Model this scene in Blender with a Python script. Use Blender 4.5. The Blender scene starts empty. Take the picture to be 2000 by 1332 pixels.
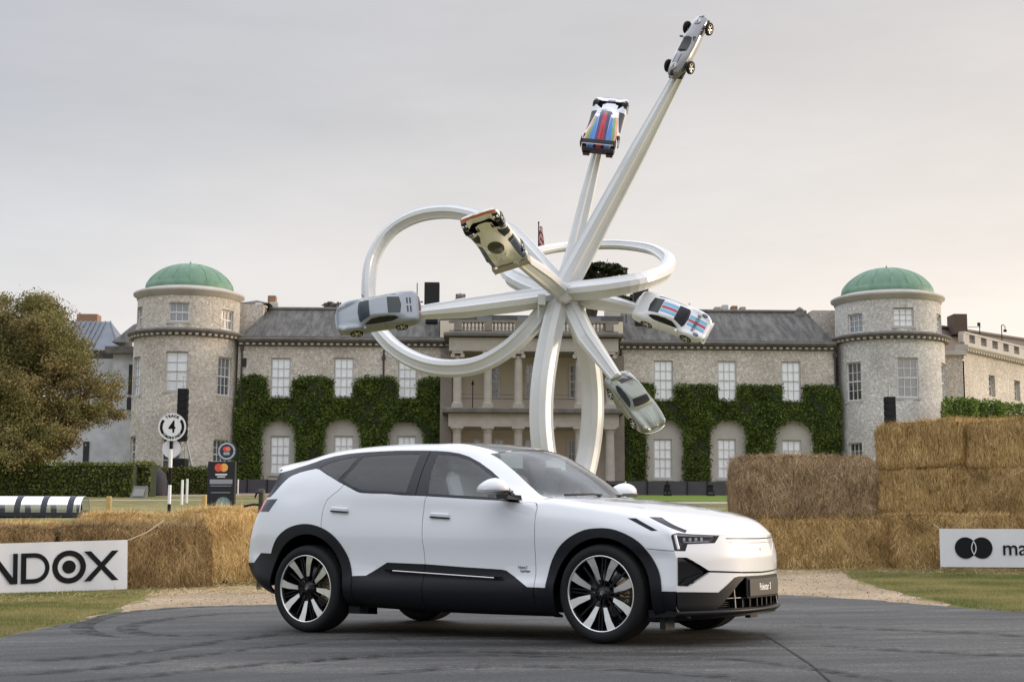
import bpy, bmesh, math, random
import numpy as np
from mathutils import Vector, Matrix
random.seed(7); RNG = np.random.default_rng(11)
S = bpy.context.scene
C = S.collection
PI = math.pi
R_ = math.radians

# ------------------------------------------------------------------ camera
FPX = 2850.0; PITCH = math.atan((1030-666)/FPX); ROLL = .0043; CAMH = .9
cd = bpy.data.cameras.new('camera'); cam = bpy.data.objects.new('camera', cd); C.objects.link(cam)
cd.sensor_width = 36; cd.lens = FPX/2000*36; cd.clip_start = .1; cd.clip_end = 3000
cam.matrix_world = Matrix.Translation((0, 0, CAMH)) @ Matrix.Rotation(PI/2+PITCH, 4, 'X') @ Matrix.Rotation(ROLL, 4, 'Z')
S.camera = cam
# ------------------------------------------------------------------ world and sun
SUN_EL, SUN_AZ = R_(10), R_(80)          # azimuth measured clockwise from +Y (north)
w = bpy.data.worlds.new('World'); S.world = w; w.use_nodes = True
nt = w.node_tree; N = nt.nodes; L = nt.links; N.clear()
out = N.new('ShaderNodeOutputWorld'); bg = N.new('ShaderNodeBackground'); L.new(bg.outputs[0], out.inputs[0])
sky = N.new('ShaderNodeTexSky'); sky.sky_type = 'NISHITA'; sky.sun_disc = False
sky.sun_elevation = SUN_EL; sky.sun_rotation = SUN_AZ; sky.air_density = 1.0; sky.dust_density = 2.5; sky.ozone_density = 1.5
bg.inputs['Strength'].default_value = .10
# thin high cloud veil: grey away from the sun, cream towards it and the horizon
tc = N.new('ShaderNodeTexCoord')
sx = N.new('ShaderNodeSeparateXYZ'); L.new(tc.outputs['Generated'], sx.inputs[0])
dotn = N.new('ShaderNodeVectorMath'); dotn.operation = 'DOT_PRODUCT'
L.new(tc.outputs['Generated'], dotn.inputs[0]); dotn.inputs[1].default_value = (math.sin(SUN_AZ), math.cos(SUN_AZ), 0)
mr = N.new('ShaderNodeMapRange'); L.new(dotn.outputs['Value'], mr.inputs[0]); mr.inputs[1].default_value = -.55; mr.inputs[2].default_value = .8
mh = N.new('ShaderNodeMapRange'); L.new(sx.outputs['Z'], mh.inputs[0]); mh.inputs[1].default_value = -.02; mh.inputs[2].default_value = .5
hor = N.new('ShaderNodeMixRGB'); hor.inputs[1].default_value = (4.4, 4.5, 4.65, 1); hor.inputs[2].default_value = (7.3, 6.25, 5.2, 1); L.new(mr.outputs[0], hor.inputs[0])
top = N.new('ShaderNodeMixRGB'); top.inputs[1].default_value = (1.5, 1.78, 2.32, 1); top.inputs[2].default_value = (2.75, 2.73, 2.8, 1); L.new(mr.outputs[0], top.inputs[0])
veil = N.new('ShaderNodeMixRGB'); L.new(mh.outputs[0], veil.inputs[0]); L.new(hor.outputs[0], veil.inputs[1]); L.new(top.outputs[0], veil.inputs[2])
# veil brightened towards the zenith, added above the view to light walls and car
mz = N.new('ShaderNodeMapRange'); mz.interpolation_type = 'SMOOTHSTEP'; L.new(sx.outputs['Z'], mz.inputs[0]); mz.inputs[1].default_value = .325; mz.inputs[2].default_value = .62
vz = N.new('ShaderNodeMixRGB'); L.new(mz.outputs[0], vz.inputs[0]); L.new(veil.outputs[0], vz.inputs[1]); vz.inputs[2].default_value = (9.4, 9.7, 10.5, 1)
mp = N.new('ShaderNodeMapping'); L.new(tc.outputs['Generated'], mp.inputs[0]); mp.inputs['Scale'].default_value = (1.2, 1.2, 5)
ns = N.new('ShaderNodeTexNoise'); L.new(mp.outputs[0], ns.inputs[0]); ns.inputs['Scale'].default_value = 1.6; ns.inputs['Detail'].default_value = 5
cr = N.new('ShaderNodeMapRange'); L.new(ns.outputs[0], cr.inputs[0]); cr.inputs[1].default_value = .3; cr.inputs[2].default_value = .7; cr.inputs[3].default_value = .80; cr.inputs[4].default_value = .97
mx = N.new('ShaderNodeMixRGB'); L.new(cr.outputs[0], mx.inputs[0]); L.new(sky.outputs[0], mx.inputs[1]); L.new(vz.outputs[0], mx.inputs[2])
mp3 = N.new('ShaderNodeMapping'); L.new(tc.outputs['Generated'], mp3.inputs[0]); mp3.inputs['Scale'].default_value = (2.2, 2.2, 9); mp3.inputs['Rotation'].default_value = (0, .12, .4)
n3 = N.new('ShaderNodeTexNoise'); L.new(mp3.outputs[0], n3.inputs[0]); n3.inputs['Scale'].default_value = 1.3; n3.inputs['Detail'].default_value = 7; n3.inputs['Roughness'].default_value = .6
r3_ = N.new('ShaderNodeMapRange'); L.new(n3.outputs[0], r3_.inputs[0]); r3_.inputs[1].default_value = .3; r3_.inputs[2].default_value = .7; r3_.inputs[3].default_value = .93; r3_.inputs[4].default_value = 1.06
ml = N.new('ShaderNodeVectorMath'); ml.operation = 'SCALE'; L.new(mx.outputs[0], ml.inputs[0]); L.new(r3_.outputs[0], ml.inputs['Scale']); L.new(ml.outputs[0], bg.inputs['Color'])
sd = bpy.data.lights.new('sun', 'SUN'); sd.energy = 1.3; sd.angle = R_(11); sd.color = (1, .80, .58)
sun = bpy.data.objects.new('sun', sd); C.objects.link(sun)
sdir = Vector((math.sin(SUN_AZ)*math.cos(SUN_EL), math.cos(SUN_AZ)*math.cos(SUN_EL), math.sin(SUN_EL)))
sun.rotation_euler = (-sdir).to_track_quat('-Z', 'Y').to_euler(); sun.location = (60, 10, 40)
S.view_settings.view_transform = 'Standard'; S.view_settings.look = 'None'
S.view_settings.gamma = 1; S.view_settings.use_curve_mapping = False; S.view_settings.exposure = 1.0
S.render.engine = 'CYCLES'
S.cycles.max_bounces = 6; S.cycles.transparent_max_bounces = 16

# ------------------------------------------------------------------ geometry helpers
def ray(u, v):
    X = u-1000.; Y = v-666.; c, s = math.cos(ROLL), math.sin(ROLL)
    x = (c*X+s*Y)/FPX; y = (-s*X+c*Y)/FPX; c, s = math.cos(PITCH), math.sin(PITCH)
    return Vector((x, c+y*s, s-y*c))
def at(u, v, Y):
    d = ray(u, v); return d*(Y/d.y)+Vector((0, 0, CAMH))
def sm(a, b, t):
    t = min(1, max(0, (t-a)/(b-a))); return t*t*(3-2*t)
RAMP = [(-100, 0), (24, 0), (28, .15), (50, 1.3), (95, 3.15), (140, 4.0), (400, 8), (3000, 30)]
def G(x, y):
    z = 0
    for (a, za), (b, zb) in zip(RAMP, RAMP[1:]):
        if a <= y <= b: z = za+(zb-za)*(y-a)/(b-a)
    return z+.0154*max(-30, min(30, x))*(1-sm(26, 60, y))
def gp(u, v, lo=4, hi=140):
    d = ray(u, v); o = Vector((0, 0, CAMH)); t = lo
    while t < hi:
        p = o+d*t
        if p.z <= G(p.x, p.y): return (p.x, p.y)
        t += .02
    return (p.x, p.y)

T = Matrix.Translation
def hermite(P, t, tt):
    """P (n,...) through parameters t, evaluated at tt"""
    P = np.asarray(P, float); n = len(P); m = np.zeros_like(P); dt = np.diff(t)
    s = (P[1:]-P[:-1])/dt.reshape(-1, *([1]*(P.ndim-1)))
    for k in range(1, n-1): m[k] = (s[k-1]*dt[k]+s[k]*dt[k-1])/(dt[k]+dt[k-1])
    m[0] = 1.5*s[0]-.5*m[1] if n > 2 else s[0]; m[-1] = 1.5*s[-1]-.5*m[-2] if n > 2 else s[-1]
    idx = np.clip(np.searchsorted(t, tt, side='right')-1, 0, n-2); h = dt[idx]; u = (tt-t[idx])/h
    sh = (-1,)+(1,)*(P.ndim-1); u = u.reshape(sh); h = h.reshape(sh)
    return (2*u**3-3*u**2+1)*P[idx]+(u**3-2*u**2+u)*h*m[idx]+(-2*u**3+3*u**2)*P[idx+1]+(u**3-u**2)*h*m[idx+1]
class MB:
    """collects triangles, boxes, tubes and builds ONE mesh object"""
    def __init__(s): s.v = []; s.f = []; s.sm = []
    def add(s, vs, fs, smooth=False, M=None):
        n = len(s.v)
        for p in vs:
            p = Vector(p); s.v.append(tuple(M @ p if M else p))
        for f in fs: s.f.append([i+n for i in f]); s.sm.append(smooth)
        return s
    def box(s, c, d, M=None, b=0, rz=0):
        x, y, z = d[0]/2, d[1]/2, d[2]/2
        if b <= 0:
            vs = [(i*x, j*y, k*z) for i in (-1, 1) for j in (-1, 1) for k in (-1, 1)]
            fs = [(0, 1, 3, 2), (4, 6, 7, 5), (0, 4, 5, 1), (2, 3, 7, 6), (0, 2, 6, 4), (1, 5, 7, 3)]
        else:
            vs = []; fs = []
            for i in (-1, 1):
                for j in (-1, 1):
                    for k in (-1, 1):
                        vs += [(i*x, j*(y-b), k*(z-b)), (i*(x-b), j*y, k*(z-b)), (i*(x-b), j*(y-b), k*z)]
            bm = bmesh.new(); [bm.verts.new(p) for p in vs]
            r = bmesh.ops.convex_hull(bm, input=bm.verts); bm.verts.index_update()
            vs = [tuple(q.co) for q in bm.verts]; fs = [[q.index for q in f.verts] for f in bm.faces]; bm.free()
        R = Matrix.Translation(c) @ Matrix.Rotation(rz, 4, 'Z')
        return s.add(vs, fs, False, (M @ R) if M else R)
    def rings(s, rings, closed=True, caps=True, smooth=True, M=None, loop=False):
        n = len(rings[0]); vs = [p for r in rings for p in r]; fs = []
        m = len(rings)
        for a in range(m if loop else m-1):
            b = (a+1) % m
            for i in range(n if closed else n-1):
                j = (i+1) % n; fs.append((a*n+i, a*n+j, b*n+j, b*n+i))
        s.add(vs, fs, smooth, M)
        if caps and closed and not loop:
            s.add(rings[0], [list(range(n))[::-1]], False, M); s.add(rings[-1], [list(range(n))], False, M)
        return s
    def lathe(s, prof, n=24, M=None, smooth=True, caps=True):
        return s.rings([[(r*math.cos(2*PI*k/n), r*math.sin(2*PI*k/n), z) for k in range(n)] for r, z in prof], True, caps, smooth, M)
    def tube(s, pts, r, n=8, M=None, smooth=True):
        pts = [Vector(p) for p in pts]; rs = r if isinstance(r, (list, tuple)) else [r]*len(pts)
        rg = []; prev = None
        for i, p in enumerate(pts):
            t = (pts[min(i+1, len(pts)-1)]-pts[max(i-1, 0)]).normalized()
            a = prev if prev is not None else (Vector((0, 0, 1)) if abs(t.z) < .9 else Vector((1, 0, 0)))
            x = (a-t*a.dot(t)).normalized(); prev = x; y = t.cross(x)
            rg.append([tuple(p+(x*math.cos(2*PI*k/n)+y*math.sin(2*PI*k/n))*rs[i]) for k in range(n)])
        return s.rings(rg, True, True, smooth, M)
    def prism(s, poly, d, M=None, smooth=False):
        """poly in local XY, extruded to z 0..d"""
        n = len(poly)
        area = sum(poly[i][0]*poly[(i+1) % n][1]-poly[(i+1) % n][0]*poly[i][1] for i in range(n))
        if area < 0: poly = poly[::-1]
        vs = [(p[0], p[1], 0) for p in poly]+[(p[0], p[1], d) for p in poly]
        fs = [list(range(n))[::-1], list(range(n, 2*n))]+[(i, (i+1) % n, n+(i+1) % n, n+i) for i in range(n)]
        return s.add(vs, fs, smooth, M)
    def mesh(s, name, mat=None):
        me = bpy.data.meshes.new(name); me.from_pydata(s.v, [], s.f)
        me.polygons.foreach_set('use_smooth', s.sm)
        if mat: me.materials.append(mat)
        me.update(); return me
    def build(s, name, mat, parent=None, loc=None, **tags):
        o = bpy.data.objects.new(name, s.mesh(name, mat)); C.objects.link(o)
        if parent: o.parent = parent
        if loc is not None: o.location = loc
        for k, v in tags.items(): o[k] = v
        return o
def obj(name, me, parent=None, M=None, **tags):
    o = bpy.data.objects.new(name, me); C.objects.link(o)
    if parent: o.parent = parent
    if M is not None: o.matrix_local = M
    for k, v in tags.items(): o[k] = v
    return o
def thing(name, label, cat, loc=(0, 0, 0), rz=0, group=None):
    o = bpy.data.objects.new(name, None); C.objects.link(o); o.empty_display_size = .3
    o.location = loc; o.rotation_euler = (0, 0, rz); o['label'] = label; o['category'] = cat
    if group: o['group'] = group
    return o
def tag(o, label, cat, group=None):
    o['label'] = label; o['category'] = cat
    if group: o['group'] = group
    return o
def struct(o): o['kind'] = 'structure'; return o
def stuff(o): o['kind'] = 'stuff'; return o
def inpoly(x, y, poly):
    r = False; j = len(poly)-1
    for i in range(len(poly)):
        xi, yi = poly[i]; xj, yj = poly[j]
        if (yi > y) != (yj > y) and x < (xj-xi)*(y-yi)/(yj-yi)+xi: r = not r
        j = i
    return r
def cut_poly(bm, poly, ax=(0, 2), filt=None, closed=True, pad=.0):
    a, b = ax; n = len(poly); third = 3-a-b
    for i in range(n if closed else n-1):
        p = poly[i]; q = poly[(i+1) % n]
        dx, dy = q[0]-p[0], q[1]-p[1]
        if abs(dx)+abs(dy) < 1e-6: continue
        lo = (min(p[0], q[0])-pad-1e-4, min(p[1], q[1])-pad-1e-4); hi = (max(p[0], q[0])+pad+1e-4, max(p[1], q[1])+pad+1e-4)
        g = []
        for f in bm.faces:
            if filt and not filt(f): continue
            xs = [v.co[a] for v in f.verts]
            if max(xs) < lo[0] or min(xs) > hi[0]: continue
            ys = [v.co[b] for v in f.verts]
            if max(ys) < lo[1] or min(ys) > hi[1]: continue
            g.append(f)
        if not g: continue
        es = {e for f in g for e in f.edges}; vs = {v for f in g for v in f.verts}
        co = Vector((0, 0, 0)); co[a] = p[0]; co[b] = p[1]
        no = Vector((0, 0, 0)); no[a] = dy; no[b] = -dx
        bmesh.ops.bisect_plane(bm, geom=g+list(es)+list(vs), plane_co=co, plane_no=no.normalized(), dist=1e-5)

# ------------------------------------------------------------------ materials
MATS = {}
def mat(name, col, rough=.6, metal=0, spec=.5, noise=None, bump=None, coat=0, col2=None, extra=None):
    """noise=(scale, amount[, detail]) mixes col with col2; bump=(scale, strength)"""
    if name in MATS: return MATS[name]
    m = bpy.data.materials.new(name); m.use_nodes = True; MATS[name] = m
    n = m.node_tree.nodes; l = m.node_tree.links; p = n['Principled BSDF']
    p.inputs['Base Color'].default_value = (*col, 1); p.inputs['Roughness'].default_value = rough
    p.inputs['Metallic'].default_value = metal; p.inputs['Specular IOR Level'].default_value = spec
    if coat: p.inputs['Coat Weight'].default_value = coat; p.inputs['Coat Roughness'].default_value = .04
    t = n.new('ShaderNodeTexCoord')
    if noise:
        a = n.new('ShaderNodeTexNoise'); l.new(t.outputs['Object'], a.inputs[0]); a.inputs['Scale'].default_value = noise[0]
        a.inputs['Detail'].default_value = noise[2] if len(noise) > 2 else 6; a.inputs['Roughness'].default_value = .65
        r = n.new('ShaderNodeMapRange'); l.new(a.outputs[0], r.inputs[0]); r.inputs[1].default_value = .5-.5*noise[1]; r.inputs[2].default_value = .5+.5*noise[1]
        x = n.new('ShaderNodeMixRGB'); l.new(r.outputs[0], x.inputs[0]); x.inputs[1].default_value = (*col, 1); x.inputs[2].default_value = (*(col2 or [c*.6 for c in col]), 1)
        l.new(x.outputs[0], p.inputs['Base Color'])
    if bump:
        a = n.new('ShaderNodeTexNoise'); l.new(t.outputs['Object'], a.inputs[0]); a.inputs['Scale'].default_value = bump[0]; a.inputs['Detail'].default_value = 8
        bb = n.new('ShaderNodeBump'); l.new(a.outputs[0], bb.inputs['Height']); bb.inputs['Strength'].default_value = bump[1]; bb.inputs['Distance'].default_value = bump[2] if len(bump) > 2 else .02
        l.new(bb.outputs[0], p.inputs['Normal'])
    if extra: extra(m, n, l, p, t)
    return m
def nn(n, t, **kw):
    a = n.new(t)
    for k, v in kw.items():
        if k in a.inputs: a.inputs[k].default_value = v
        else: setattr(a, k, v)
    return a
def ramp(n, l, src, stops):
    r = n.new('ShaderNodeValToRGB'); l.new(src, r.inputs[0]); e = r.color_ramp.elements
    while len(e) < len(stops): e.new(.5)
    for q, (p, c) in zip(e, stops): q.position = p; q.color = (*c, 1)
    return r
def glass_mat(name, tint, refl=.9, rough=.0):
    if name in MATS: return MATS[name]
    m = bpy.data.materials.new(name); m.use_nodes = True; MATS[name] = m
    n = m.node_tree.nodes; l = m.node_tree.links; n.remove(n['Principled BSDF'])
    o = n['Material Output']; tr = n.new('ShaderNodeBsdfTransparent'); tr.inputs[0].default_value = (*tint, 1)
    g = n.new('ShaderNodeBsdfGlossy'); g.inputs['Roughness'].default_value = rough; g.inputs[0].default_value = (refl, refl, refl, 1)
    fr = n.new('ShaderNodeFresnel'); fr.inputs[0].default_value = 1.52
    x = n.new('ShaderNodeMixShader'); l.new(fr.outputs[0], x.inputs[0]); l.new(tr.outputs[0], x.inputs[1]); l.new(g.outputs[0], x.inputs[2]); l.new(x.outputs[0], o.inputs[0])
    return m
def attr_mat(name, rough=.8, trans=0., attr='col'):
    """colour per piece comes from the mesh's own face colours (kind of straw, leaf...)"""
    if name in MATS: return MATS[name]
    m = bpy.data.materials.new(name); m.use_nodes = True; MATS[name] = m
    n = m.node_tree.nodes; l = m.node_tree.links; p = n['Principled BSDF']
    a = n.new('ShaderNodeAttribute'); a.attribute_name = attr; l.new(a.outputs['Color'], p.inputs['Base Color'])
    p.inputs['Roughness'].default_value = rough; p.inputs['Specular IOR Level'].default_value = .25
    if trans:
        tl = n.new('ShaderNodeBsdfTranslucent'); l.new(a.outputs['Color'], tl.inputs[0]); x = n.new('ShaderNodeMixShader'); x.inputs[0].default_value = trans
        l.new(p.outputs[0], x.inputs[1]); l.new(tl.outputs[0], x.inputs[2]); l.new(x.outputs[0], n['Material Output'].inputs[0])
    return m
def cloud_mesh(name, V, cols, material, nv=4):
    """V: (k,nv,3) array of separate faces with one colour each"""
    k = len(V); me = bpy.data.meshes.new(name)
    me.vertices.add(k*nv); me.vertices.foreach_set('co', np.asarray(V, dtype=np.float32).ravel())
    me.loops.add(k*nv); me.loops.foreach_set('vertex_index', np.arange(k*nv, dtype=np.int32))
    me.polygons.add(k); me.polygons.foreach_set('loop_start', np.arange(0, k*nv, nv, dtype=np.int32)); me.polygons.foreach_set('loop_total', np.full(k, nv, dtype=np.int32))
    me.update(calc_edges=True)
    ca = me.color_attributes.new('col', 'FLOAT_COLOR', 'POINT')
    cc = np.ones((k, nv, 4), dtype=np.float32); cc[:, :, :3] = np.asarray(cols)[:, None, :]
    ca.data.foreach_set('color', cc.ravel()); me.materials.append(material); return me
def leaves(P, size, cols, rng, flat=0.0, aspect=.6):
    """random leaf quads (diamonds) at points P"""
    k = len(P); a = rng.normal(size=(k, 3)); a /= np.linalg.norm(a, axis=1)[:, None]
    b = rng.normal(size=(k, 3)); b -= a*(a*b).sum(1)[:, None]; b /= np.linalg.norm(b, axis=1)[:, None]
    s = (size*rng.uniform(.6, 1.35, k))[:, None]
    return np.stack([P-a*s, P+b*s*aspect, P+a*s, P-b*s*aspect], 1)
def strips(P, D, Nn, ln, wd):
    """thin triangles starting at P along D, width across"""
    W = np.cross(D, Nn); W /= (np.linalg.norm(W, axis=1)[:, None]+1e-9)
    return np.stack([P-W*wd[:, None], P+W*wd[:, None], P+D*ln[:, None]], 1)

WHITE = mat('white paint', (.78, .79, .80), .35)
BLACKM = mat('black matt plastic', (.010, .0105, .012), .6, spec=.3)
BLACKG = mat('black gloss', (.008, .008, .009), .12)
STEEL = mat('painted white steel', (.66, .67, .675), .32, spec=.5, noise=(.35, .5, 4), col2=(.585, .59, .60))
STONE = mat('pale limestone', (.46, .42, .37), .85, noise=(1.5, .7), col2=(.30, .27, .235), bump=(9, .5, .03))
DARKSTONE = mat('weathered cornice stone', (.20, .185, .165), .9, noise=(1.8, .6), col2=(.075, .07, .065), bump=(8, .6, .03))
# ------------------------------------------------------------------ GROUND
def grass_extra(m, n, l, p, t):
    a = nn(n, 'ShaderNodeTexNoise', Scale=.10, Detail=3.); b = nn(n, 'ShaderNodeTexNoise', Scale=9., Detail=7.); c = nn(n, 'ShaderNodeTexNoise', Scale=1.1, Detail=5.)
    for q in (a, b, c): l.new(t.outputs['Object'], q.inputs[0])
    mp = nn(n, 'ShaderNodeMapping'); l.new(t.outputs['Object'], mp.inputs[0]); mp.inputs['Scale'].default_value = (.03, .35, 1)
    s = nn(n, 'ShaderNodeTexNoise', Scale=1., Detail=2.); l.new(mp.outputs[0], s.inputs[0])
    ad = nn(n, 'ShaderNodeMath', operation='ADD'); l.new(s.outputs[0], ad.inputs[0]); l.new(c.outputs[0], ad.inputs[1])
    r = ramp(n, l, ad.outputs[0], [(.0, (0, 0, 0)), (1, (1, 1, 1))]); 
    mr = nn(n, 'ShaderNodeMapRange'); l.new(ad.outputs[0], mr.inputs[0]); mr.inputs[1].default_value = .78; mr.inputs[2].default_value = 1.22
    x = nn(n, 'ShaderNodeMixRGB'); l.new(mr.outputs[0], x.inputs[0]); x.inputs[1].default_value = (.12, .13, .045, 1); x.inputs[2].default_value = (.29, .245, .12, 1)
    y = nn(n, 'ShaderNodeMixRGB', blend_type='MULTIPLY'); y.inputs[0].default_value = .8; l.new(x.outputs[0], y.inputs[1])
    r2 = ramp(n, l, b.outputs[0], [(.3, (.55, .55, .5)), (.7, (1.15, 1.15, 1.1))]); l.new(r2.outputs[0], y.inputs[2]); l.new(y.outputs[0], p.inputs['Base Color'])
    bb = nn(n, 'ShaderNodeBump', Strength=.7, Distance=.04); l.new(b.outputs[0], bb.inputs['Height']); l.new(bb.outputs[0], p.inputs['Normal'])
GRASS = mat('dry summer lawn', (.15, .16, .05), .95, spec=.1, extra=grass_extra)
def gravel_extra(m, n, l, p, t):
    v = nn(n, 'ShaderNodeTexVoronoi', Scale=48.); l.new(t.outputs['Object'], v.inputs[0])
    a = nn(n, 'ShaderNodeTexNoise', Scale=.7, Detail=6.); l.new(t.outputs['Object'], a.inputs[0])
    sp = nn(n, 'ShaderNodeSeparateColor'); l.new(v.outputs['Color'], sp.inputs[0])
    r = ramp(n, l, sp.outputs[0], [(0, (.21, .15, .095)), (.5, (.39, .30, .205)), (1, (.55, .45, .33))])
    r2 = ramp(n, l, a.outputs[0], [(.3, (.72, .70, .66)), (.7, (1.1, 1.08, 1.05))])
    y = nn(n, 'ShaderNodeMixRGB', blend_type='MULTIPLY'); y.inputs[0].default_value = 1; l.new(r.outputs[0], y.inputs[1]); l.new(r2.outputs[0], y.inputs[2]); l.new(y.outputs[0], p.inputs['Base Color'])
    bb = nn(n, 'ShaderNodeBump', Strength=.8, Distance=.012); l.new(v.outputs['Distance'], bb.inputs['Height']); bb.invert = True; l.new(bb.outputs[0], p.inputs['Normal'])
GRAVEL = mat('tan gravel', (.36, .29, .23), .95, spec=.2, extra=gravel_extra)
DRIVE = mat('pinkish gravel drive', (.34, .25, .19), .95, noise=(.6, .6), col2=(.28, .22, .16))
def asph_extra(m, n, l, p, t):
    v = nn(n, 'ShaderNodeTexVoronoi', Scale=75.); l.new(t.outputs['Object'], v.inputs[0])
    f = nn(n, 'ShaderNodeTexNoise', Scale=130., Detail=4.); l.new(t.outputs['Object'], f.inputs[0])
    a = nn(n, 'ShaderNodeTexNoise', Scale=.55, Detail=7.); l.new(t.outputs['Object'], a.inputs[0])
    sp = nn(n, 'ShaderNodeSeparateColor'); l.new(v.outputs['Color'], sp.inputs[0])
    r = ramp(n, l, sp.outputs[0], [(0, (.021, .0205, .0196)), (.6, (.043, .0418, .0402)), (1, (.098, .094, .088))])
    r2 = ramp(n, l, a.outputs[0], [(.32, (.72, .72, .74)), (.68, (1.2, 1.2, 1.18))])
    y = nn(n, 'ShaderNodeMixRGB', blend_type='MULTIPLY'); y.inputs[0].default_value = 1; l.new(r.outputs[0], y.inputs[1]); l.new(r2.outputs[0], y.inputs[2])
    # long sweeping streaks of rubber and dust that follow the bend
    def arcs_(loc, fr, st, sc, ax=.045):
        mp = nn(n, 'ShaderNodeMapping'); l.new(t.outputs['Object'], mp.inputs[0]); mp.inputs['Location'].default_value = loc
        ln = nn(n, 'ShaderNodeVectorMath', operation='LENGTH'); l.new(mp.outputs[0], ln.inputs[0])
        sp_ = nn(n, 'ShaderNodeSeparateXYZ'); l.new(mp.outputs[0], sp_.inputs[0])
        at_ = nn(n, 'ShaderNodeMath', operation='MULTIPLY'); l.new(sp_.outputs[0], at_.inputs[0]); at_.inputs[1].default_value = ax
        cx = nn(n, 'ShaderNodeCombineXYZ'); l.new(ln.outputs['Value'], cx.inputs[0]); l.new(at_.outputs[0], cx.inputs[1])
        ws = nn(n, 'ShaderNodeTexNoise', Scale=fr, Detail=8.); ws.inputs['Roughness'].default_value = .72; ws.inputs['Distortion'].default_value = .25; l.new(cx.outputs[0], ws.inputs[0])
        return ws, ramp(n, l, ws.outputs[0], st)
    ws, r3 = arcs_((6, 34, 0), 1.5, [(.41, (.34, .34, .35)), (.47, (.68, .68, .69)), (.51, (.95, .95, .95)), (.56, (1.3, 1.28, 1.25)), (.61, (1.75, 1.72, 1.66))], 1)
    ws2, r5 = arcs_((-14, 22, 0), 2.6, [(.43, (.42, .42, .43)), (.49, (.9, .9, .9)), (.58, (1.15, 1.14, 1.12))], 1, .12)
    z0 = nn(n, 'ShaderNodeMixRGB', blend_type='MULTIPLY'); z0.inputs[0].default_value = 1; l.new(y.outputs[0], z0.inputs[1]); l.new(r3.outputs[0], z0.inputs[2])
    z = nn(n, 'ShaderNodeMixRGB', blend_type='MULTIPLY'); z.inputs[0].default_value = .8; l.new(z0.outputs[0], z.inputs[1]); l.new(r5.outputs[0], z.inputs[2])
    # cracks
    cv = nn(n, 'ShaderNodeTexVoronoi', Scale=.33); cv.feature = 'DISTANCE_TO_EDGE'
    cn = nn(n, 'ShaderNodeTexNoise', Scale=3., Detail=5.); l.new(t.outputs['Object'], cn.inputs[0])
    cm = nn(n, 'ShaderNodeMixRGB'); cm.inputs[0].default_value = .12; l.new(t.outputs['Object'], cm.inputs[1]); l.new(cn.outputs['Color'], cm.inputs[2]); l.new(cm.outputs[0], cv.inputs[0])
    r4 = ramp(n, l, cv.outputs[0], [(0, (.25, .25, .25)), (.0035, (1, 1, 1))])
    q = nn(n, 'ShaderNodeMixRGB', blend_type='MULTIPLY'); q.inputs[0].default_value = .8; l.new(z.outputs[0], q.inputs[1]); l.new(r4.outputs[0], q.inputs[2]); l.new(q.outputs[0], p.inputs['Base Color'])
    bb = nn(n, 'ShaderNodeBump', Strength=.55, Distance=.008); l.new(v.outputs['Distance'], bb.inputs['Height']); l.new(bb.outputs[0], p.inputs['Normal'])
    rr = nn(n, 'ShaderNodeMapRange'); l.new(ws.outputs[0], rr.inputs[0]); rr.inputs[3].default_value = .48; rr.inputs[4].default_value = .8; l.new(rr.outputs[0], p.inputs['Roughness'])
ASPH = mat('worn asphalt', (.07, .07, .075), .65, extra=asph_extra)

def heightgrid(xs, ys, off):
    vs = [(x, y, G(x, y)+off) for y in ys for x in xs]; n = len(xs)
    return vs, [(j*n+i, j*n+i+1, (j+1)*n+i+1, (j+1)*n+i) for j in range(len(ys)-1) for i in range(n-1)]
def sheet(name, poly, off, material, cell=1.0):
    x0, x1 = min(p[0] for p in poly), max(p[0] for p in poly); y0, y1 = min(p[1] for p in poly), max(p[1] for p in poly)
    xs = list(np.linspace(x0-.01, x1+.01, max(2, int((x1-x0)/cell)))); ys = sorted(set(list(np.linspace(y0-.01, y1+.01, max(2, int((y1-y0)/cell))))+[b for b, _ in RAMP if y0 < b < y1]))
    vs, fs = heightgrid(xs, ys, off); bm = bmesh.new(); bv = [bm.verts.new(v) for v in vs]
    for f in fs: bm.faces.new([bv[i] for i in f])
    cut_poly(bm, poly, (0, 1))
    kill = [f for f in bm.faces if not inpoly(f.calc_center_median().x, f.calc_center_median().y, poly)]
    bmesh.ops.delete(bm, geom=kill, context='FACES'); me = bpy.data.meshes.new(name); bm.to_mesh(me); bm.free(); me.materials.append(material)
    for q in me.polygons: q.use_smooth = True
    return struct(obj(name, me))
xs = sorted(set([-2500, -1200, -600, -300, -150, 150, 300, 600, 1200, 2500]+list(np.arange(-90, 91, 3.))))
ys = sorted(set([-300, -120, -60, -20]+[b for b, _ in RAMP if b > -50]+list(np.arange(0, 130, 2.))+[180, 250, 600, 1200, 2500]))
vs, fs = heightgrid(xs, ys, 0); b = MB(); b.add(vs, fs, True); struct(b.build('ground', GRASS))
def jag(pts, amp, n=6, seed=1):
    rg = random.Random(seed); o = []
    for p, q in zip(pts, pts[1:]):
        for k in range(n):
            t = k/n; o.append((p[0]+(q[0]-p[0])*t+rg.uniform(-amp, amp), p[1]+(q[1]-p[1])*t+rg.uniform(-amp, amp)))
    return o+[pts[-1]]
edge_px = [(-150, 1272), (0, 1247), (120, 1222), (230, 1197), (330, 1187), (500, 1182), (900, 1173), (1530, 1163), (1700, 1172), (1850, 1186), (2000, 1197), (2200, 1212)]
edge = [gp(*p) for p in edge_px]
road = [(-60, -40), (60, -40), (60, edge[-1][1]-6)]+[(edge[-1][0]+14, edge[-1][1]-1.2)]+jag(edge[::-1], .07, 7, 3)+[(edge[0][0]-14, edge[0][1]-3.2), (-60, edge[0][1]-9)]
sheet('road', road, .008, ASPH, 1.2)
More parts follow.
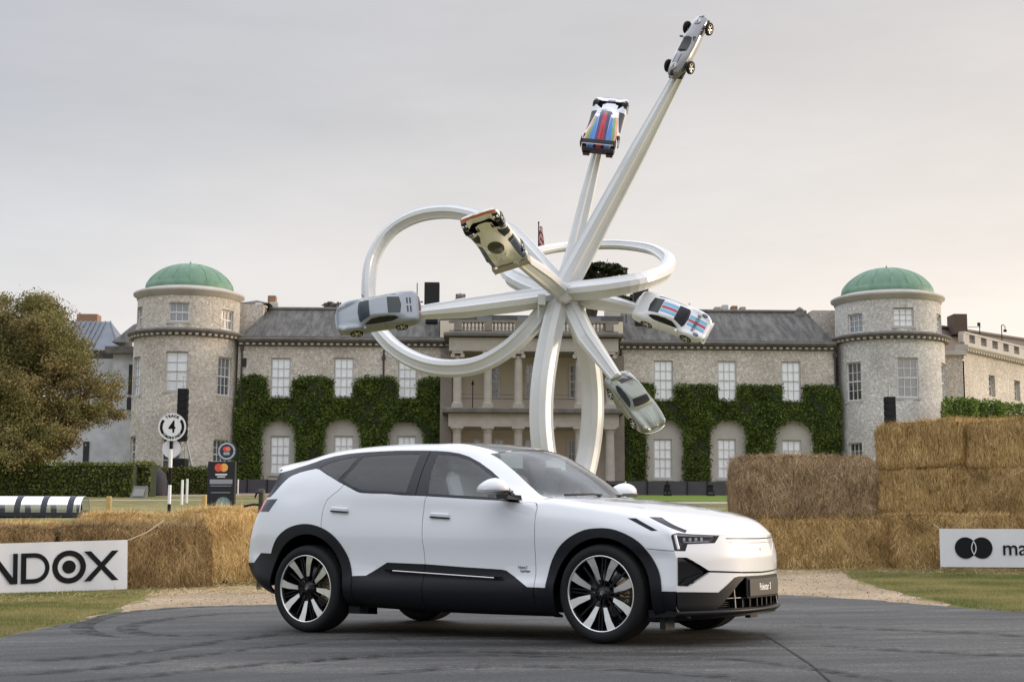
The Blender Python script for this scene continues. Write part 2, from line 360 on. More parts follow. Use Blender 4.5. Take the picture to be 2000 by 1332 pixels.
grav = [gp(*p) for p in [(60, 1262), (160, 1212), (240, 1192), (300, 1162), (330, 1152)]]
gr2 = [gp(*p) for p in [(1600, 1112), (1660, 1119), (1690, 1140), (1790, 1168), (1900, 1196), (1960, 1216)]]
gravel = jag(grav, .12, 6, 5)+jag([grav[-1], (-3.6, 24.6), (-3.3, 40), (3.4, 40), (4.2, 27), gr2[0]], .1, 5, 6)+jag(gr2, .12, 6, 8)
sheet('gravel_path', gravel, .004, GRAVEL, 1.0)
def band(name, px, off, m, cell=3): return sheet(name, [gp(*p) for p in px], off, m, cell)
band('driveway', [(-200, 971), (470, 969), (470, 963.5), (300, 962.5), (-200, 962.5)], .006, DRIVE)
band('garden_path', [(430, 967.8), (900, 966), (1450, 966.5), (1500, 964), (470, 963.5)], .010, DRIVE)
band('lawn_strip', [(1180, 979), (1500, 979.5), (1500, 968), (1180, 967)], .012, mat('mown green lawn', (.10, .17, .03), .95, spec=.1, noise=(1.5, .6), col2=(.15, .19, .04)))
band('lawn_line', [(160, 978.6), (460, 976.6), (460, 975.4), (160, 977.4)], .012, mat('pale worn line', (.42, .38, .26), .95))
band('pale_path', [(1180, 984), (1500, 984), (1500, 980), (1180, 980)], .012, mat('pale path', (.42, .38, .30), .95, noise=(1, .5)))

# tyre marks: rubber arcs lying on the asphalt
def mark_extra(m, n, l, p, t):
    a = nn(n, 'ShaderNodeTexNoise', Scale=9., Detail=6.); l.new(t.outputs['Object'], a.inputs[0]); r = nn(n, 'ShaderNodeMapRange'); l.new(a.outputs[0], r.inputs[0]); r.inputs[1].default_value = .38; r.inputs[2].default_value = .62; r.inputs[3].default_value = .0; r.inputs[4].default_value = .55; l.new(r.outputs[0], p.inputs['Alpha'])
MARK = mat('rubber tyre mark', (.018, .018, .019), .7, spec=.2, extra=mark_extra)
def tyre_mark(px, wd, dz):
    P = np.array([gp(*q) for q in px]); tt = np.concatenate([[0], np.cumsum(np.linalg.norm(np.diff(P, axis=0), axis=1))]); Q = hermite(P, tt, np.linspace(0, tt[-1], 50)); b = MB(); rg = []
    for i in range(50):
        d = Q[min(i+1, 49)]-Q[max(i-1, 0)]; d /= np.linalg.norm(d); nx_, ny_ = -d[1], d[0]; w2 = wd/2*min(1, i/6, (49-i)/6)+.003
        rg.append([(Q[i][0]+nx_*w2, Q[i][1]+ny_*w2, G(*Q[i])+.008+dz), (Q[i][0]-nx_*w2, Q[i][1]-ny_*w2, G(*Q[i])+.008+dz)])
    b.rings(rg, False, False, True); struct(b.build('tyre_mark', MARK))
for k, (px, wd) in enumerate([([(520, 1182), (380, 1187), (260, 1196), (185, 1212), (160, 1230), (200, 1243), (260, 1248)], .22), ([(560, 1195), (400, 1203), (280, 1218), (250, 1232), (330, 1243), (480, 1240)], .20),
    ([(-40, 1296), (150, 1288), (320, 1270), (450, 1252), (560, 1238)], .20), ([(-40, 1325), (150, 1312), (330, 1290), (520, 1266), (620, 1256)], .16), ([(60, 1345), (300, 1322), (560, 1296), (900, 1282), (1200, 1290)], .14),
    ([(1310, 1288), (1420, 1290), (1560, 1305), (1760, 1340)], .12), ([(1560, 1225), (1750, 1232), (1900, 1238), (2040, 1248)], .16), ([(1600, 1262), (1800, 1275), (2050, 1285)], .14), ([(560, 1300), (700, 1285), (900, 1275), (1100, 1280)], .18), ([(700, 1322), (950, 1305), (1250, 1312), (1500, 1335)], .16)]):
    tyre_mark(px, wd, .004+.001*k)
P = [gp(*q) for q in [(1488, 1240), (1510, 1252), (1545, 1275), (1585, 1302), (1625, 1338)]]
b = MB(); b.rings([[(x-.006, y, G(x, y)+.0165), (x+.006, y, G(x, y)+.0165)] for x, y in P], False, False, False); struct(b.build('road_joint', mat('dark joint', (.008, .008, .008), .8)))
# grass blades on the two near verges, straw litter by the bales
def scatter(poly, k, rng):
    x0, x1 = min(p[0] for p in poly), max(p[0] for p in poly); y0, y1 = min(p[1] for p in poly), max(p[1] for p in poly)
    o = []
    while len(o) < k:
        x, y = rng.uniform(x0, x1), rng.uniform(y0, y1)
        if inpoly(x, y, poly): o.append((x, y, G(x, y)+.01))
    return np.array(o)
def verge(name, px, k, seed, dry):
    rng = np.random.default_rng(seed); P = scatter([gp(*p) for p in px], k, rng)
    D = rng.normal(size=(k, 3))*[.55, .55, .0]+[0, 0, 1]; D /= np.linalg.norm(D, axis=1)[:, None]
    Nn = rng.normal(size=(k, 3)); t = rng.uniform(0, 1, (k, 1)); clump = (np.sin(P[:, :1]*1.7+seed)+np.sin(P[:, 1:2]*2.3+P[:, :1]*.9))*.25+.35*np.sin(P[:, :1]*5.1+np.sin(P[:, 1:2]*3.7)*2)*np.sin(P[:, 1:2]*4.3)
    t = np.clip(t*.7+clump*.75+dry, 0, 1)
    col = (1-t)*np.array([.085, .13, .028])+t*np.array([.34, .29, .13])
    me = cloud_mesh(name, strips(P, D, Nn, rng.uniform(.015, .05, k), rng.uniform(.0025, .005, k)), col, attr_mat('grass blades', .8, .25), 3)
    stuff(obj(name, me))
verge('grass', [(-40, 1252), (0, 1244), (120, 1218), (220, 1192), (300, 1158), (330, 1150), (100, 1156), (-40, 1162)], 60000, 3, .26)
verge('grass', [(1640, 1115), (1700, 1112), (2040, 1120), (2040, 1200), (1900, 1190), (1780, 1165), (1700, 1142)], 60000, 4, .20)
def litter(name, px, k, seed):
    rng = np.random.default_rng(seed); P = scatter([gp(*p) for p in px], k, rng)+[0, 0, .012]
    D = rng.normal(size=(k, 3))*[1, 1, .12]; D /= np.linalg.norm(D, axis=1)[:, None]
    Nn = np.tile([0, 0, 1.], (k, 1))+rng.normal(size=(k, 3))*.2
    t = rng.uniform(0, 1, (k, 1)); col = (1-t)*np.array([.42, .30, .14])+t*np.array([.62, .50, .28])
    stuff(obj(name, cloud_mesh(name, strips(P, D, Nn, rng.uniform(.06, .22, k), rng.uniform(.003, .007, k)), col, attr_mat('straw', .75, .1), 3)))
litter('straw_litter', [(-30, 1168), (200, 1160), (430, 1135), (520, 1120), (520, 1160), (420, 1160), (300, 1166), (-30, 1185)], 5000, 8)
litter('straw_litter', [(1400, 1108), (1700, 1106), (2030, 1112), (2030, 1126), (1700, 1120), (1500, 1122)], 3500, 9)
# loose stones on the gravel
rng = np.random.default_rng(5); P = scatter(gravel, 9000, rng); P = P[(P[:, 1] < 26)]; P = np.array([q for q in P if not inpoly(q[0], q[1], road)])
V = leaves(P+[0, 0, .004], .010, None, rng, aspect=.9); t = rng.uniform(0, 1, (len(P), 1))
stuff(obj('gravel_stones', cloud_mesh('gravel_stones', V, (1-t)*np.array([.22, .17, .13])+t*np.array([.5, .44, .37]), attr_mat('pebbles', .9), 4)))
# ------------------------------------------------------------------ HOUSE
def flint(name, c0, c1, c2, sc=6.5):
    def ex(m, n, l, p, t):
        v = nn(n, 'ShaderNodeTexVoronoi', Scale=sc); l.new(t.outputs['Object'], v.inputs[0]); v.inputs['Randomness'].default_value = 1
        sp = nn(n, 'ShaderNodeSeparateColor'); l.new(v.outputs['Color'], sp.inputs[0])
        r = ramp(n, l, sp.outputs[0], [(0, c0), (.35, c1), (.75, c2), (1, tuple(min(1, q*1.25) for q in c2))])
        a = nn(n, 'ShaderNodeTexNoise', Scale=.35, Detail=6.); l.new(t.outputs['Object'], a.inputs[0])
        r2 = ramp(n, l, a.outputs[0], [(.3, (.78, .76, .74)), (.7, (1.1, 1.09, 1.08))])
        y = nn(n, 'ShaderNodeMixRGB', blend_type='MULTIPLY'); y.inputs[0].default_value = 1; l.new(r.outputs[0], y.inputs[1]); l.new(r2.outputs[0], y.inputs[2]); l.new(y.outputs[0], p.inputs['Base Color'])
        bb = nn(n, 'ShaderNodeBump', Strength=.35, Distance=.02); l.new(v.outputs['Distance'], bb.inputs['Height']); bb.invert = True; l.new(bb.outputs[0], p.inputs['Normal'])
    return mat(name, c1, .9, spec=.3, extra=ex)
FLINT = flint('knapped flint wall', (.40, .365, .32), (.50, .46, .41), (.57, .53, .475), 10.)
FLINTG = flint('grey flint wall', (.41, .40, .38), (.51, .495, .475), (.58, .565, .545), 10.)
ASHLAR = mat('pale stone wall', (.54, .51, .465), .9, noise=(.8, .7), col2=(.36, .34, .315), bump=(6, .3, .02))
def slate_extra(m, n, l, p, t):
    b = nn(n, 'ShaderNodeTexBrick', Scale=1.); mp = nn(n, 'ShaderNodeMapping'); l.new(t.outputs['Generated'], mp.inputs[0]); mp.inputs['Scale'].default_value = (60, 14, 14); mp.inputs['Rotation'].default_value = (PI/2, 0, 0)
    l.new(mp.outputs[0], b.inputs[0]); b.inputs['Brick Width'].default_value = 1.6; b.inputs['Row Height'].default_value = 1.; b.inputs['Mortar Size'].default_value = .06
    b.inputs['Color1'].default_value = (.062, .056, .050, 1); b.inputs['Color2'].default_value = (.036, .033, .030, 1); b.inputs['Mortar'].default_value = (.03, .03, .03, 1)
    mp2 = nn(n, 'ShaderNodeMapping'); l.new(t.outputs['Object'], mp2.inputs[0]); mp2.inputs['Scale'].default_value = (1.8, .3, .35)
    a = nn(n, 'ShaderNodeTexNoise', Scale=1.4, Detail=8.); l.new(mp2.outputs[0], a.inputs[0]); a.inputs['Roughness'].default_value = .7
    r = ramp(n, l, a.outputs[0], [(.42, (0, 0, 0)), (.66, (1, 1, 1))])
    x = nn(n, 'ShaderNodeMixRGB'); l.new(r.outputs[0], x.inputs[0]); l.new(b.outputs[0], x.inputs[1]); x.inputs[2].default_value = (.135, .125, .11, 1); l.new(x.outputs[0], p.inputs['Base Color'])
    bb = nn(n, 'ShaderNodeBump', Strength=.4, Distance=.03); l.new(b.outputs['Fac'], bb.inputs['Height']); bb.invert = True; l.new(bb.outputs[0], p.inputs['Normal'])
SLATE = mat('lichened slate', (.09, .085, .08), .75, extra=slate_extra)
LEAD = mat('blue grey lead roof', (.16, .18, .215), .5, noise=(1.2, .5), col2=(.11, .125, .15))
def copper_extra(m, n, l, p, t):
    a = nn(n, 'ShaderNodeTexNoise', Scale=.5, Detail=6.); mp = nn(n, 'ShaderNodeMapping'); l.new(t.outputs['Object'], mp.inputs[0]); mp.inputs['Scale'].default_value = (2.5, 2.5, .8); l.new(mp.outputs[0], a.inputs[0])
    r = ramp(n, l, a.outputs[0], [(.3, (.085, .165, .105)), (.55, (.125, .235, .155)), (.8, (.21, .31, .225))]); l.new(r.outputs[0], p.inputs['Base Color'])
COPPER = mat('verdigris copper', (.17, .33, .23), .6, extra=copper_extra)
WPAINT = mat('grey white painted timber', (.50, .50, .49), .5)
BLIND = mat('white window blind', (.93, .94, .96), .8)
GREYBL = mat('grey window interior', (.12, .135, .155), .8)
WBAR = mat('white painted glazing bars', (.72, .72, .71), .5)
ROOMDK = mat('dark room behind window', (.035, .035, .04), .9)
PANE = glass_mat('window glass', (.98, .985, .99), 1.0, .20)
for q in PANE.node_tree.nodes:
    if q.type == 'MIX_SHADER': PANE.node_tree.links.remove(q.inputs[0].links[0]); q.inputs[0].default_value = .13
BRICK = mat('dark brick chimney', (.16, .10, .07), .9, noise=(6, .8), col2=(.06, .045, .04))
TERRA = mat('warm brick chimney', (.34, .20, .12), .9, noise=(5, .8), col2=(.25, .14, .09))

HROT = R_(1.5); HO = Vector(at(1045, 900, 95)); HZ = 3.15
HE = Vector((math.cos(HROT), math.sin(HROT), 0)); HN = Vector((-math.sin(HROT), math.cos(HROT), 0))
def hp(u, v, dep=0.):
    d = ray(u, v); o = Vector((0, 0, CAMH)); p0 = Vector((HO.x, HO.y, 0))+HN*dep
    t = ((p0-o).dot(HN))/d.dot(HN); p = o+d*t; q = p-Vector((HO.x, HO.y, 0))
    return q.dot(HE), p.z-HZ
def hs(u, dep=0): return hp(u, 800, dep)[0]
def hz(v, u=1045, dep=0): return hp(u, v, dep)[1]
house = thing('country_house', 'long pale flint mansion with two green domed towers and a colonnaded portico', 'house', (HO.x, HO.y, HZ), HROT)

def panel(name, rect, holes, depth, material, parent=None, warp=None, nx=8, nz=3, **tg):
    """front wall skin in local (s, z) at y=0 with openings whose reveals go back by depth"""
    x0, x1, z0, z1 = rect; bm = bmesh.new()
    g = [[bm.verts.new((x0+(x1-x0)*i/nx, 0, z0+(z1-z0)*k/nz)) for i in range(nx+1)] for k in range(nz+1)]
    for k in range(nz):
        for i in range(nx): bm.faces.new((g[k][i], g[k][i+1], g[k+1][i+1], g[k+1][i]))
    for h in holes: cut_poly(bm, h, (0, 2))
    kill = []
    for f in bm.faces:
        c = f.calc_center_median()
        if any(inpoly(c.x, c.z, h) for h in holes): kill.append(f)
    bmesh.ops.delete(bm, geom=kill, context='FACES')
    be = [e for e in bm.edges if e.is_boundary and not (all(abs(v.co.x-x0) < 1e-4 for v in e.verts) or all(abs(v.co.x-x1) < 1e-4 for v in e.verts) or all(abs(v.co.z-z0) < 1e-4 for v in e.verts) or all(abs(v.co.z-z1) < 1e-4 for v in e.verts))]
    r = bmesh.ops.extrude_edge_only(bm, edges=be)
    for v in [q for q in r['geom'] if isinstance(q, bmesh.types.BMVert)]: v.co.y += depth
    if warp:
        for v in bm.verts: v.co = warp(v.co)
    bmesh.ops.recalc_face_normals(bm, faces=bm.faces)
    me = bpy.data.meshes.new(name); bm.to_mesh(me); bm.free(); me.materials.append(material)
    return obj(name, me, parent, **tg)
def rect_poly(x0, x1, z0, z1): return [(x0, z0), (x1, z0), (x1, z1), (x0, z1)]
def arch_poly(x0, x1, z0, zt, n=14):
    r = (x1-x0)/2; cx = (x0+x1)/2; zs = zt-r*.95
    return [(x0, z0), (x1, z0)]+[(cx+r*math.cos(PI*k/n), zs+r*.95*math.sin(PI*k/n)) for k in range(n+1)]
_pm = {}
def window(parent, M, w, h, cols, rows, back, sill=True, deep=.04, meet=True):
    """part: timber frame with bars; sub-parts pane, sill, blind"""
    b = MB(); ft = .07
    for sx in (-1, 1): b.box((sx*(w/2-ft/2), 0, 0), (ft, .09, h))
    for sz in (-1, 1): b.box((0, .002, sz*(h/2-ft/2)), (w-2*ft, .085, ft))
    pw = (w-2*ft)/cols; ph = (h-2*ft)/rows
    for i in range(1, cols): b.box((-w/2+ft+i*pw, .004, 0), (.035, .05, h-2*ft))
    for k in range(1, rows): b.box((0, .006, -h/2+ft+k*ph), (w-2*ft, .054 if (meet and k*2 == rows) else .044, .075 if (meet and k*2 == rows) else .032))
    o = b.build('window', WPAINT if back is BLIND else WBAR, parent); o.matrix_local = M
    key = (round(pw, 2), round(ph, 2))
    if key not in _pm:
        q = MB(); q.box((0, 0, 0), (pw-.03, .008, ph-.03)); _pm[key] = q.mesh('pane', PANE)
    for i in range(cols):
        for k in range(rows): obj('pane', _pm[key], o, Matrix.Translation((-w/2+ft+(i+.5)*pw, (.022+random.uniform(-.002, .002)), -h/2+ft+(k+.5)*ph)) @ Matrix.Rotation(random.uniform(-.012, .012), 4, 'Z') @ Matrix.Rotation(random.uniform(-.01, .01), 4, 'X'))
    q = MB(); q.box((0, .048, 0), (w-.02, .02, h-.02)); q.build('blind', back, o)  # dark-room sheets are no blinds; their dark colour stands for an unlit room
    if sill:
        q = MB(); q.box((0, -.07, -h/2-.08), (w+.22, .30, .15)); q.build('sill', ASHLAR, o)
    return o
T = Matrix.Translation
# --- wings
WD = .13
def wing(uL, uR, wu, wl, arches, ctop, cbot, rtop, hipL, hipR, name):
    sL, sR = hs(uL), hs(uR); um = (uL+uR)/2; zt = hz(cbot, um)
    holes = []; wins = []
    for (a, b_, t, bo) in wu:
        x0, x1 = hp(a, t)[0], hp(b_, t)[0]; z1 = hp((a+b_)/2, t)[1]; z0 = hp((a+b_)/2, bo)[1]; holes.append(rect_poly(x0, x1, z0, z1)); wins.append((x0, x1, z0, z1, WD))
    ar = []
    for (a, b_, t) in arches:
        x0, x1 = hs(a), hs(b_); z1 = hp((a+b_)/2, t)[1]; q = arch_poly(x0, x1, .25, z1); holes.append(q); ar.append((x0, x1, z1))
    panel('wall', (sL, sR, -.6, zt), holes, WD+.08, FLINT, house, nx=14, nz=4)
    for (x0, x1, z0, z1, d) in wins:
        window(house, T(((x0+x1)/2, WD, (z0+z1)/2)), x1-x0-.02, z1-z0-.02, 3, 4, BLIND)
    for k, (a, b_, t, bo) in enumerate(wl):
        x0, x1 = hp(a, t)[0], hp(b_, t)[0]; z1 = hp((a+b_)/2, t)[1]; z0 = hp((a+b_)/2, bo)[1]
        X0, X1, Z1 = ar[k]
        panel('arch_recess', (X0-.1, X1+.1, .15, Z1+.1), [rect_poly(x0, x1, z0, z1)], .16, ASHLAR, house, nx=3, nz=3).location.y = WD+.06
        window(house, T(((x0+x1)/2, WD+.18, (z0+z1)/2)), x1-x0-.02, z1-z0-.02, 3, 4, BLIND)
    # cornice: moulded band with dentils below
    zc = hz(ctop, um, -.4); b = MB(); mid = (sL+sR)/2; wd = sR-sL
    prof = [(0, zt-.05), (-.12, zt), (-.14, zt+.12), (-.42, zt+.30), (-.45, zt+.42), (-.12, zt+.50), (-.10, zc), (.3, zc), (.3, zt-.05)]
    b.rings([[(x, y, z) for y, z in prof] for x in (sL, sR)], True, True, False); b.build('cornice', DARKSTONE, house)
    b = MB(); k = 0
    for i in range(int(wd/.42)): b.box((sL+.2+i*.42, -.21, zt+.09), (.2, .16, .13))
    stuff(b.build('dentils', STONE, house))
    # roof with hips
    zr = hz(rtop, um, 5); y0, y1 = .15, 5.2; zb = zc-.05
    hl, hr = hs(hipL, 5), hs(hipR, 5)
    b = MB(); b.add([(sL, y0, zb), (sR, y0, zb), (hr, y1, zr), (hl, y1, zr), (sL, 10.2, zb), (sR, 10.2, zb)], [(0, 1, 2, 3), (5, 4, 3, 2), (4, 0, 3), (1, 5, 2)]); b.build('roof', SLATE, house)
    b = MB(); b.tube([(hl, y1, zr+.05), (hr, y1, zr+.05)], .14, 8); b.build('ridge', DARKSTONE, house)
    b = MB(); b.box((mid, 5.2, (zt-.6)/2-.3), (wd-.1, 9.0, zt+.5)); b.build('room_block', ROOMDK, house)
    return ar
wing(462, 884, [(530, 568, 699, 775), (653, 691, 699, 775), (778, 814, 701, 776)], [(528, 566, 851, 925), (652, 690, 851, 925), (776, 812, 851, 926)], [(512, 578, 821), (633, 704, 818), (756, 827, 822)], 656, 676, 605, 520, 884, 'left')
wing(1208, 1634, [(1277, 1314, 704, 780), (1401, 1438, 705, 781), (1526, 1563, 706, 783)], [(1277, 1313, 857, 934), (1402, 1438, 857, 934), (1528, 1566, 859, 936)], [(1262, 1333, 821), (1388, 1455, 822), (1513, 1583, 824)], 664, 683, 609, 1208, 1580, 'right')

# --- towers
def tower(uL, uR, uc, d, rows, wins, wallm, label, dome_px):
    """rows: pixel rows of main cornice, upper cornice, dome base, dome top"""
    sc = hs(uc, d); r = (hs(uR, d)-hs(uL, d))/2; rm, ru, rd, rt = rows
    zm = hz(rm, uL, d); zu = hz(ru, uL, d); zd = hz(rd, uc, d); zt = hz(rt, uc, d); rdm = (hs(dome_px[1], d)-hs(dome_px[0], d))/2
    r2 = r*.955
    def mk(rad):
        def wp(c): a = c.x/rad; q = rad-c.y; return Vector((q*math.sin(a), -q*math.cos(a), c.z))
        return wp
    def holes(level, rad):
        hh = []
        for (lv, ang, w_, h_, zc_, bk, cols, rws) in wins:
            if lv == level: x = rad*R_(ang); hh.append(rect_poly(x-w_/2, x+w_/2, zc_-h_/2, zc_+h_/2))
        return hh
    def place(o): o.location = (sc, d, 0)
    o = panel('tower_wall', (-PI*r, PI*r, -.6, zm), holes(0, r), .30, wallm, house, mk(r), 72, 4); place(o)
    o = panel('tower_wall', (-PI*r2, PI*r2, zm-.2, zu), holes(1, r2), .30, wallm, house, mk(r2), 72, 2); place(o)
    for (lv, ang, w_, h_, zc_, bk, cols, rws) in wins:
        rad = (r if lv == 0 else r2)-.22; a = R_(ang)
        M = T((sc+rad*math.sin(a), d-rad*math.cos(a), zc_)) @ Matrix.Rotation(a, 4, 'Z')
        window(house, M, w_-.02, h_-.02, cols, rws, bk)
    for f in house.children:
        if f.name.startswith('tower_wall'):
            for q in f.data.polygons: q.use_smooth = False
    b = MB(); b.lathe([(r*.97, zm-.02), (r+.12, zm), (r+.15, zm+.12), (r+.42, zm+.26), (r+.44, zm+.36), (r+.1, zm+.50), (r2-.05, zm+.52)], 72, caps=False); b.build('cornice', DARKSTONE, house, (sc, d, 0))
    b = MB()
    for i in range(56):
        a = 2*PI*i/56; b.box((0, 0, 0), (.2, .2, .14), T(((r+.22)*math.sin(a), -(r+.22)*math.cos(a), zm+.08)) @ Matrix.Rotation(a, 4, 'Z'))
    stuff(b.build('dentils', STONE, house, (sc, d, 0)))
    b = MB(); b.lathe([(r2*.98, zu-.24), (r2+.06, zu-.22), (r2+.07, zu-.05), (r2+.28, zu+.06), (r2+.30, zu+.2), (r2+.1, zu+.3), (r2-.2, zu+.34), (rdm, zd-.05), (rdm-.3, zd-.05)], 72, caps=False); b.build('cornice', ASHLAR, house, (sc, d, 0))
    hd = zt-zd
    # dome: a lower curb and sixteen copper panels with raised seams
    b = MB(); b.lathe([(rdm+.02, zd-.08), (rdm+.03, zd+.02), (rdm-.03, zd+.34), (rdm-.12, zd+.36)], 72, caps=False); b.build('dome_curb', COPPER, house, (sc, d, 0))
    K = 16; segs = 4; prof = [(.985*rdm*(.55*math.cos(t)+.45*math.sqrt(max(0, 1-math.sin(t)*1.0))), zd+.33+(hd-.33)*math.sin(t)) for t in np.linspace(0, PI/2, 15)]
    vs = []; fs = []
    for i, (rr, z) in enumerate(prof):
        for k in range(segs+1):
            a = (k/segs-.5)*2*PI/K; bul = rr+.012*math.cos(PI*(k/segs-.5)); vs.append((bul*math.sin(a), -bul*math.cos(a), z))
    for i in range(len(prof)-1):
        for k in range(segs): fs.append((i*(segs+1)+k, i*(segs+1)+k+1, (i+1)*(segs+1)+k+1, (i+1)*(segs+1)+k))
    pm = MB().add(vs, fs, True).mesh('copper_panel', COPPER)
    sm_ = MB(); sm_.tube([(0, -rr-.005, z) for rr, z in prof], .022, 5); smh = sm_.mesh('seam', COPPER)
    for k in range(K):
        o = obj('copper_panel', pm, house, T((sc, d, 0)) @ Matrix.Rotation(2*PI*k/K, 4, 'Z'))
        obj('seam', smh, house, T((sc, d, 0)) @ Matrix.Rotation(2*PI*(k+.5)/K, 4, 'Z'))
    b = MB(); b.lathe([(.12, zt-.05), (.14, zt+.05), (.05, zt+.1), (.02, zt+.22)], 12); b.build('finial', COPPER, house, (sc, d, 0))
    return sc, r
dT = 1.2
zz = lambda v, u=363: hz(v, u, -2.3)
tower(259, 467, 363, dT, (667, 583, 568, 517), [
    (0, 0, 1.42, zz(686)-zz(763), (zz(686)+zz(763))/2, BLIND, 2, 4), (0, -57, 1.25, zz(692)-zz(768), (zz(692)+zz(768))/2, BLIND, 3, 4), (0, 55, 1.2, zz(692)-zz(768), (zz(692)+zz(768))/2, GREYBL, 3, 4),
    (1, 0, 1.3, zz(590)-zz(627), (zz(590)+zz(627))/2, GREYBL, 3, 2), (1, -62, 1.2, zz(592)-zz(631), (zz(592)+zz(631))/2, GREYBL, 3, 2), (1, 60, 1.2, zz(597)-zz(636), (zz(597)+zz(636))/2, ROOMDK, 3, 2),
    (0, 52, 1.2, 1.9, zz(885), GREYBL, 3, 4), (0, -3, 1.2, 1.9, zz(885), GREYBL, 3, 4), (0, -60, 1.2, 2.0, zz(880), ROOMDK, 2, 4)], FLINT, 'left', (282, 453))
zz = lambda v, u=1738: hz(v, u, -2.3)
tower(1634, 1844, 1739, dT, (674, 591, 577, 525), [
    (0, 3, 1.4, zz(698)-zz(776), (zz(698)+zz(776))/2, GREYBL, 3, 4), (0, -56, 1.25, zz(703)-zz(779), (zz(703)+zz(779))/2, ROOMDK, 3, 4), (0, 60, 1.25, zz(703)-zz(780), (zz(703)+zz(780))/2, ROOMDK, 3, 4),
    (1, 1, 1.35, zz(600)-zz(637), (zz(600)+zz(637))/2, BLIND, 3, 3), (1, -54, 1.2, zz(607)-zz(645), (zz(607)+zz(645))/2, GREYBL, 3, 3), (1, 58, 1.2, zz(606)-zz(643), (zz(606)+zz(643))/2, GREYBL, 3, 3),
    (0, -56, 1.15, 2.0, zz(893), ROOMDK, 3, 4)], FLINTG, 'right', (1647, 1823))

# --- portico
PD = -3.2
pc = [893+59.6*i for i in range(6)]; px = [hs(u, PD) for u in pc]; P0, P1 = px[0]-.5, px[-1]+.5
zl = lambda v: hz(v, 1045, PD)
z_cap1, z_ent0, z_slab, z_base2, z_cap2, z_ent2, z_cor2, z_b0, z_b1 = zl(833), zl(834), zl(808), zl(798), zl(688), zl(687), zl(661), zl(651), zl(627)
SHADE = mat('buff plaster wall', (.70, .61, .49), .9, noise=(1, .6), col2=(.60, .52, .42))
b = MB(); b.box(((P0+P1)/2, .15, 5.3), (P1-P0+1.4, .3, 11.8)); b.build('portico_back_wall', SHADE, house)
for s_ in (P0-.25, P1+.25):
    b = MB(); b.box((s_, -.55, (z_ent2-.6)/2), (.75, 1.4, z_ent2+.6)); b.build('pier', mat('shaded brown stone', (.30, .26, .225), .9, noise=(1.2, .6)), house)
def column(x, z0, z1, r, ionic):
    b = MB(); h = z1-z0
    b.box((0, 0, .09), (r*2.7, r*2.7, .18)); b.lathe([(r*1.3, .18), (r*1.36, .24), (r*1.2, .3), (r*1.25, .34), (r*1.05, .38)], 20)
    b.lathe([(r, .36), (r*1.0, h*.35), (r*.86, h-.42)], 20)
    if ionic:
        b.lathe([(r*.88, h-.44), (r*1.05, h-.36), (r*1.05, h-.3)], 20)
        for sx in (-1, 1): b.rings([[(sx*r*1.12+.14*math.cos(a), y, h-.27+.14*math.sin(a)) for a in np.linspace(0, 2*PI, 13)[:-1]] for y in (-r*1.05, r*1.05)])
        b.box((0, 0, h-.07), (r*2.5, r*2.3, .14))
    else: b.lathe([(r*.88, h-.44), (r*.98, h-.40), (r*.9, h-.36), (r*1.3, h-.16)], 20); b.box((0, 0, h-.08), (r*2.7, r*2.7, .16))
    return b
cm1 = column(0, 0, z_cap1, .30, False).mesh('column', STONE); cm2 = column(0, z_base2, z_cap2, .27, True).mesh('column', STONE)
for x in px:
    obj('column', cm1, house, T((x, PD, 0))); obj('column', cm2, house, T((x, PD, z_base2)))
w_ = P1-P0; mx_ = (P0+P1)/2
b = MB(); b.box((mx_, -1.55, -.25), (w_+1.2, 4.6, .5)); b.build('portico_floor', STONE, house)
b = MB(); b.box((mx_, PD/2+.05, (z_ent0+z_slab)/2), (w_+.1, -PD+.5, z_slab-z_ent0)); b.build('entablature', STONE, house)
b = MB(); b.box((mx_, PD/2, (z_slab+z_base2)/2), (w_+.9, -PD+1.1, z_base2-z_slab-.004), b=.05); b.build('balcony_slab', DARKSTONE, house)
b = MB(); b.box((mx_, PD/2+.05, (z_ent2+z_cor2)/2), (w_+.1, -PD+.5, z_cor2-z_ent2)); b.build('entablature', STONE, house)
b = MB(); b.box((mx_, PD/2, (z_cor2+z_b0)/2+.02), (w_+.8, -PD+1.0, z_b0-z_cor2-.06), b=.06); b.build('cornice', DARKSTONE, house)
BST = mat('lichened balustrade stone', (.30, .27, .23), .9, noise=(3, .8), col2=(.15, .135, .12))
b = MB(); b.box((mx_, PD, z_b0+.06), (w_+.1, .36, .14)); b.box((mx_, PD, z_b1-.07), (w_+.16, .38, .14))
for x in px: b.box((x, PD-.01, (z_b0+z_b1)/2), (.5, .42, z_b1-z_b0-.30))
for x in (px[0], px[-1]): b.box((x, PD/2, z_b1-.07), (.37, -PD, .13))
b.build('balustrade_rail', BST, house)
hb = z_b1-z_b0-.27; bm_ = MB().lathe([(.075, 0), (.08, .04), (.05, .07), (.085, hb*.3), (.075, hb*.45), (.04, hb*.7), (.05, hb*.85), (.075, hb*.93), (.075, hb)], 10).mesh('baluster', BST)
for i in range(5):
    for k in range(6): obj('baluster', bm_, house, T((px[i]+.25+(px[i+1]-px[i]-.5)*(k+.5)/6, PD, z_b0+.13)))
b = MB(); b.box((mx_, 3.4, z_b1+.25), (w_+1.5, 6.4, 1.2)); b.build('attic_wall', mat('dark attic slates', (.14, .13, .12), .85, noise=(2.5, .8), col2=(.05, .05, .05)), house)
for (a, bb_) in ((930, 960), (1010, 1030), (1150, 1175)):
    x0, x1 = hs(a), hs(bb_); b = MB(); b.box(((x0+x1)/2, .16, z_b1+.4), (x1-x0, .12, .7)); b.build('attic_window', mat('dull sky lit attic glass', (.16, .18, .19), .25), house)
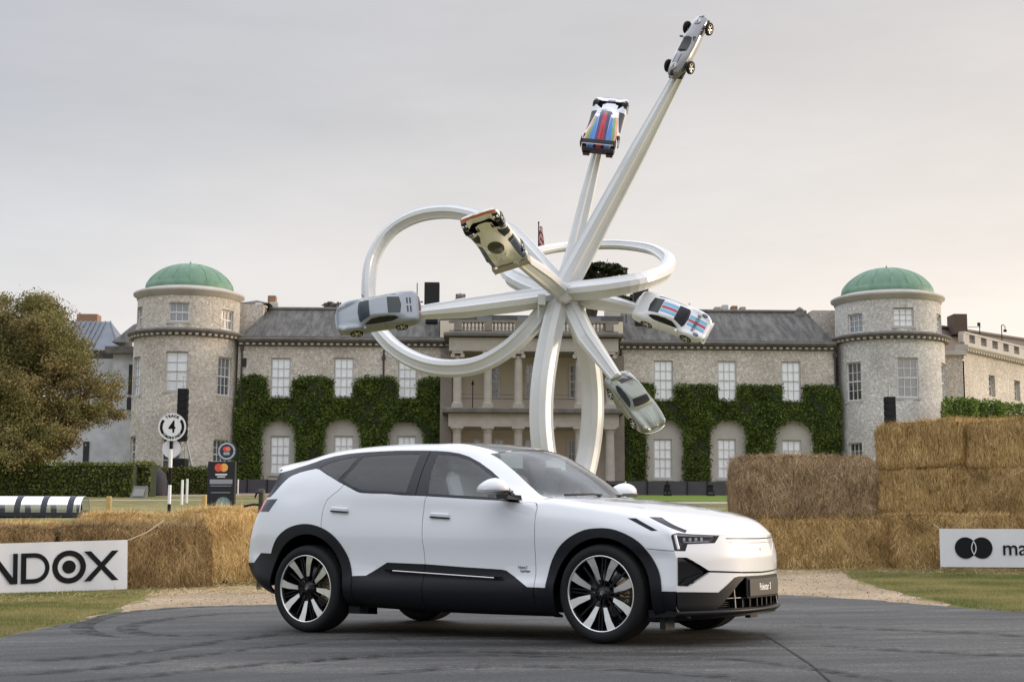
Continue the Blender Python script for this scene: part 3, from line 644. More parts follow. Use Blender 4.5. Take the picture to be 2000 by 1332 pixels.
def pwin(a, b_, t, bo, back, cols=2, rows=4):
    x0, x1 = hs(a), hs(b_); z1 = hz(t); z0 = hz(bo); window(house, T(((x0+x1)/2, -.06, (z0+z1)/2)), x1-x0, z1-z0, cols, rows, back, False)
for a, b_ in ((944, 975), (1026, 1043), (1112, 1130)): pwin(a, b_, 712, 778, ROOMDK)
for a, b_ in ((925, 940), (965, 985), (1025, 1050), (1108, 1124)): pwin(a, b_, 858, 940, GREYBL, 2, 3)
b = MB(); b.box((mx_, -.02, zl(770)), (w_-.2, .04, .05)); b.box((mx_, -.021, zl(762)), (w_-.2, .03, .03)); b.build('dado_rail', STONE, house)
xl = hs(923, -1.5); b = MB(); b.tube([(xl, -1.5, z_base2), (xl, -1.5, z_base2+1.7)], .03, 6); b.lathe([(.10, 0), (.05, .2), (.02, .3)], 10, T((xl, -1.5, z_base2+1.65))); b.build('lamp_stand', BLACKM, house)
# downpipes
for u, t, bo, dd in ((470, 665, 930, -.12), (748, 684, 780, -.08), (1632, 680, 900, -.15), (1213, 684, 800, -.1)):
    s_ = hs(u); b = MB(); b.tube([(s_, dd, hz(bo, u)), (s_, dd, hz(t, u))], .06, 6); b.box((s_, dd, hz(t, u)-.5), (.22, .2, .25)); b.build('downpipe', mat('dark cast iron', (.05, .045, .042), .6), house)
b = MB(); b.box((hs(475), -.03, hz(708, 475)), (.26, .06, .55)); b.build('wall_vent', ROOMDK, house)
# rear roofs and chimneys that show above the parapets
def hbox(name, u0, u1, v0, v1, dep, thick, m, bev=0):
    x0, z1 = hp(u0, v0, dep); x1, z0 = hp(u1, v1, dep); b = MB(); b.box(((x0+x1)/2, dep+thick/2, (z0+z1)/2), (x1-x0, thick, z1-z0), b=bev); return b.build(name, m, house)
hbox('attic_block', 456, 513, 593, 655, 4, 5, FLINT); hbox('attic_block', 1586, 1632, 606, 664, 4, 5, FLINT)
x, z = hp(490, 592, 4); b = MB(); b.add([(x-.8, 4, z), (x+1.3, 4, z), (x+.1, 6, z+.5), (x-.8, 9, z), (x+1.3, 9, z)], [(0, 1, 2), (1, 4, 2), (3, 0, 2)]); b.build('roof', SLATE, house)
for (u0, u1, v0, v1, dep, m) in ((523, 538, 577, 604, 6, TERRA), (526, 543, 590, 606, 5.6, WPAINT), (890, 909, 574, 604, 5, DARKSTONE), (1411, 1423, 595, 609, 6, WPAINT), (1429, 1441, 597, 609, 6, TERRA), (1446, 1457, 599, 609, 6, STONE), (1396, 1408, 599, 609, 6, STONE)):
    hbox('chimney', u0, u1, v0, v1+3, dep, .7, m, .03)
for u, v in ((899, 570), (1562, 597)):
    x, z = hp(u, v+14, 5); b = MB(); b.lathe([(.45, -.2), (.45, .05), (.28, .1), (.34, .25), (.15, .42), (.04, .5)], 14); b.build('roof_cowl', DARKSTONE, house, (x, 5, z-.1))
for (u0, u1) in ((885, 905), (1186, 1208)):
    hbox('roof_pedestal', u0-4, u1+4, 606, 634, .5, .8, ASHLAR)
# --- angled side wings
def side_wing(u0, D0, u1, D1):
    a = at(u0, 800, D0); c = at(u1, 800, D1); e = Vector((c.x-a.x, c.y-a.y, 0))
    return Matrix.Translation((a.x, a.y, HZ)) @ Matrix.Rotation(math.atan2(e.y, e.x), 4, 'Z'), e.length
HM = T((HO.x, HO.y, HZ)) @ Matrix.Rotation(HROT, 4, 'Z'); HI = HM.inverted()
MW, ln = side_wing(1886, 99, 2120, 117); ML = HI @ MW
zc = (at(1907, 690, 100).z-HZ)
def lobj(b, name, m, MM): o = b.build(name, m, house); o.matrix_local = MM; return o
wh = []; ws_ = []
for u in (1938, 1987, 2030, 2075):
    d = ray(u, 760); a = MW.inverted() @ Vector((0, 0, CAMH)); e = (MW.inverted().to_3x3() @ d); t = -a.y/e.y; ws_.append((a+e*t).x)
zw1, zw0 = zc-1.25, zc-2.75
for s_ in ws_: wh.append(rect_poly(s_-.55, s_+.55, zw0, zw1))
o = panel('wall', (0, ln, -1, zc), wh, .35, FLINT, house, nx=10, nz=3); o.matrix_local = ML
for s_ in ws_: window(house, ML @ T((s_, .3, (zw0+zw1)/2)), 1.06, zw1-zw0-.04, 2, 4, ROOMDK)
b = MB(); b.rings([[(x, y, z) for y, z in [(0, zc-.04), (-.15, zc), (-.45, zc+.3), (-.45, zc+.4), (-.1, zc+.48), (.5, zc+.48), (.5, zc-.04)]] for x in (-.3, ln)], True, True, False); lobj(b, 'cornice', ASHLAR, ML)
b = MB()
for i in range(int(ln/.45)): b.box((.1+i*.45, -.22, zc+.09), (.22, .16, .14))
stuff(lobj(b, 'dentils', ASHLAR, ML))
b = MB(); b.box((ln/2, .1, zc+.58), (ln, .4, .2)); b.box((ln/2, .1, zc+1.32), (ln, .42, .14))
for i in range(9): b.box((.35+i*2.0, .1, zc+.95), (1.0, .36, .6))
lobj(b, 'parapet', ASHLAR, ML)
for i in range(8):
    for k in range(5): o = obj('baluster', bm_, house, ML @ T((.95+i*2.0+k*.2, .1, zc+.66)))
rp = [ML.inverted() @ (HI @ at(*q)) for q in ((1822, 694, 102), (2120, 735, 119), (2120, 683, 124), (1822, 638, 107), (2120, 735, 132), (1822, 694, 115))]
b = MB(); b.add(rp, [(0, 1, 2, 3), (3, 2, 4, 5)]); b.tube([rp[3]+Vector((0, 0, .05)), rp[2]+Vector((0, 0, .05))], .16, 6); lobj(b, 'roof', mat('brown lichened roof', (.16, .12, .095), .85, noise=(3, .8), col2=(.09, .075, .065)), ML)
b = MB(); b.box((ln/2, 5, zc/2-.5), (ln-.3, 9, zc)); lobj(b, 'room_block', ROOMDK, ML)
hbox('link_wall', 1838, 1889, 693, 960, 3.2, 5, FLINT); hbox('link_cornice', 1838, 1889, 684, 693, 2.9, 1, ASHLAR)
hbox('chimney', 1863, 1890, 613, 652, 11, 1.6, BRICK)
hbox('tall_window', 1841, 1848, 725, 790, 3.14, .1, ROOMDK)
# left wing, mostly behind the oak
hbox('side_wall', 221, 270, 690, 960, 4.5, 6, mat('cool pale render', (.62, .63, .65), .9, noise=(.9, .35), col2=(.42, .42, .43))); hbox('side_wall', 120, 221, 700, 970, 6.5, 6, MATS['cool pale render'])
hbox('side_cornice', 205, 268, 676, 690, 4.0, 5, DARKSTONE)
x0, zA = hp(110, 683, 6); x1, zB = hp(232, 683, 6); _, zR = hp(180, 626, 9)
b = MB(); b.add([(x0, 6, zA), (x1, 6, zA), (x1-1.5, 9.5, zR), (x0, 9.5, zR), (x0, 13, zA), (x1, 13, zA)], [(0, 1, 2, 3), (3, 2, 5, 4), (1, 5, 2)]); b.build('roof', LEAD, house)
b = MB()
for i in range(9):
    xx = x0+(x1-x0-1.5)*i/8; b.tube([(xx+1.5*(1 if i > 7 else 0), 5.95, zA+.03), (xx, 9.4, zR+.03)], .04, 5)
stuff(b.build('roof_seams', LEAD, house))
x0, zA = hp(218, 668, 4); x1, _ = hp(268, 668, 4); _, zR = hp(240, 624, 7)
b = MB(); b.add([(x0, 4, zA), (x1, 4, zA), (x1, 7.5, zR+.2), (x0+.6, 7.5, zR-.3), (x0, 10, zA)], [(0, 1, 2, 3), (0, 3, 4)]); b.build('roof', SLATE, house)
hbox('chimney', 150, 189, 613, 640, 10, 1.2, TERRA)
for (u0, u1, v0, v1, dd) in ((252, 260, 712, 770, 4.42), (248, 256, 775, 800, 4.3), (163, 171, 862, 940, 6.42)): hbox('side_window', u0, u1, v0, v1, dd, .1, ROOMDK)

# --- aerials, screens, flag on the roof
def hworld(u, v, dep): x, z = hp(u, v, dep); return HM @ Vector((x, dep, z))
def screen(u0, u1, v0, v1, dep, label):
    a = hworld(u0, v0, dep); c = hworld(u1, v1, dep); wdt = (c.x-a.x); h = a.z-c.z
    t = thing('loudspeaker_cabinet', label, 'loudspeaker', (a.x+wdt/2, a.y, c.z), HROT)
    b = MB(); b.box((0, .4, h/2), (wdt, .8, h), b=.03); b.build('cabinet', BLACKM, t)
    b = MB(); b.box((0, -.012, h/2), (wdt-.12, .02, h-.12)); b.build('front_grille', mat('speaker grille', (.012, .012, .013), .8), t)
    b = MB(); b.box((-wdt/2-.35, .4, .3), (.5, .08, .08)); b.tube([(-wdt/2-.5, .4, -.8), (-wdt/2-.5, .4, 1.6)], .03, 6); b.box((0, .4, -.55), (wdt*.8, .6, 1.2)); b.build('bracket', BLACKM, t)
screen(829, 858, 551, 597, 2.5, 'tall black loudspeaker cabinet on the roof left of the portico')
screen(1238, 1267, 561, 607, 2.5, 'black loudspeaker cabinet on the roof behind the striped white car')
p = hworld(1052, 486, 6); t = thing('flagpole', 'flagpole with limp red and white flag above the portico roof', 'flagpole', (p.x, p.y, p.z-4.5))
b = MB(); b.tube([(0, 0, 0), (0, 0, 6.3)], [.06, .04], 8); b.lathe([(.02, 6.3), (.08, 6.36), (.02, 6.45)], 8); b.build('pole', BLACKM, t)
b = MB(); vs = []; fs = []
for i in range(9):
    for k in range(5): vs.append((.05+.42*k/4*(.45+.55*i/8)+.02*math.sin(i*2.), .07*math.sin(k*2.1+i*.4), 6.1-1.75*i/8))
for i in range(8):
    for k in range(4): fs.append((i*5+k, i*5+k+1, (i+1)*5+k+1, (i+1)*5+k))
def flag_extra(m, n, l, p_, t_):
    wv = nn(n, 'ShaderNodeTexWave', Scale=1.3); wv.bands_direction = 'DIAGONAL'; l.new(t_.outputs['Object'], wv.inputs[0]); r = ramp(n, l, wv.outputs[0], [(.45, (.42, .045, .05)), (.55, (.55, .5, .48))]); r.color_ramp.interpolation = 'CONSTANT'; l.new(r.outputs[0], p_.inputs['Base Color'])
b.add(vs, fs, True); b.build('flag', mat('red and white flag', (.4, .05, .05), .8, extra=flag_extra), t)
for u, v, lab in ((1914, 631, 'roof aerial with long horizontal arm above the right wing'), (1957, 634, 'roof camera mast with rounded head above the right wing')):
    p = hworld(u, v+28, 9); t = thing('roof_aerial' if u < 1950 else 'roof_camera', lab, 'aerial' if u < 1950 else 'camera', p)
    b = MB(); b.tube([(0, 0, -1.3), (0, 0, 1.0)], .035, 6); b.build('mast', BLACKM, t)
    b = MB()
    if u < 1950:
        b.tube([(-.85, 0, .75), (.1, 0, .75)], .02, 5); b.tube([(-.6, 0, .35), (.1, 0, .35)], .02, 5); b.box((-.05, 0, .95), (.2, .1, .25)); b.build('arm', BLACKM, t)
    else: b.tube([(0, 0, 1), (.15, 0, 1.02), (.25, 0, .9), (.25, 0, .7)], .03, 6); b.lathe([(.02, 0), (.13, .04), (.13, .16), (.05, .2)], 10, T((.25, 0, .5))); b.build('head', BLACKM, t)

# --- ivy and other planting
LEAFM = attr_mat('green leaves', .6, .22)
def leafcloud(name, P, size, cA, cB, rng, parent=None, third=None, asp=.6):
    k = len(P); V = leaves(P, size, None, rng, aspect=asp); t = rng.beta(1.6, 2.6, (k, 1))
    # clumps of paler and darker growth
    cl = (.5+.5*np.sin(P[:, :1]*2.1+1.3*np.sin(P[:, 2:3]*2.7))*np.cos(P[:, 2:3]*1.9+P[:, 1:2]*1.1)); t = np.clip(t*.75+.3*cl, 0, 1)
    col = (1-t)*np.array(cA)+t*np.array(cB)
    if third is not None:
        u = np.clip(.5+.6*np.sin(P[:, :1]*.9+1.7*np.sin(P[:, 2:3]*.8+P[:, 1:2]*.5))*np.sin(P[:, 2:3]*1.1+.6*P[:, :1])+rng.normal(0, .15, (k, 1)), 0, 1); col = col*(1-u)+u*(.45+.75*t)*np.array(third)
    me = cloud_mesh(name, V, col, LEAFM, 4); o = obj(name, me, parent); return stuff(o)
def ivy(name, label, polys, cuts, n, seed):
    rng = np.random.default_rng(seed); t = thing(name, label, 'climbing plant', (HO.x, HO.y, HZ), HROT)
    lp = [[hp(u, v) for u, v in q] for q in polys]; lc = [[hp(u, v) for u, v in q] for q in cuts]
    P = []; G0 = []
    xs_ = [p[0] for q in lp for p in q]; zs_ = [p[1] for q in lp for p in q]; x0, x1, z0, z1 = min(xs_), max(xs_), min(zs_), max(zs_)
    def ok(x, z): return any(inpoly(x, z, q) for q in lp) and not any(inpoly(x, z, q) for q in lc)
    while len(P) < n:
        x, z = rng.uniform(x0, x1), rng.uniform(z0, z1); jx, jz = rng.normal(0, .10, 2)
        if ok(x+jx, z+jz):
            dpt = .26+.10*math.sin(x*1.9+.7*math.sin(z*1.3))*math.sin(z*1.6+x*.6)+.07*math.sin(x*5.1)*math.sin(z*4.3)
            P.append((x, -dpt*rng.uniform(.25, 1.05), z))
    leafcloud('leaves', np.array(P), .080, (.034, .060, .012), (.20, .27, .05), rng, t)
    # woody backing in small blocks following the same outline
    b = MB(); st = .3
    for i in range(int((x1-x0)/st)+1):
        for k in range(int((z1-z0)/st)+1):
            x, z = x0+i*st, z0+k*st
            if ok(x-.12, z) and ok(x+.12, z) and ok(x, z+.12): b.box((x, -.07-.03*((i+k) % 2), z), (st*1.05, .14, st*1.05))
    b.build('stems', mat('dark ivy stems', (.022, .032, .012), .95), t)
def archpx(a, b_, t, bo=965, n=12):
    r = (b_-a)/2; c = (a+b_)/2; ry = r*.95
    return [(a, bo)]+[(c-r*math.cos(PI*k/n), t+ry-ry*math.sin(PI*k/n)) for k in range(n+1)]+[(b_, bo)]
ivy('ivy', 'clipped dark ivy around the three arched windows left of the portico', [[(457, 945), (459, 800), (470, 738), (500, 731), (520, 740), (524, 773), (527, 778), (569, 778), (571, 745), (590, 737), (636, 736), (651, 745), (652, 778), (690, 778), (692, 745), (712, 736), (770, 738), (777, 750), (777, 779), (815, 779), (818, 745), (840, 738), (872, 741), (877, 760), (876, 945)]],
    [archpx(511, 578, 818), archpx(633, 705, 816), archpx(756, 828, 820)], 42000, 21)
ivy('ivy', 'clipped dark ivy around the three arched windows right of the portico', [[(1210, 950), (1212, 750), (1262, 748), (1279, 752), (1276, 783), (1315, 784), (1317, 752), (1398, 751), (1401, 783), (1438, 784), (1440, 752), (1528, 752), (1527, 785), (1563, 786), (1572, 752), (1636, 754), (1642, 780), (1643, 952)]],
    [archpx(1262, 1334, 817), archpx(1386, 1457, 818), archpx(1511, 1588, 820)], 42000, 22)
def blob(P0, rad, n, rng, squash=1.):
    d = rng.normal(size=(n, 3)); d /= np.linalg.norm(d, axis=1)[:, None]; r = rng.uniform(.55, 1., (n, 1))**.6
    return np.array(P0)+d*r*np.array(rad)
def bush(label, u0, u1, v0, v1, D, n, seed, cA=(.045, .085, .014), cB=(.24, .33, .05), name='bush'):
    rng = np.random.default_rng(seed); a = at(u0, v1, D); c = at(u1, v0, D); wdt = c.x-a.x; gz = min(a.z, G((a.x+c.x)/2, D)); h = c.z-gz
    t = thing(name, label, 'shrub', ((a.x+c.x)/2, D, gz)); P = []
    for k in range(30):
        q = (((k % 6)/5-.5)*wdt*.86, rng.uniform(-.3, .3), h*(.25+.14*(k//6))); P.append(blob(q, (wdt*.15, .7, h*.16), n//30, rng))
    leafcloud('leaves', np.concatenate(P), .085, cA, cB, rng, t)
    b = MB()
    for k in range(5): b.tube([(0, 0, 0), (rng.uniform(-.3, .3)*wdt, rng.uniform(-.3, .3), h*.45), (rng.uniform(-.4, .4)*wdt, rng.uniform(-.4, .4), h*.75)], [.07, .04, .02], 5)
    b.build('stems', mat('bark', (.07, .05, .035), .95), t)
bush('bright green shrub beside the right tower behind the straw stack', 1846, 1905, 768, 905, 90, 15000, 31)
bush('bright green shrub under the first window of the right wing', 1900, 1958, 772, 905, 91, 15000, 32)
bush('rounded green shrub at the right edge below the far wing', 1950, 2035, 779, 905, 92, 15000, 33)
# hedge
def hedge():
    rng = np.random.default_rng(41); segs = [((-120, 903), (-120, 968), (262, 902), (262, 966), 76), ((262, 902), (262, 966), (296, 903), (296, 966), 77), ((296, 912), (296, 966), (455, 916), (455, 966), 84)]
    a0 = at(100, 960, 76); t = thing('hedge', 'long clipped yew hedge in front of the left wing, stepping down to the tower', 'hedge', (a0.x, 76, G(a0.x, 76)))
    off = Vector(t.location); P = []; b = MB()
    for (p, q, r, s, D) in segs:
        A, B_, C_ = at(*p, D), at(*q, D), at(*r, D); z0 = G(A.x, D)-.1; z1 = A.z; dp = 1.3
        b = MB(); b.box(((A.x+C_.x)/2-off.x, dp/2+D-off.y+.1, (z0+z1)/2-off.z-.05), (C_.x-A.x-.1, dp, z1-z0-.12)); b.build('stems', mat('dark ivy stems', (.022, .032, .012), .95), t)
        n = int((C_.x-A.x)*520)
        x = rng.uniform(A.x, C_.x, n)-off.x; fz = rng.uniform(0, 1, n); top = rng.uniform(0, 1, n) < .2
        y = np.where(top, rng.uniform(0, dp, n), rng.uniform(-.08, .1, n))+D-off.y; z = np.where(top, z1+rng.normal(0, .05, n), z0+(z1-z0)*fz)-off.z
        P.append(np.stack([x, y, z], 1))
    leafcloud('leaves', np.concatenate(P), .075, (.055, .072, .016), (.23, .25, .05), rng, t)
hedge()
# ------------------------------------------------------------------ trees
def tree(name, label, base, H, trunk_r, blobs, leaf, n, cA, cB, seed, cat='tree', trunk_h=.3, bark=(.06, .045, .035)):
    rng = np.random.default_rng(seed); t = thing(name, label, cat, base); b = MB()
    b.tube([(0, 0, -.3), (.1, 0, H*trunk_h*.5), (.05, .1, H*trunk_h)], [trunk_r*1.3, trunk_r, trunk_r*.75], 10)
    for (c, r, wt) in blobs:
        c = Vector(c); m = Vector((c.x*.45, c.y*.45, H*trunk_h+(c.z-H*trunk_h)*.55)); b.tube([(.05, .1, H*trunk_h*.9), m, c], [trunk_r*.5, trunk_r*.28, .04], 6)
        for k in range(4):
            e = c+Vector(rng.normal(size=3))*Vector(r).length*.17; b.tube([m.lerp(c, .6), e], [.07, .02], 4)
    b.build('trunk', mat('bark '+name, bark, .95, noise=(4, .7), bump=(12, .6)), t)
    P = []; tot = sum(q[2] for q in blobs)
    for (c, r, wt) in blobs:
        k = int(n*wt/tot); m = max(5, int(k/150)); d = rng.normal(size=(m, 3)); d /= np.linalg.norm(d, axis=1)[:, None]
        cc = np.array(c)+d*np.array(r)*rng.uniform(.35, 1.05, (m, 1)); s = np.mean(r)*.16
        idx = rng.integers(0, m, k); q = rng.normal(size=(k, 3))*[s, s, s*.55]; P.append(cc[idx]+q)
    leafcloud('crown', np.concatenate(P), leaf, cA, cB, rng, t, third=(.30, .235, .10) if name == 'oak_tree' else None); return t
# oak: crown masses placed from its outline
D = 81; o0 = at(60, 950, D); base = Vector((o0.x, D, G(o0.x, D))); bl = []
for (u, v, ru, rv, dy) in [(60, 620, 70, 45, 0), (15, 650, 60, 50, 1), (110, 660, 60, 45, -1), (60, 700, 90, 60, 0), (140, 710, 55, 50, -1), (-30, 700, 80, 70, 1), (30, 770, 90, 60, -2), (120, 790, 60, 55, -1), (185, 760, 40, 40, 0), (205, 800, 30, 28, 0), (175, 815, 35, 25, -1), (20, 840, 80, 55, -2), (95, 850, 60, 50, -2), (-60, 800, 80, 80, 0), (110, 885, 45, 30, -2.5), (40, 890, 70, 32, -3), (85, 600, 40, 28, 0), (-60, 640, 60, 50, 0), (130, 880, 35, 25, -3), (60, 905, 70, 25, -3.5), (-20, 895, 60, 35, -3), (150, 850, 30, 25, -2)]:
    p = at(u, v, D)-base; bl.append(((p.x, dy*1.3, p.z), (ru/FPX*D, 2.6+ru/FPX*D*.5, rv/FPX*D), ru*rv))
tree('oak_tree', 'large spreading oak with olive and rust foliage at the left edge', base, 10.5, .55, bl, .065, 190000, (.060, .066, .018), (.30, .27, .09), 51, trunk_h=.28)
# cedar of Lebanon behind the roof: flat shelves
D = 135; o0 = at(1150, 640, D); base = Vector((o0.x, D, G(o0.x, D))); bl = []
for (u, v, ru, rv) in [(1160, 520, 22, 5), (1185, 527, 34, 5), (1150, 533, 26, 5), (1200, 530, 22, 4), (1140, 545, 20, 5), (1165, 541, 26, 4)]:
    p = at(u, v, D)-base; bl.append(((p.x, 0, p.z), (ru/FPX*D, ru/FPX*D, rv/FPX*D), ru*rv))
tree('cedar_tree', 'flat topped cedar rising behind the roof by the hub of the sculpture', base, 20, .4, bl, .22, 9000, (.02, .028, .014), (.07, .08, .04), 52, trunk_h=.8)
for (u, v, ru, rv, D, sd_, lab) in ((1235, 584, 40, 12, 125, 53, 'low rounded tree top behind the roof right of the sculpture hub'), (655, 600, 15, 9, 120, 54, 'small twiggy tree top behind the roof above the nose of the silver car')):
    o0 = at(u, 640, D); base = Vector((o0.x, D, G(o0.x, D))); bl = []
    for k in range(5): p = at(u+(k-2)*ru*.42, v+(k % 2)*3, D)-base; bl.append(((p.x, 0, p.z), (ru*.4/FPX*D, 1.5, rv/FPX*D*.8), 1))
    tree('garden_tree', lab, base, 15, .3, bl, .15, 5000 if ru > 20 else 1500, (.04, .05, .02) if ru > 20 else (.12, .10, .10), (.15, .15, .06) if ru > 20 else (.25, .2, .2), sd_, trunk_h=.75)
# ------------------------------------------------------------------ VEHICLE BODY ENGINE
def ip(x, pts):
    X = np.array([p[0] for p in pts], float); Y = np.array([p[1] for p in pts], float)
    return float(hermite(Y, X, np.array([min(max(x, X[0]), X[-1])]))[0])
class Body:
    """half body (y<=0 side) lofted through control points ctrl[i][j]"""
    def __init__(s, ctrl, ci=.05, cj=.05, out=(0, -1, .5)):
        Cc = np.array(ctrl, float); ni, nj, _ = Cc.shape
        ti = np.concatenate([[0], np.cumsum(np.maximum(.02, np.linalg.norm(np.diff(Cc, axis=0), axis=2).mean(1)))])
        tj = np.concatenate([[0], np.cumsum(np.maximum(.01, np.linalg.norm(np.diff(Cc, axis=1), axis=2).mean(0)))])
        def fine(t, c): 
            o = []; f = []
            for k in range(len(t)-1):
                m = max(1, int(math.ceil((t[k+1]-t[k])/c)))
                for q in range(m): o.append(t[k]+(t[k+1]-t[k])*q/m); f.append(k+q/m)
            return np.array(o+[t[-1]]), f+[len(t)-1]
        fi, s.fi = fine(ti, ci); fj, s.fj = fine(tj, cj)
        A = hermite(Cc, ti, fi); A = np.swapaxes(hermite(np.swapaxes(A, 0, 1), tj, fj), 0, 1)
        s.bm = bm = bmesh.new(); s.li = bm.faces.layers.float.new('i'); s.lj = bm.faces.layers.float.new('j')
        V = [[bm.verts.new(A[a, b]) for b in range(A.shape[1])] for a in range(A.shape[0])]
        for a in range(A.shape[0]-1):
            for b in range(A.shape[1]-1):
                q = [V[a][b], V[a+1][b], V[a+1][b+1], V[a][b+1]]
                f = bm.faces.new(q[::-1]); f[s.li] = (s.fi[a]+s.fi[a+1])/2; f[s.lj] = (s.fj[b]+s.fj[b+1])/2
        bm.normal_update(); o_ = Vector(out)
        if sum((f.normal*f.calc_area() for f in bm.faces), Vector()).dot(o_) < 0:
            for f in bm.faces: f.normal_flip()
        bm.normal_update()
    def classify(s, fn):
        s.bm.normal_update(); s.N = {v: v.normal.copy() for v in s.bm.verts}; s.cls = {}
        for f in s.bm.faces:
            c = f.calc_center_median(); s.cls.setdefault(fn(c, f[s.li], f[s.lj], f), []).append(f)
    def part(s, name, key, material, parent, off=0., skirt=.018, mode='half', flip=False, **tg):
        """mode: half (this side), mirror (other side), both (joined)"""
        keys = key if isinstance(key, (list, tuple)) else [key]
        F = [f for k in keys for f in s.cls.get(k, [])]
        if not F: return None
        Fs = set(F); vi = {}; co = []; no = []; faces = []; ln = []; smt = []
        sg = -1 if flip else 1
        for f in F:
            for v in f.verts:
                if v not in vi: vi[v] = len(co); n_ = s.N[v]*sg; co.append(v.co+n_*off); no.append(n_)
            r = [vi[v] for v in (f.verts[::-1] if flip else f.verts)]; faces.append(r); ln += [no[q] for q in r]
        nb = len(co)
        if skirt:
            for f in F:
                vs_ = list(f.verts)
                for a, b in zip(vs_, vs_[1:]+vs_[:1]):
                    e = s.bm.edges.get((a, b))
                    if sum(1 for g in e.link_faces if g in Fs) == 1 and not (abs(a.co.y) < 1e-4 and abs(b.co.y) < 1e-4):
                        A, B_ = co[vi[a]], co[vi[b]]; k = len(co); co += [A, A-no[vi[a]]*skirt, B_-no[vi[b]]*skirt, B_]
                        q = [k, k+1, k+2, k+3]; nn_ = (co[k+1]-co[k]).cross(co[k+3]-co[k])
                        if nn_.length < 1e-12: nn_ = Vector((0, 0, 1))
                        faces.append(q); ln += [nn_.normalized()]*4
        outs = []
        def mk(objname, sides):
            c2 = []; f2 = []; l2 = []
            for sd_ in sides:
                b0 = len(c2)
                c2 += [(p[0], p[1]*sd_, p[2]) for p in co]
                if sd_ == 1: f2 += [[q+b0 for q in f] for f in faces]; l2 += [tuple(q) for q in ln]
                else:
                    p = 0
                    for f in faces:
                        f2.append([q+b0 for q in f[::-1]]); l2 += [(q[0], -q[1], q[2]) for q in ln[p:p+len(f)][::-1]]; p += len(f)
            me = bpy.data.meshes.new(objname); me.from_pydata(c2, [], f2); me.materials.append(material)
            me.polygons.foreach_set('use_smooth', [True]*len(f2)); me.update()
            if len(me.loops) == len(l2): me.normals_split_custom_set(l2)
            return obj(objname, me, parent, **tg)
        if mode == 'both': return mk(name, (1, -1))
        if mode == 'pair': return mk(name, (1,)), mk(name, (-1,))
        return mk(name, (1,) if mode == 'half' else (-1,))
def strip_poly(pts, wd):
    L_ = []; R2 = []
    for i, p in enumerate(pts):
        a = pts[max(i-1, 0)]; b = pts[min(i+1, len(pts)-1)]; dx, dy = b[0]-a[0], b[1]-a[1]; l = math.hypot(dx, dy); nx, ny = -dy/l*wd/2, dx/l*wd/2
        L_.append((p[0]+nx, p[1]+ny)); R2.append((p[0]-nx, p[1]-ny))
    return L_+R2[::-1]

def paint(name, col, **kw): return mat(name, col, kw.get('rough', .28), metal=kw.get('metal', 0), spec=.5, coat=kw.get('coat', 1.0))
CARW = paint('pearl white car paint', (.69, .702, .725), rough=.3)
CLAD = mat('dark grey cladding plastic', (.006, .0068, .009), .42, spec=.25, bump=(400, .05, .001))
TYRE = mat('tyre rubber', (.010, .010, .0105), .75, spec=.3, bump=(60, .15, .003))
RIMS = mat('machined alloy', (.78, .77, .75), .30, metal=.85)
RIMK = mat('black alloy', (.006, .006, .007), .3, spec=.3)
GOLD = mat('gold brake caliper', (.50, .36, .20), .35, metal=.6)
DISC = mat('brake disc steel', (.35, .34, .33), .4, metal=1)
CHROME = mat('brushed chrome strip', (.75, .74, .72), .18, metal=1)
def carglass(name, tint, ior, rough=0.0):
    m = glass_mat(name, tint, 1.0, rough)
    for q in m.node_tree.nodes:
        if q.type == 'FRESNEL': q.inputs[0].default_value = ior
    return m
TINT = carglass('privacy tinted glass', (.16, .19, .22), 1.62)
CLEARG = carglass('front door glass', (.80, .84, .86), 1.6)
WSG = carglass('windscreen glass', (.84, .91, .87), 1.62)
LENS = carglass('lamp lens', (.9, .9, .92), 1.5)
REDL = mat('red tail lamp', (.60, .05, .09), .2, coat=1)
CREAM = mat('cream leather', (.80, .79, .75), .55)

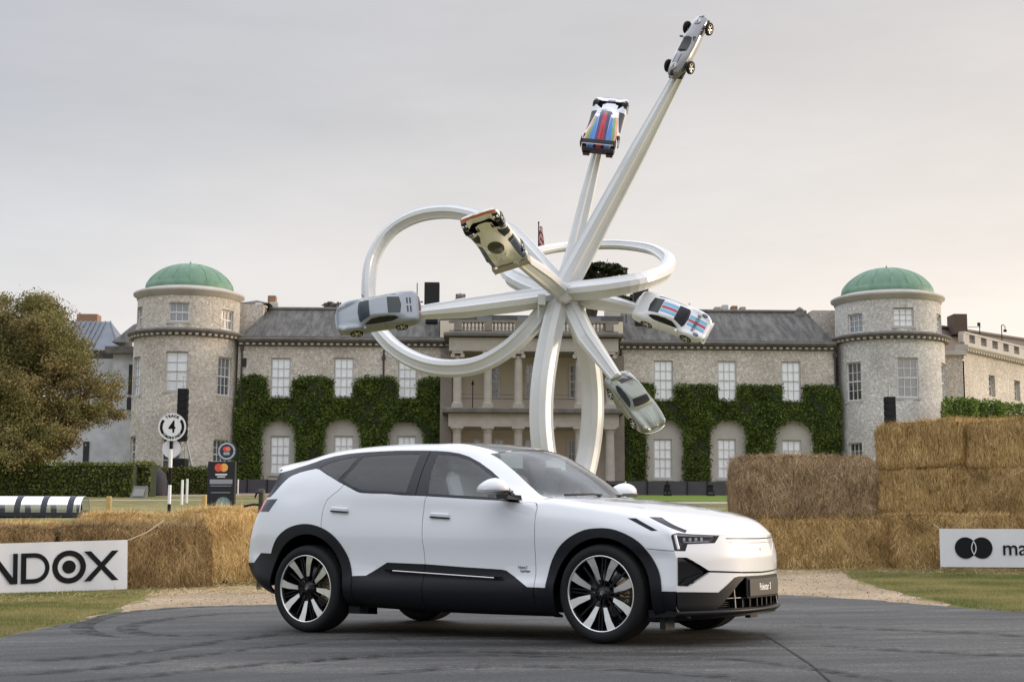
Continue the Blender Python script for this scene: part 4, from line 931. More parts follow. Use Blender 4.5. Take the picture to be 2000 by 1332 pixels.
def wheel(parent, M, R=.379, W_=.262, rim=.292, rot=0., detail=True, rimmat=None, cal=1):
    b = MB(); g = []
    prof = [(rim-.004, -.012), (rim+.006, 0), (R-.045, .006), (R-.016, -.006), (R-.004, -.028), (R, -.045)]
    nw = W_-.045*2
    if detail:
        for k in range(4): z = -.045-nw*(k+.5)/4-.0; prof += [(R, z+.014), (R-.009, z+.011), (R-.009, z+.003), (R, z)]
    prof += [(R, -W_+.045), (R-.006, -W_+.02), (R-.05, -W_), (rim-.004, -W_+.01)]
    w0 = b.lathe(prof, 64 if detail else 28, caps=False); wh = w0.build('wheel', TYRE, parent); wh.matrix_local = M
    b = MB(); b.lathe([(rim-.002, -.010), (rim-.012, -.016), (rim-.016, -.06), (rim-.03, -.20), (rim-.035, -W_+.02)], 48, caps=False)
    b.lathe([(rim-.035, -W_+.06), (.02, -W_+.065)], 32, caps=False); b.build('barrel', RIMK, wh)
    b = MB(); b.lathe([(rim-.010, -.014), (rim-.009, -.004), (rim+.001, -.002), (rim+.002, -.012)], 64, caps=False); b.build('rim', rimmat or RIMS, wh)
    if not detail:
        b = MB(); k = 5
        for i in range(k): b.add([(.03, -.025, -.03), (rim-.01, -.03, -.02), (rim-.01, .03, -.02), (.03, .025, -.03)], [(0, 1, 2, 3)], False, Matrix.Rotation(2*PI*i/k+rot, 4, 'Z'))
        b.lathe([(.05, -.03), (.045, -.015), (.001, -.012)], 14); b.build('spokes', rimmat or RIMS, wh); return wh
    sp = MB(); bl = MB()
    for sx in (-1, 1):
        m = MB()
        m.add([(sx*.018, .105, -.032), (sx*.050, .100, -.030), (sx*.104, .195, -.016), (sx*.146, .246, -.010), (sx*.080, .276, -.010), (sx*.046, .200, -.018)], [(0, 1, 2, 5), (5, 2, 3, 4)] if sx > 0 else [(5, 2, 1, 0), (4, 3, 2, 5)])
        me = m.mesh('spoke', RIMS)
        for k in range(4): obj('spoke', me, wh, Matrix.Rotation(rot+k*PI/2, 4, 'Z'))
        # black flank behind each blade
        q = MB(); q.add([(sx*.008, .04, -.055), (sx*.052, .118, -.031), (sx*.100, .200, -.019), (sx*.142, .250, -.013), (sx*.090, .275, -.013), (sx*.052, .198, -.021), (sx*.022, .12, -.034),
                         (sx*.008, .04, -.09), (sx*.052, .118, -.075), (sx*.100, .200, -.07), (sx*.142, .250, -.07), (sx*.090, .275, -.07), (sx*.052, .198, -.07), (sx*.022, .12, -.075)],
                        [(0, 1, 6), (6, 1, 2, 5), (5, 2, 3, 4), (0, 7, 8, 1), (1, 8, 9, 2), (2, 9, 10, 3), (4, 11, 12, 5), (5, 12, 13, 6), (6, 13, 7, 0)]); 
        for k in range(4): bl.add(q.v, q.f, False, Matrix.Rotation(rot+k*PI/2, 4, 'Z'))
        for k in range(4): bl.box((sx*.014, .155, -.045), (.011, .245, .02), Matrix.Rotation(rot+k*PI/2, 4, 'Z'))
    for k in range(4): bl.box((0, .16, -.06), (.016, .24, .02), Matrix.Rotation(rot+PI/4+k*PI/2, 4, 'Z'))
    bl.lathe([(.075, -.10), (.07, -.05), (.045, -.035), (.03, -.028)], 24); bl.build('wheel_centre', RIMK, wh)
    b = MB(); b.lathe([(.030, -.030), (.028, -.022), (.001, -.020)], 20); b.build('hub_cap', mat('dark hub cap', (.05, .05, .055), .2, metal=.8), wh)
    b = MB()
    for k in range(2): b.add([(0, .020, -.0185), (.004, 0, -.0185), (0, -.020, -.0185), (-.004, 0, -.0185)], [(3, 2, 1, 0)], False, Matrix.Rotation(k*PI/2+.5, 4, 'Z'))
    b.build('hub_emblem', CHROME, wh)
    b = MB(); b.lathe([(.10, -.125), (.185, -.12), (.19, -.128), (.19, -.15), (.1, -.15)], 40, caps=False); b.lathe([(.075, -.16), (.075, -.105), (.02, -.10)], 24); b.build('brake_disc', DISC, wh)
    b = MB(); pts = []
    for s_ in range(9):
        a = (-.62+1.24*s_/8) if cal > 0 else PI-(-.62+1.24*s_/8)
        pts.append([(r*math.cos(a), r*math.sin(a), z) for r, z in ((.13, -.085), (.21, -.085), (.225, -.10), (.225, -.17), (.13, -.17))])
    b.rings(pts, True, True, False)
    for a in (-.35, 0, .35): b.lathe([(.022, -.09), (.020, -.078), (.001, -.077)], 10, T((.172*math.cos(a if cal > 0 else PI-a), .172*math.sin(a if cal > 0 else PI-a), 0)))
    b.build('brake_caliper', GOLD, wh)
    return wh

# ------------------------------------------------------------------ THE WHITE SUV
CARX, CARY, CARYAW = -.0306, 13.0084, -.5782
suv = thing('electric_suv', 'glossy white SUV with dark cladding and black roof glass parked on the asphalt', 'car')
gz = .0154; nz = Vector((-gz, 0, 1)).normalized(); fx = Vector((math.cos(CARYAW), math.sin(CARYAW), 0)); fx = (fx-nz*fx.dot(nz)).normalized(); ly = nz.cross(fx)
suv.matrix_world = Matrix(((fx.x, ly.x, nz.x, CARX), (fx.y, ly.y, nz.y, CARY), (fx.z, ly.z, nz.z, gz*CARX+.008), (0, 0, 0, 1)))
Wp = [(-2.30, .835), (-2.1, .905), (-1.9, .945), (-1.49, .968), (-1.0, .957), (-.2, .95), (.7, .95), (1.1, .958), (1.5, .966), (1.85, .95), (2.03, .925), (2.12, .895)]
ZB = [(-2.3, .42), (-2.1, .36), (-1.9, .31), (-1, .24), (1, .195), (1.9, .20), (2.12, .21)]
def gfun(z): return -max(0, z-.66)*.26-max(0, .62-z)*.02
YE = .885
def fx_nose(y, z, ye=YE): return 2.42+gfun(z)-.305*(min(1, abs(y)/ye))**2.2
# rows 7..12 of each station: (x, y, z)
TOP = [
 [(-2.10, .80, 1.19), (-2.04, .765, 1.31), (-2.02, .725, 1.415), (-2.08, .665, 1.462), (-2.22, .36, 1.495), (-2.27, 0, 1.50)],
 [(-2.00, .855, 1.19), (-1.95, .80, 1.32), (-1.93, .735, 1.425), (-1.97, .66, 1.482), (-2.05, .36, 1.513), (-2.08, 0, 1.52)],
 [(-1.78, .885, 1.19), (-1.76, .825, 1.345), (-1.75, .74, 1.462), (-1.77, .655, 1.512), (-1.80, .36, 1.548), (-1.82, 0, 1.555)],
 [(-1.50, .90, 1.19), (-1.50, .83, 1.37), (-1.50, .73, 1.520), (-1.5, .64, 1.572), (-1.5, .35, 1.602), (-1.5, 0, 1.61)],
 [(-1.15, .905, 1.195), (-1.15, .83, 1.39), (-1.15, .72, 1.562), (-1.15, .63, 1.605), (-1.15, .35, 1.630), (-1.15, 0, 1.637)],
 [(-.80, .905, 1.193), (-.80, .82, 1.40), (-.80, .715, 1.570), (-.8, .625, 1.615), (-.8, .35, 1.638), (-.8, 0, 1.645)],
 [(-.40, .905, 1.172), (-.40, .815, 1.385), (-.40, .71, 1.562), (-.4, .622, 1.607), (-.38, .35, 1.632), (-.36, 0, 1.64)],
 [(-.08, .905, 1.150), (-.08, .815, 1.36), (-.08, .705, 1.537), (-.02, .615, 1.582), (.04, .35, 1.61), (.08, 0, 1.617)],
 [(.09, .903, 1.138), (.09, .815, 1.33), (.09, .70, 1.493), (.24, .605, 1.512), (.33, .35, 1.548), (.38, 0, 1.556)],
 [(.35, .90, 1.12), (.35, .83, 1.26), (.352, .745, 1.360), (.49, .645, 1.372), (.58, .35, 1.425), (.63, 0, 1.44)],
 [(.59, .897, 1.10), (.595, .86, 1.155), (.60, .81, 1.183), (.72, .685, 1.207), (.84, .36, 1.265), (.90, 0, 1.275)],
 [(.72, .89, 1.082), (.725, .872, 1.094), (.735, .848, 1.108), (.83, .715, 1.142), (.985, .37, 1.155), (1.05, 0, 1.158)],
 [(.95, .895, 1.060), (.96, .87, 1.092), (.975, .82, 1.115), (1.0, .70, 1.128), (1.10, .36, 1.132), (1.15, 0, 1.132)],
 [(1.20, .905, 1.030), (1.20, .878, 1.062), (1.21, .82, 1.083), (1.24, .68, 1.098), (1.30, .35, 1.108), (1.33, 0, 1.11)],
 [(1.50, .912, .985), (1.50, .882, 1.020), (1.51, .82, 1.043), (1.54, .66, 1.062), (1.58, .35, 1.073), (1.6, 0, 1.075)],
 [(1.75, .905, .935), (1.75, .875, .972), (1.77, .81, .995), (1.80, .64, 1.015), (1.85, .34, 1.027), (1.88, 0, 1.03)],
 [(1.93, .895, .885), (1.94, .862, .918), (1.97, .795, .940), (2.02, .62, .962), (2.09, .33, .975), (2.13, 0, .978)],
 [(2.05, .886, .845), (2.06, .852, .868), (2.09, .775, .885), (2.16, .60, .900), (2.26, .32, .905), (2.305, 0, .905)],
]
HEDGE = [(.888, .812), (.86, .832), (.76, .830), (.58, .822), (.30, .810), (0, .802)]
TOP.append([(fx_nose(y, z), y, z) for y, z in HEDGE])
WB_ST = 11      # station index of the windscreen base
ctrl = []
for si, row in enumerate(TOP):
    last = si == len(TOP)-1; x7, y7, z7 = row[0]; xs_ = [-2.30, -2.10][si] if si < 2 else x7
    W_ = ip(xs_, Wp); zb = ip(xs_, ZB); sill = sm(-1.1, -.8, xs_)*(1-sm(.9, 1.1, xs_)); z4 = .62
    q = [(xs_, W_-.12, zb), (xs_, W_-.035+.02*sill, zb+.045), (xs_, W_+.012+.016*sill, .43 if si > 1 else .50), (xs_, W_+.002-.006*sill, .505 if si > 1 else .58), (xs_, W_-.012, z4+.02 if si > 1 else .68),
         (xs_, W_-.006, z4+.42*(z7-z4)), (xs_, W_-.022-.012*sm(.9, .2, xs_), z4+.8*(z7-z4))]
    if si == 0:
        zs = [.40, .45, .52, .60, .70, .86, 1.05]; xx = [-2.12, -2.19, -2.25, -2.275, -2.27, -2.24, -2.17]; ys_ = [.76, .80, .83, .84, .845, .85, .835]
        q = [(xx[k], ys_[k], zs[k]) for k in range(7)]
    if last: q = [(0, y, z) for (_, y, z) in q]; q = [(fx_nose(y, z, max(YE, y)), min(y, .895), z) for (_, y, z) in q]
    ctrl.append([(x, -y, z) for x, y, z in q+row])
B1 = Body(ctrl, .045, .045)
DLOB = [(-2.4, 1.188), (-2.02, 1.19), (-1.963, 1.235), (-1.90, 1.305), (-1.834, 1.366), (-1.785, 1.387), (-1.703, 1.409), (-1.605, 1.425), (-1.524, 1.435), (-1.475, 1.427), (-1.402, 1.394), (-1.305, 1.355), (-1.185, 1.303), (-1.066, 1.257), (-.98, 1.222), (-.93, 1.207), (-.887, 1.202), (-.80, 1.196), (-.644, 1.191), (-.467, 1.175), (-.242, 1.163), (-.038, 1.149), (.213, 1.131), (.521, 1.111), (.717, 1.089)]
DLOT = [(.681, 1.127), (.601, 1.182), (.479, 1.273), (.356, 1.358), (.215, 1.437), (.089, 1.493), (-.005, 1.521), (-.107, 1.539), (-.23, 1.551), (-.368, 1.559), (-.634, 1.569), (-.775, 1.570), (-1.046, 1.568), (-1.204, 1.562), (-1.364, 1.546), (-1.484, 1.524), (-1.565, 1.501), (-1.663, 1.478), (-1.762, 1.459), (-1.862, 1.437), (-1.979, 1.418), (-2.4, 1.39)]
DLO = DLOB+DLOT
QW = [(-1.475, 1.438), (-1.458, 1.458), (-1.388, 1.484), (-1.25, 1.512), (-1.138, 1.526), (-1.065, 1.528), (-1.12, 1.43), (-1.222, 1.328), (-1.292, 1.358), (-1.389, 1.402)]
RW = [(-1.015, 1.527), (-.80, 1.535), (-.60, 1.536), (-.395, 1.530), (-.43, 1.20), (-.66, 1.214), (-.86, 1.222), (-.95, 1.236), (-1.05, 1.275), (-1.16, 1.325), (-1.10, 1.40)]
FW = [(-.215, 1.519), (-.036, 1.508), (.085, 1.472), (.205, 1.418), (.37, 1.322), (.50, 1.225), (.575, 1.162), (.575, 1.132), (.30, 1.150), (-.20, 1.185), (-.225, 1.365)]
AF_o = [(1.008, .05), (1.010, .414), (1.021, .510), (1.062, .641), (1.135, .744), (1.240, .819), (1.360, .866), (1.487, .879), (1.612, .868), (1.727, .830), (1.841, .763), (1.931, .656), (1.990, .545), (2.012, .44), (2.015, .05)]
AR_o = [(-1.935, .05), (-1.935, .6), (-1.919, .679), (-1.885, .755), (-1.835, .822), (-1.728, .895), (-1.599, .935), (-1.470, .943), (-1.320, .912), (-1.193, .851), (-1.087, .755), (-1.012, .644), (-.967, .503), (-.955, .44), (-.95, .05)]
def rs(P, n=4):
    p = np.array(P); t = np.concatenate([[0], np.cumsum(np.linalg.norm(np.diff(p, axis=0), axis=1))]); q = hermite(p, t, np.linspace(0, t[-1], n*len(P))); return [tuple(a) for a in q]
AF_o = [AF_o[0]]+rs(AF_o[1:-1], 3)+[AF_o[-1]]; AR_o = [AR_o[0]]+rs(AR_o[1:-1], 3)+[AR_o[-1]]
def arc_in(cx, cz, rx, rz): return [(cx-rx, .05)]+[(cx-rx*math.cos(PI*k/22), cz+rz*math.sin(PI*k/22)) for k in range(23)]+[(cx+rx, .05)]
AF_i = arc_in(1.505, .38, .425, .428); AR_i = arc_in(-1.475, .40, .425, .455)
CT = [(-.97, .493), (-.812, .497), (-.593, .610), (-.183, .597), (.182, .576), (.564, .558), (.614, .550), (.838, .423), (1.02, .419)]
SILL = CT+[(1.02, .05), (-.97, .05)]
REARC = [(-2.5, .595), (-2.165, .602), (-2.10, .66), (-2.066, .689), (-1.92, .685), (-1.92, .05), (-2.5, .05)]
FRONTC = [(1.99, .405), (2.3, .398), (2.3, .05), (1.99, .05)]
LAMP = [(-2.4, 1.172), (-2.093, 1.172), (-1.895, 1.171), (-1.984, 1.060), (-2.4, 1.066)]
LAMPR = [(-2.4, 1.18), (-2.06, 1.18), (-2.09, 1.05), (-2.4, 1.05)]
SLIT = [(1.708, .955), (1.777, .953), (1.973, .856), (1.924, .853)]
BLADE = [(1.86, .962), (1.94, .958), (2.14, .856), (2.14, .836)]
GAPW = .0065
seam_mid = [(-.199, 1.168), (-.222, 1.115), (-.230, .951), (-.222, .80), (-.205, .696), (-.197, .598), (-.197, .28)]
seam_f = [(.872, 1.085), (.893, 1.049), (.892, .94), (.892, .75), (.899, .55), (.902, .28)]
seam_r = [(-1.120, 1.288), (-1.172, 1.235), (-1.234, 1.194), (-1.285, 1.153), (-1.308, 1.10), (-1.318, 1.03), (-1.322, .96), (-1.316, .90)]
seam_b = [(1.89, .722), (2.00, .710), (2.12, .702)]
GAPS = [strip_poly(seam_mid, GAPW), strip_poly(seam_f, GAPW), strip_poly(seam_r, GAPW), strip_poly(seam_b, .005), strip_poly([(.717, 1.088), (.78, 1.092), (.86, 1.088), (.89, 1.07)], .004)]
GAPS += [strip_poly([(-1.070, 1.515), (-1.12, 1.42), (-1.20, 1.335)], .006), strip_poly([(-.300, 1.55), (-.315, 1.4), (-.325, 1.175)], .007)]
HF = strip_poly([(-.145, .987), (.035, .975)], .012)[:]; HR = strip_poly([(-1.215, 1.052), (-1.035, 1.040)], .012)
lowf = lambda f: f[B1.lj] < 9.6
for P in (DLO, QW, RW, FW, AF_i, AF_o, AR_i, AR_o, CT, REARC, FRONTC, LAMP, SLIT, BLADE)+tuple(GAPS):
    cut_poly(B1.bm, P, (0, 2), lowf, closed=P is not CT)
cut_poly(B1.bm, LAMPR, (0, 2), lowf)
# hood air slot (dark crease on the bonnet) cut from above
SLOT = [(1.20, -.50), (1.66, -.40), (1.66, -.385), (1.24, -.465)]
cut_poly(B1.bm, SLOT, (0, 1), lambda f: f[B1.lj] > 9)
def xseam(p, z):   # x of a seam polyline at height z
    for a, b in zip(p, p[1:]):
        if min(a[1], b[1]) <= z <= max(a[1], b[1]) and a[1] != b[1]: return a[0]+(b[0]-a[0])*(z-a[1])/(b[1]-a[1])
    return p[0][0] if z > p[0][1] else p[-1][0]
def cl(c, i, j, f):
    x, z = c.x, c.z
    if j < 9.6:
        if inpoly(x, z, AF_i) or inpoly(x, z, AR_i): return 'hole'
        if any(inpoly(x, z, g) for g in GAPS): return 'gap'
        if inpoly(x, z, DLO) and j < 9.4:
            if inpoly(x, z, QW): return 'qw'
            if inpoly(x, z, RW): return 'rw'
            if inpoly(x, z, FW): return 'fw'
            return 'trim'
        if inpoly(x, z, AF_o): return 'flare_f'
        if inpoly(x, z, AR_o): return 'flare_r'
        if inpoly(x, z, REARC): return 'rclad'
        if x > 1.5 and z < .405: return 'fclad'
        if inpoly(x, z, LAMP): return 'lampr' if inpoly(x, z, LAMPR) else 'lamp'
        if inpoly(x, z, SLIT): return 'slit'
        if inpoly(x, z, BLADE): return 'blade'
        if -.97 < x < 1.02:
            zc_ = ip(x, [(a, b) for a, b in CT]) if False else None
            if inpoly(x, z, SILL): return 'sill'
        elif z < .49 and x < 1.02: return 'sill' if x > -1.5 else 'rclad'
    if i > WB_ST+.45 and j > 8.0 and z > .7 and (j >= 8.5): return 'slot' if (j > 9 and inpoly(x, c.y, SLOT)) else 'hood'
    if j > 10:
        if 8 < i < WB_ST+.2: return 'ws'
        if WB_ST+.2 <= i <= WB_ST+.5: return 'cowl'
        if 3.2 < i <= 8 and j > 10.3: return 'roofglass'
        if i <= 1.6: return 'tail'
        return 'roof'
    if z > 1.19 and x < xseam(DLOT[::-1], z) and False: return 'roof'
    if j >= 9: 
        if x > .9: return 'fender'
        return 'roof' if x > -1.95 else 'tail'
    if x < -1.9 and z > 1.40: return 'tail'
    if x > .86 and x > xseam(seam_f, z): return 'bumper_side' if (x > 1.85 and z < .706-(x-2.0)*.09) else 'fender'
    if x > .62 and z > 1.085: return 'roof'
    if z > 1.3: return 'roof' if z > ip(x, [(-2.0, 1.40), (-1.5, 1.47), (-1.0, 1.52), (0, 1.45), (.7, 1.08)]) else 'quarter'
    if x > xseam(seam_mid, z): return 'door_f'
    if x > xseam(seam_r, z) and x > -1.32: return 'door_r'
    return 'quarter'
B1.classify(cl)
B1.part('roof', ['roof'], CARW, suv, mode='both')
B1.part('roof_glass', 'roofglass', mat('black roof glass', (.006, .006, .008), .06, spec=.4), suv, off=-.001, mode='both')
B1.part('windscreen', 'ws', WSG, suv, off=-.003, mode='both')
B1.part('cowl', 'cowl', BLACKM, suv, off=-.012, mode='both')
B1.part('bonnet', 'hood', CARW, suv, mode='both')
B1.part('bonnet_slot', 'slot', BLACKM, suv, off=-.006, mode='pair')
B1.part('tailgate_spoiler', 'tail', CARW, suv, mode='both')
for key, nm, m, off in (('fender', 'front_wing', CARW, 0), ('door_f', 'door', CARW, 0), ('door_r', 'door', CARW, 0), ('quarter', 'rear_quarter_panel', CARW, 0), ('bumper_side', 'bumper_side', CARW, 0),
                        ('trim', 'window_trim', mat('gloss black trim', (.006, .007, .012), .2, spec=.4), -.002), ('qw', 'quarter_window', TINT, -.004), ('rw', 'door_window', TINT, -.004), ('fw', 'door_window', CLEARG, -.004),
                        ('flare_f', 'arch_cladding', CLAD, .012), ('flare_r', 'arch_cladding', CLAD, .012), ('sill', 'sill_cladding', CLAD, .006), ('rclad', 'bumper_cladding', CLAD, .008), ('fclad', 'bumper_cladding', CLAD, .008),
                        ('lamp', 'tail_lamp_cover', mat('smoked lamp cover', (.03, .036, .045), .1, coat=1), .002), ('lampr', 'tail_lamp', REDL, .004), ('slit', 'wing_vent', BLACKM, -.006), ('blade', 'headlight_blade', BLACKG, -.004)):
    B1.part(nm, key, m, suv, off=off, mode='pair', skirt=.018 if 'window' not in nm or nm == 'window_trim' else .004)
INNER = mat('inner body shell', (.004, .004, .0045), .9, spec=.05)
B1.part('inner_shell', ['roof', 'fender', 'door_f', 'door_r', 'quarter', 'bumper_side', 'gap', 'sill', 'rclad', 'fclad', 'slit', 'blade', 'lamp', 'hood', 'tail', 'cowl', 'slot', 'trim'], INNER, suv, off=-.020, skirt=0, mode='both')
# flare skirts reach into the wheel housings
for cx, cz, rx, rz in ((1.505, .38, .425, .428), (-1.475, .40, .425, .455)):
    for sd_ in (-1, 1):
        b = MB(); rg = []
        for k in range(25):
            a = PI*k/24; ca, sa = -math.cos(a), math.sin(a)
            rg.append([(cx+rx*ca, sd_*.95, cz+rz*sa), (cx+(rx+.05)*ca, sd_*.90, cz+(rz+.05)*sa), (cx+(rx+.05)*ca, sd_*.60, cz+(rz+.05)*sa)])
        b.rings(rg, False, False, True); b.box((cx, sd_*.60, .55), (1.0, .01, .8)); b.build('wheel_housing', INNER, suv)
# nose
ZT = [(-y, z) for y, z in HEDGE]
edge_curve = [(abs(p[1]), p[2]) for p in ctrl[-1][:8]]
def ye_at(z):
    for (y0, z0), (y1, z1) in zip(edge_curve, edge_curve[1:]):
        if z0 <= z <= z1 and z1 > z0: return y0+(y1-y0)*(z-z0)/(z1-z0)
    return edge_curve[0][0] if z < edge_curve[0][1] else edge_curve[-1][0]
nc = []; ss = list(np.linspace(0, 1, 25))
for s_ in ss:
    col = []; ytop = .888*(1-s_); zt = ip(-ytop, ZT)
    for v_ in np.linspace(0, 1, 17):
        z = .20+(zt-.20)*v_; ye = ye_at(min(z, .812)); y = ye*(1-s_); col.append((2.42+gfun(z)-.305*((1-s_)*ye/max(ye, YE) if ye > YE else (1-s_))**2.2, -y, z))
    nc.append(col)
B2 = Body(nc[::-1], .035, .035, (1, 0, 0))
HL = [(-.93, .84), (-.86, .84), (-.74, .826), (-.50, .814), (-.565, .757), (-.79, .752), (-.82, .700), (-.93, .706)]
TRI = [(-.884, .655), (-.82, .653), (-.64, .543), (-.81, .440), (-.884, .446)]
BLINE = [(-.66, .552), (-.30, .533), (.01, .527), (.01, .514), (-.30, .520), (-.66, .538)]
LOWC = [(-.95, .402), (-.565, .385), (-.40, .492), (-.35, .500), (.01, .497), (.01, .10), (-.95, .10)]
OPEN = [(-.575, .262), (-.36, .445), (-.30, .478), (.01, .478), (.01, .252)]
PANELG = [(-.445, .792), (-.41, .742), (-.33, .70), (-.24, .667), (.01, .660), (.01, .788)]
PG_GAP = strip_poly([(-.445, .790), (-.20, .786), (.01, .784)], .007)
PG_IN = strip_poly([(-.42, .765), (-.38, .758), (-.20, .754), (.01, .752)], .003)
for P in (HL, TRI, BLINE, LOWC, OPEN, PANELG, PG_GAP, PG_IN): cut_poly(B2.bm, P, (1, 2), None)
def cl2(c, i, j, f):
    y, z = c.y, c.z
    if inpoly(y, z, PG_GAP) or inpoly(y, z, PG_IN): return 'gap'
    if inpoly(y, z, HL): return 'hl'
    if inpoly(y, z, TRI): return 'tri'
    if inpoly(y, z, BLINE): return 'line'
    if inpoly(y, z, OPEN): return 'open'
    if inpoly(y, z, LOWC): return 'lowc'
    if inpoly(y, z, PANELG): return 'panel'
    return 'bumper'
B2.classify(cl2)
B2.part('front_bumper', 'bumper', CARW, suv, mode='both'); B2.part('grille_panel', 'panel', CARW, suv, off=-.004, mode='both')
B2.part('bumper_line', 'line', BLACKG, suv, off=-.008, mode='both'); B2.part('lower_bumper_cladding', 'lowc', CLAD, suv, off=.006, mode='both', skirt=.06)
B2.part('headlight', 'hl', LENS, suv, off=.001, mode='pair', skirt=.03)
B2.part('air_intake', 'tri', BLACKG, suv, off=-.045, mode='pair', skirt=-.05)
B2.part('inner_nose', ['bumper', 'panel', 'line', 'gap', 'tri', 'hl', 'open'], INNER, suv, off=-.075, skirt=0, mode='both')
for sd_ in (-1, 1):
    # headlamp insides: black tray, bright projector units, C shaped bracket at the corner
    hb_ = MB()
    n_ = MB()
    for (y0, y1, z0, z1, mm) in ((-.80, -.53, .765, .805, 0), ):
        pass
    tray = MB(); P = [( -.885, .835), (-.50, .808), (-.56, .762), (-.79, .757), (-.82, .706), (-.885, .71)]
    vs = [(fx_nose(y, z)-.035, sd_*-y if sd_ > 0 else y, z) for y, z in P]; tray.add(vs, [list(range(len(P))), list(range(len(P)))[::-1]]); tray.build('headlight_tray', BLACKG, suv)
    for k in range(4): y = -.79+k*.045; b = MB(); b.box((fx_nose(y, .785)-.016, (y if sd_ < 0 else -y), .786), (.014, .030, .026), b=.004); b.build('headlight_unit', mat('lamp reflector', (.92, .93, .95), .3), suv)
    b = MB(); b.tube([(fx_nose(-.80, .77)-.012, sd_*.80, .766), (fx_nose(-.60, .77)-.012, sd_*.60, .768)], .004, 6)
    b.tube([(fx_nose(-.86, .82)+.004, sd_*.862, .820), (fx_nose(-.86, .77)+.004, sd_*.862, .765), (fx_nose(-.86, .72)+.004, sd_*.862, .716)], .012, 6); b.tube([(fx_nose(-.86, .82)-.010, sd_*.86, .820), (fx_nose(-.55, .82)-.012, sd_*.55, .806)], .006, 6)
    b.build('headlight_bracket', mat('frosted lamp bracket', (.85, .85, .87), .3), suv)
    b = MB(); b.add([(fx_nose(.8, .5)-.03, sd_*.79, .50), (fx_nose(.7, .54)-.015, sd_*.66, .54), (fx_nose(.82, .45)-.012, sd_*.82, .446), (fx_nose(.82, .45)-.05, sd_*.84, .45)], [(0, 1, 2), (0, 2, 3), (2, 1, 0), (3, 2, 0)]); b.build('intake_blade', CLAD, suv)
b = MB(); b.box((2.25, 0, .36), (.02, 1.02, .24)); b.build('grille_back', INNER, suv)
b = MB()
for z in (.335,): b.tube([(fx_nose(y, z)-.012, y, z) for y in np.linspace(-.50, .50, 13)], .008, 6)
b.build('grille_bar', mat('dark chrome bar', (.10, .10, .105), .3, metal=1), suv)
for y in (-.39, .39): b = MB(); b.tube([(fx_nose(y, .43)-.02, y, .45), (fx_nose(y, .27)+.0, y*1.03, .258)], .008, 6); b.build('grille_upright', MATS['dark chrome bar'], suv)
b = MB()
for k in range(-3, 4): b.box((2.32-.01*abs(k), k*.115, .30), (.10, .018, .085))
for z in (.285, .30, .315): b.tube([(fx_nose(y, z)-.03, y, z-.01) for y in np.linspace(-.54, -.42, 4)], .004, 5); b.tube([(fx_nose(y, z)-.03, y, z-.01) for y in np.linspace(.42, .54, 4)], .004, 5)
b.build('grille_vanes', CLAD, suv)
b = MB(); rg = []
for y in np.linspace(-.90, .90, 31): x = 2.445-.32*(abs(y)/.9)**2.2; rg.append([(x, y, .238), (x-.01, y, .252), (x-.25, y, .262), (x-.25, y, .205), (x-.03, y, .212)])
b.rings(rg, True, True, True); b.build('front_splitter', CLAD, suv)
b = MB(); rg = []
for y in np.linspace(-.84, .84, 15): x = 2.30-.26*(abs(y)/.9)**2.2; rg.append([(x, y, .205), (x-.5, y, .205), (x-.5, y, .178), (x-.04, y, .178)])
b.rings(rg, True, True, False); b.build('under_tray', BLACKM, suv)
for sd_ in (-1, 1): b = MB(); b.box((1.97, sd_*.78, .165), (.05, .15, .10)); b.build('air_deflector', BLACKM, suv)
b = MB(); b.box((2.427, 0, .408), (.012, .54, .135), b=.004); b.build('number_plate', mat('dark number plate', (.012, .012, .013), .4), suv)
b = MB(); b.box((2.410, 0, .408), (.018, .58, .165), b=.006); b.build('plate_holder', BLACKM, suv)
def text(s_, size, name, m, parent, M, ext=.0008, off=0., sx=1.):
    cu = bpy.data.curves.new(name, 'FONT'); cu.body = s_; cu.size = size; cu.align_x = 'CENTER'; cu.align_y = 'CENTER'; cu.extrude = ext; cu.offset = off; cu.resolution_u = 3
    o0 = bpy.data.objects.new('tmp', cu); C.objects.link(o0); dg = bpy.context.evaluated_depsgraph_get(); me = bpy.data.meshes.new_from_object(o0.evaluated_get(dg)); bpy.data.objects.remove(o0)
    me.name = name; me.materials.clear(); me.materials.append(m); me.transform(Matrix.Scale(sx, 4, (1, 0, 0))); return obj(name, me, parent, M)
def face_m(loc, nrm, up=(0, 0, 1)):
    n_ = Vector(nrm).normalized(); u_ = Vector(up); u_ = (u_-n_*u_.dot(n_)).normalized(); x = u_.cross(n_)
    return Matrix(((x.x, u_.x, n_.x, loc[0]), (x.y, u_.y, n_.y, loc[1]), (x.z, u_.z, n_.z, loc[2]), (0, 0, 0, 1)))
PRINT = mat('white print', (.75, .75, .74), .5)
text('Polestar 3', .075, 'plate_text', PRINT, suv, face_m((2.4345, .02, .408), (1, 0, 0)), off=.0012, sx=.72)
text('Polestar 3', .030, 'door_text', mat('grey print', (.12, .12, .13), .5), suv, face_m((.775, -ip(.775, Wp)+.006, .577), (0, -1, 0)), ext=.0015, sx=.7)
text('Dual Motor', .028, 'door_text', MATS['grey print'], suv, face_m((.80, -ip(.8, Wp)+.006, .547), (0, -1, 0)), ext=.0015, sx=.7)
# badge on the nose
b = MB(); nx_ = fx_nose(0, .70)
b.add([(nx_+.001, y, z) for y, z in ((0, .722), (.005, .703), (0, .68), (-.005, .703))], [(0, 1, 2, 3), (3, 2, 1, 0)]); b.build('nose_emblem', mat('grey emblem', (.25, .25, .26), .3), suv)
b = MB(); b.box((2.30, 0, .872), (.03, .003, .02)); b.build('bonnet_tag', BLACKM, suv)
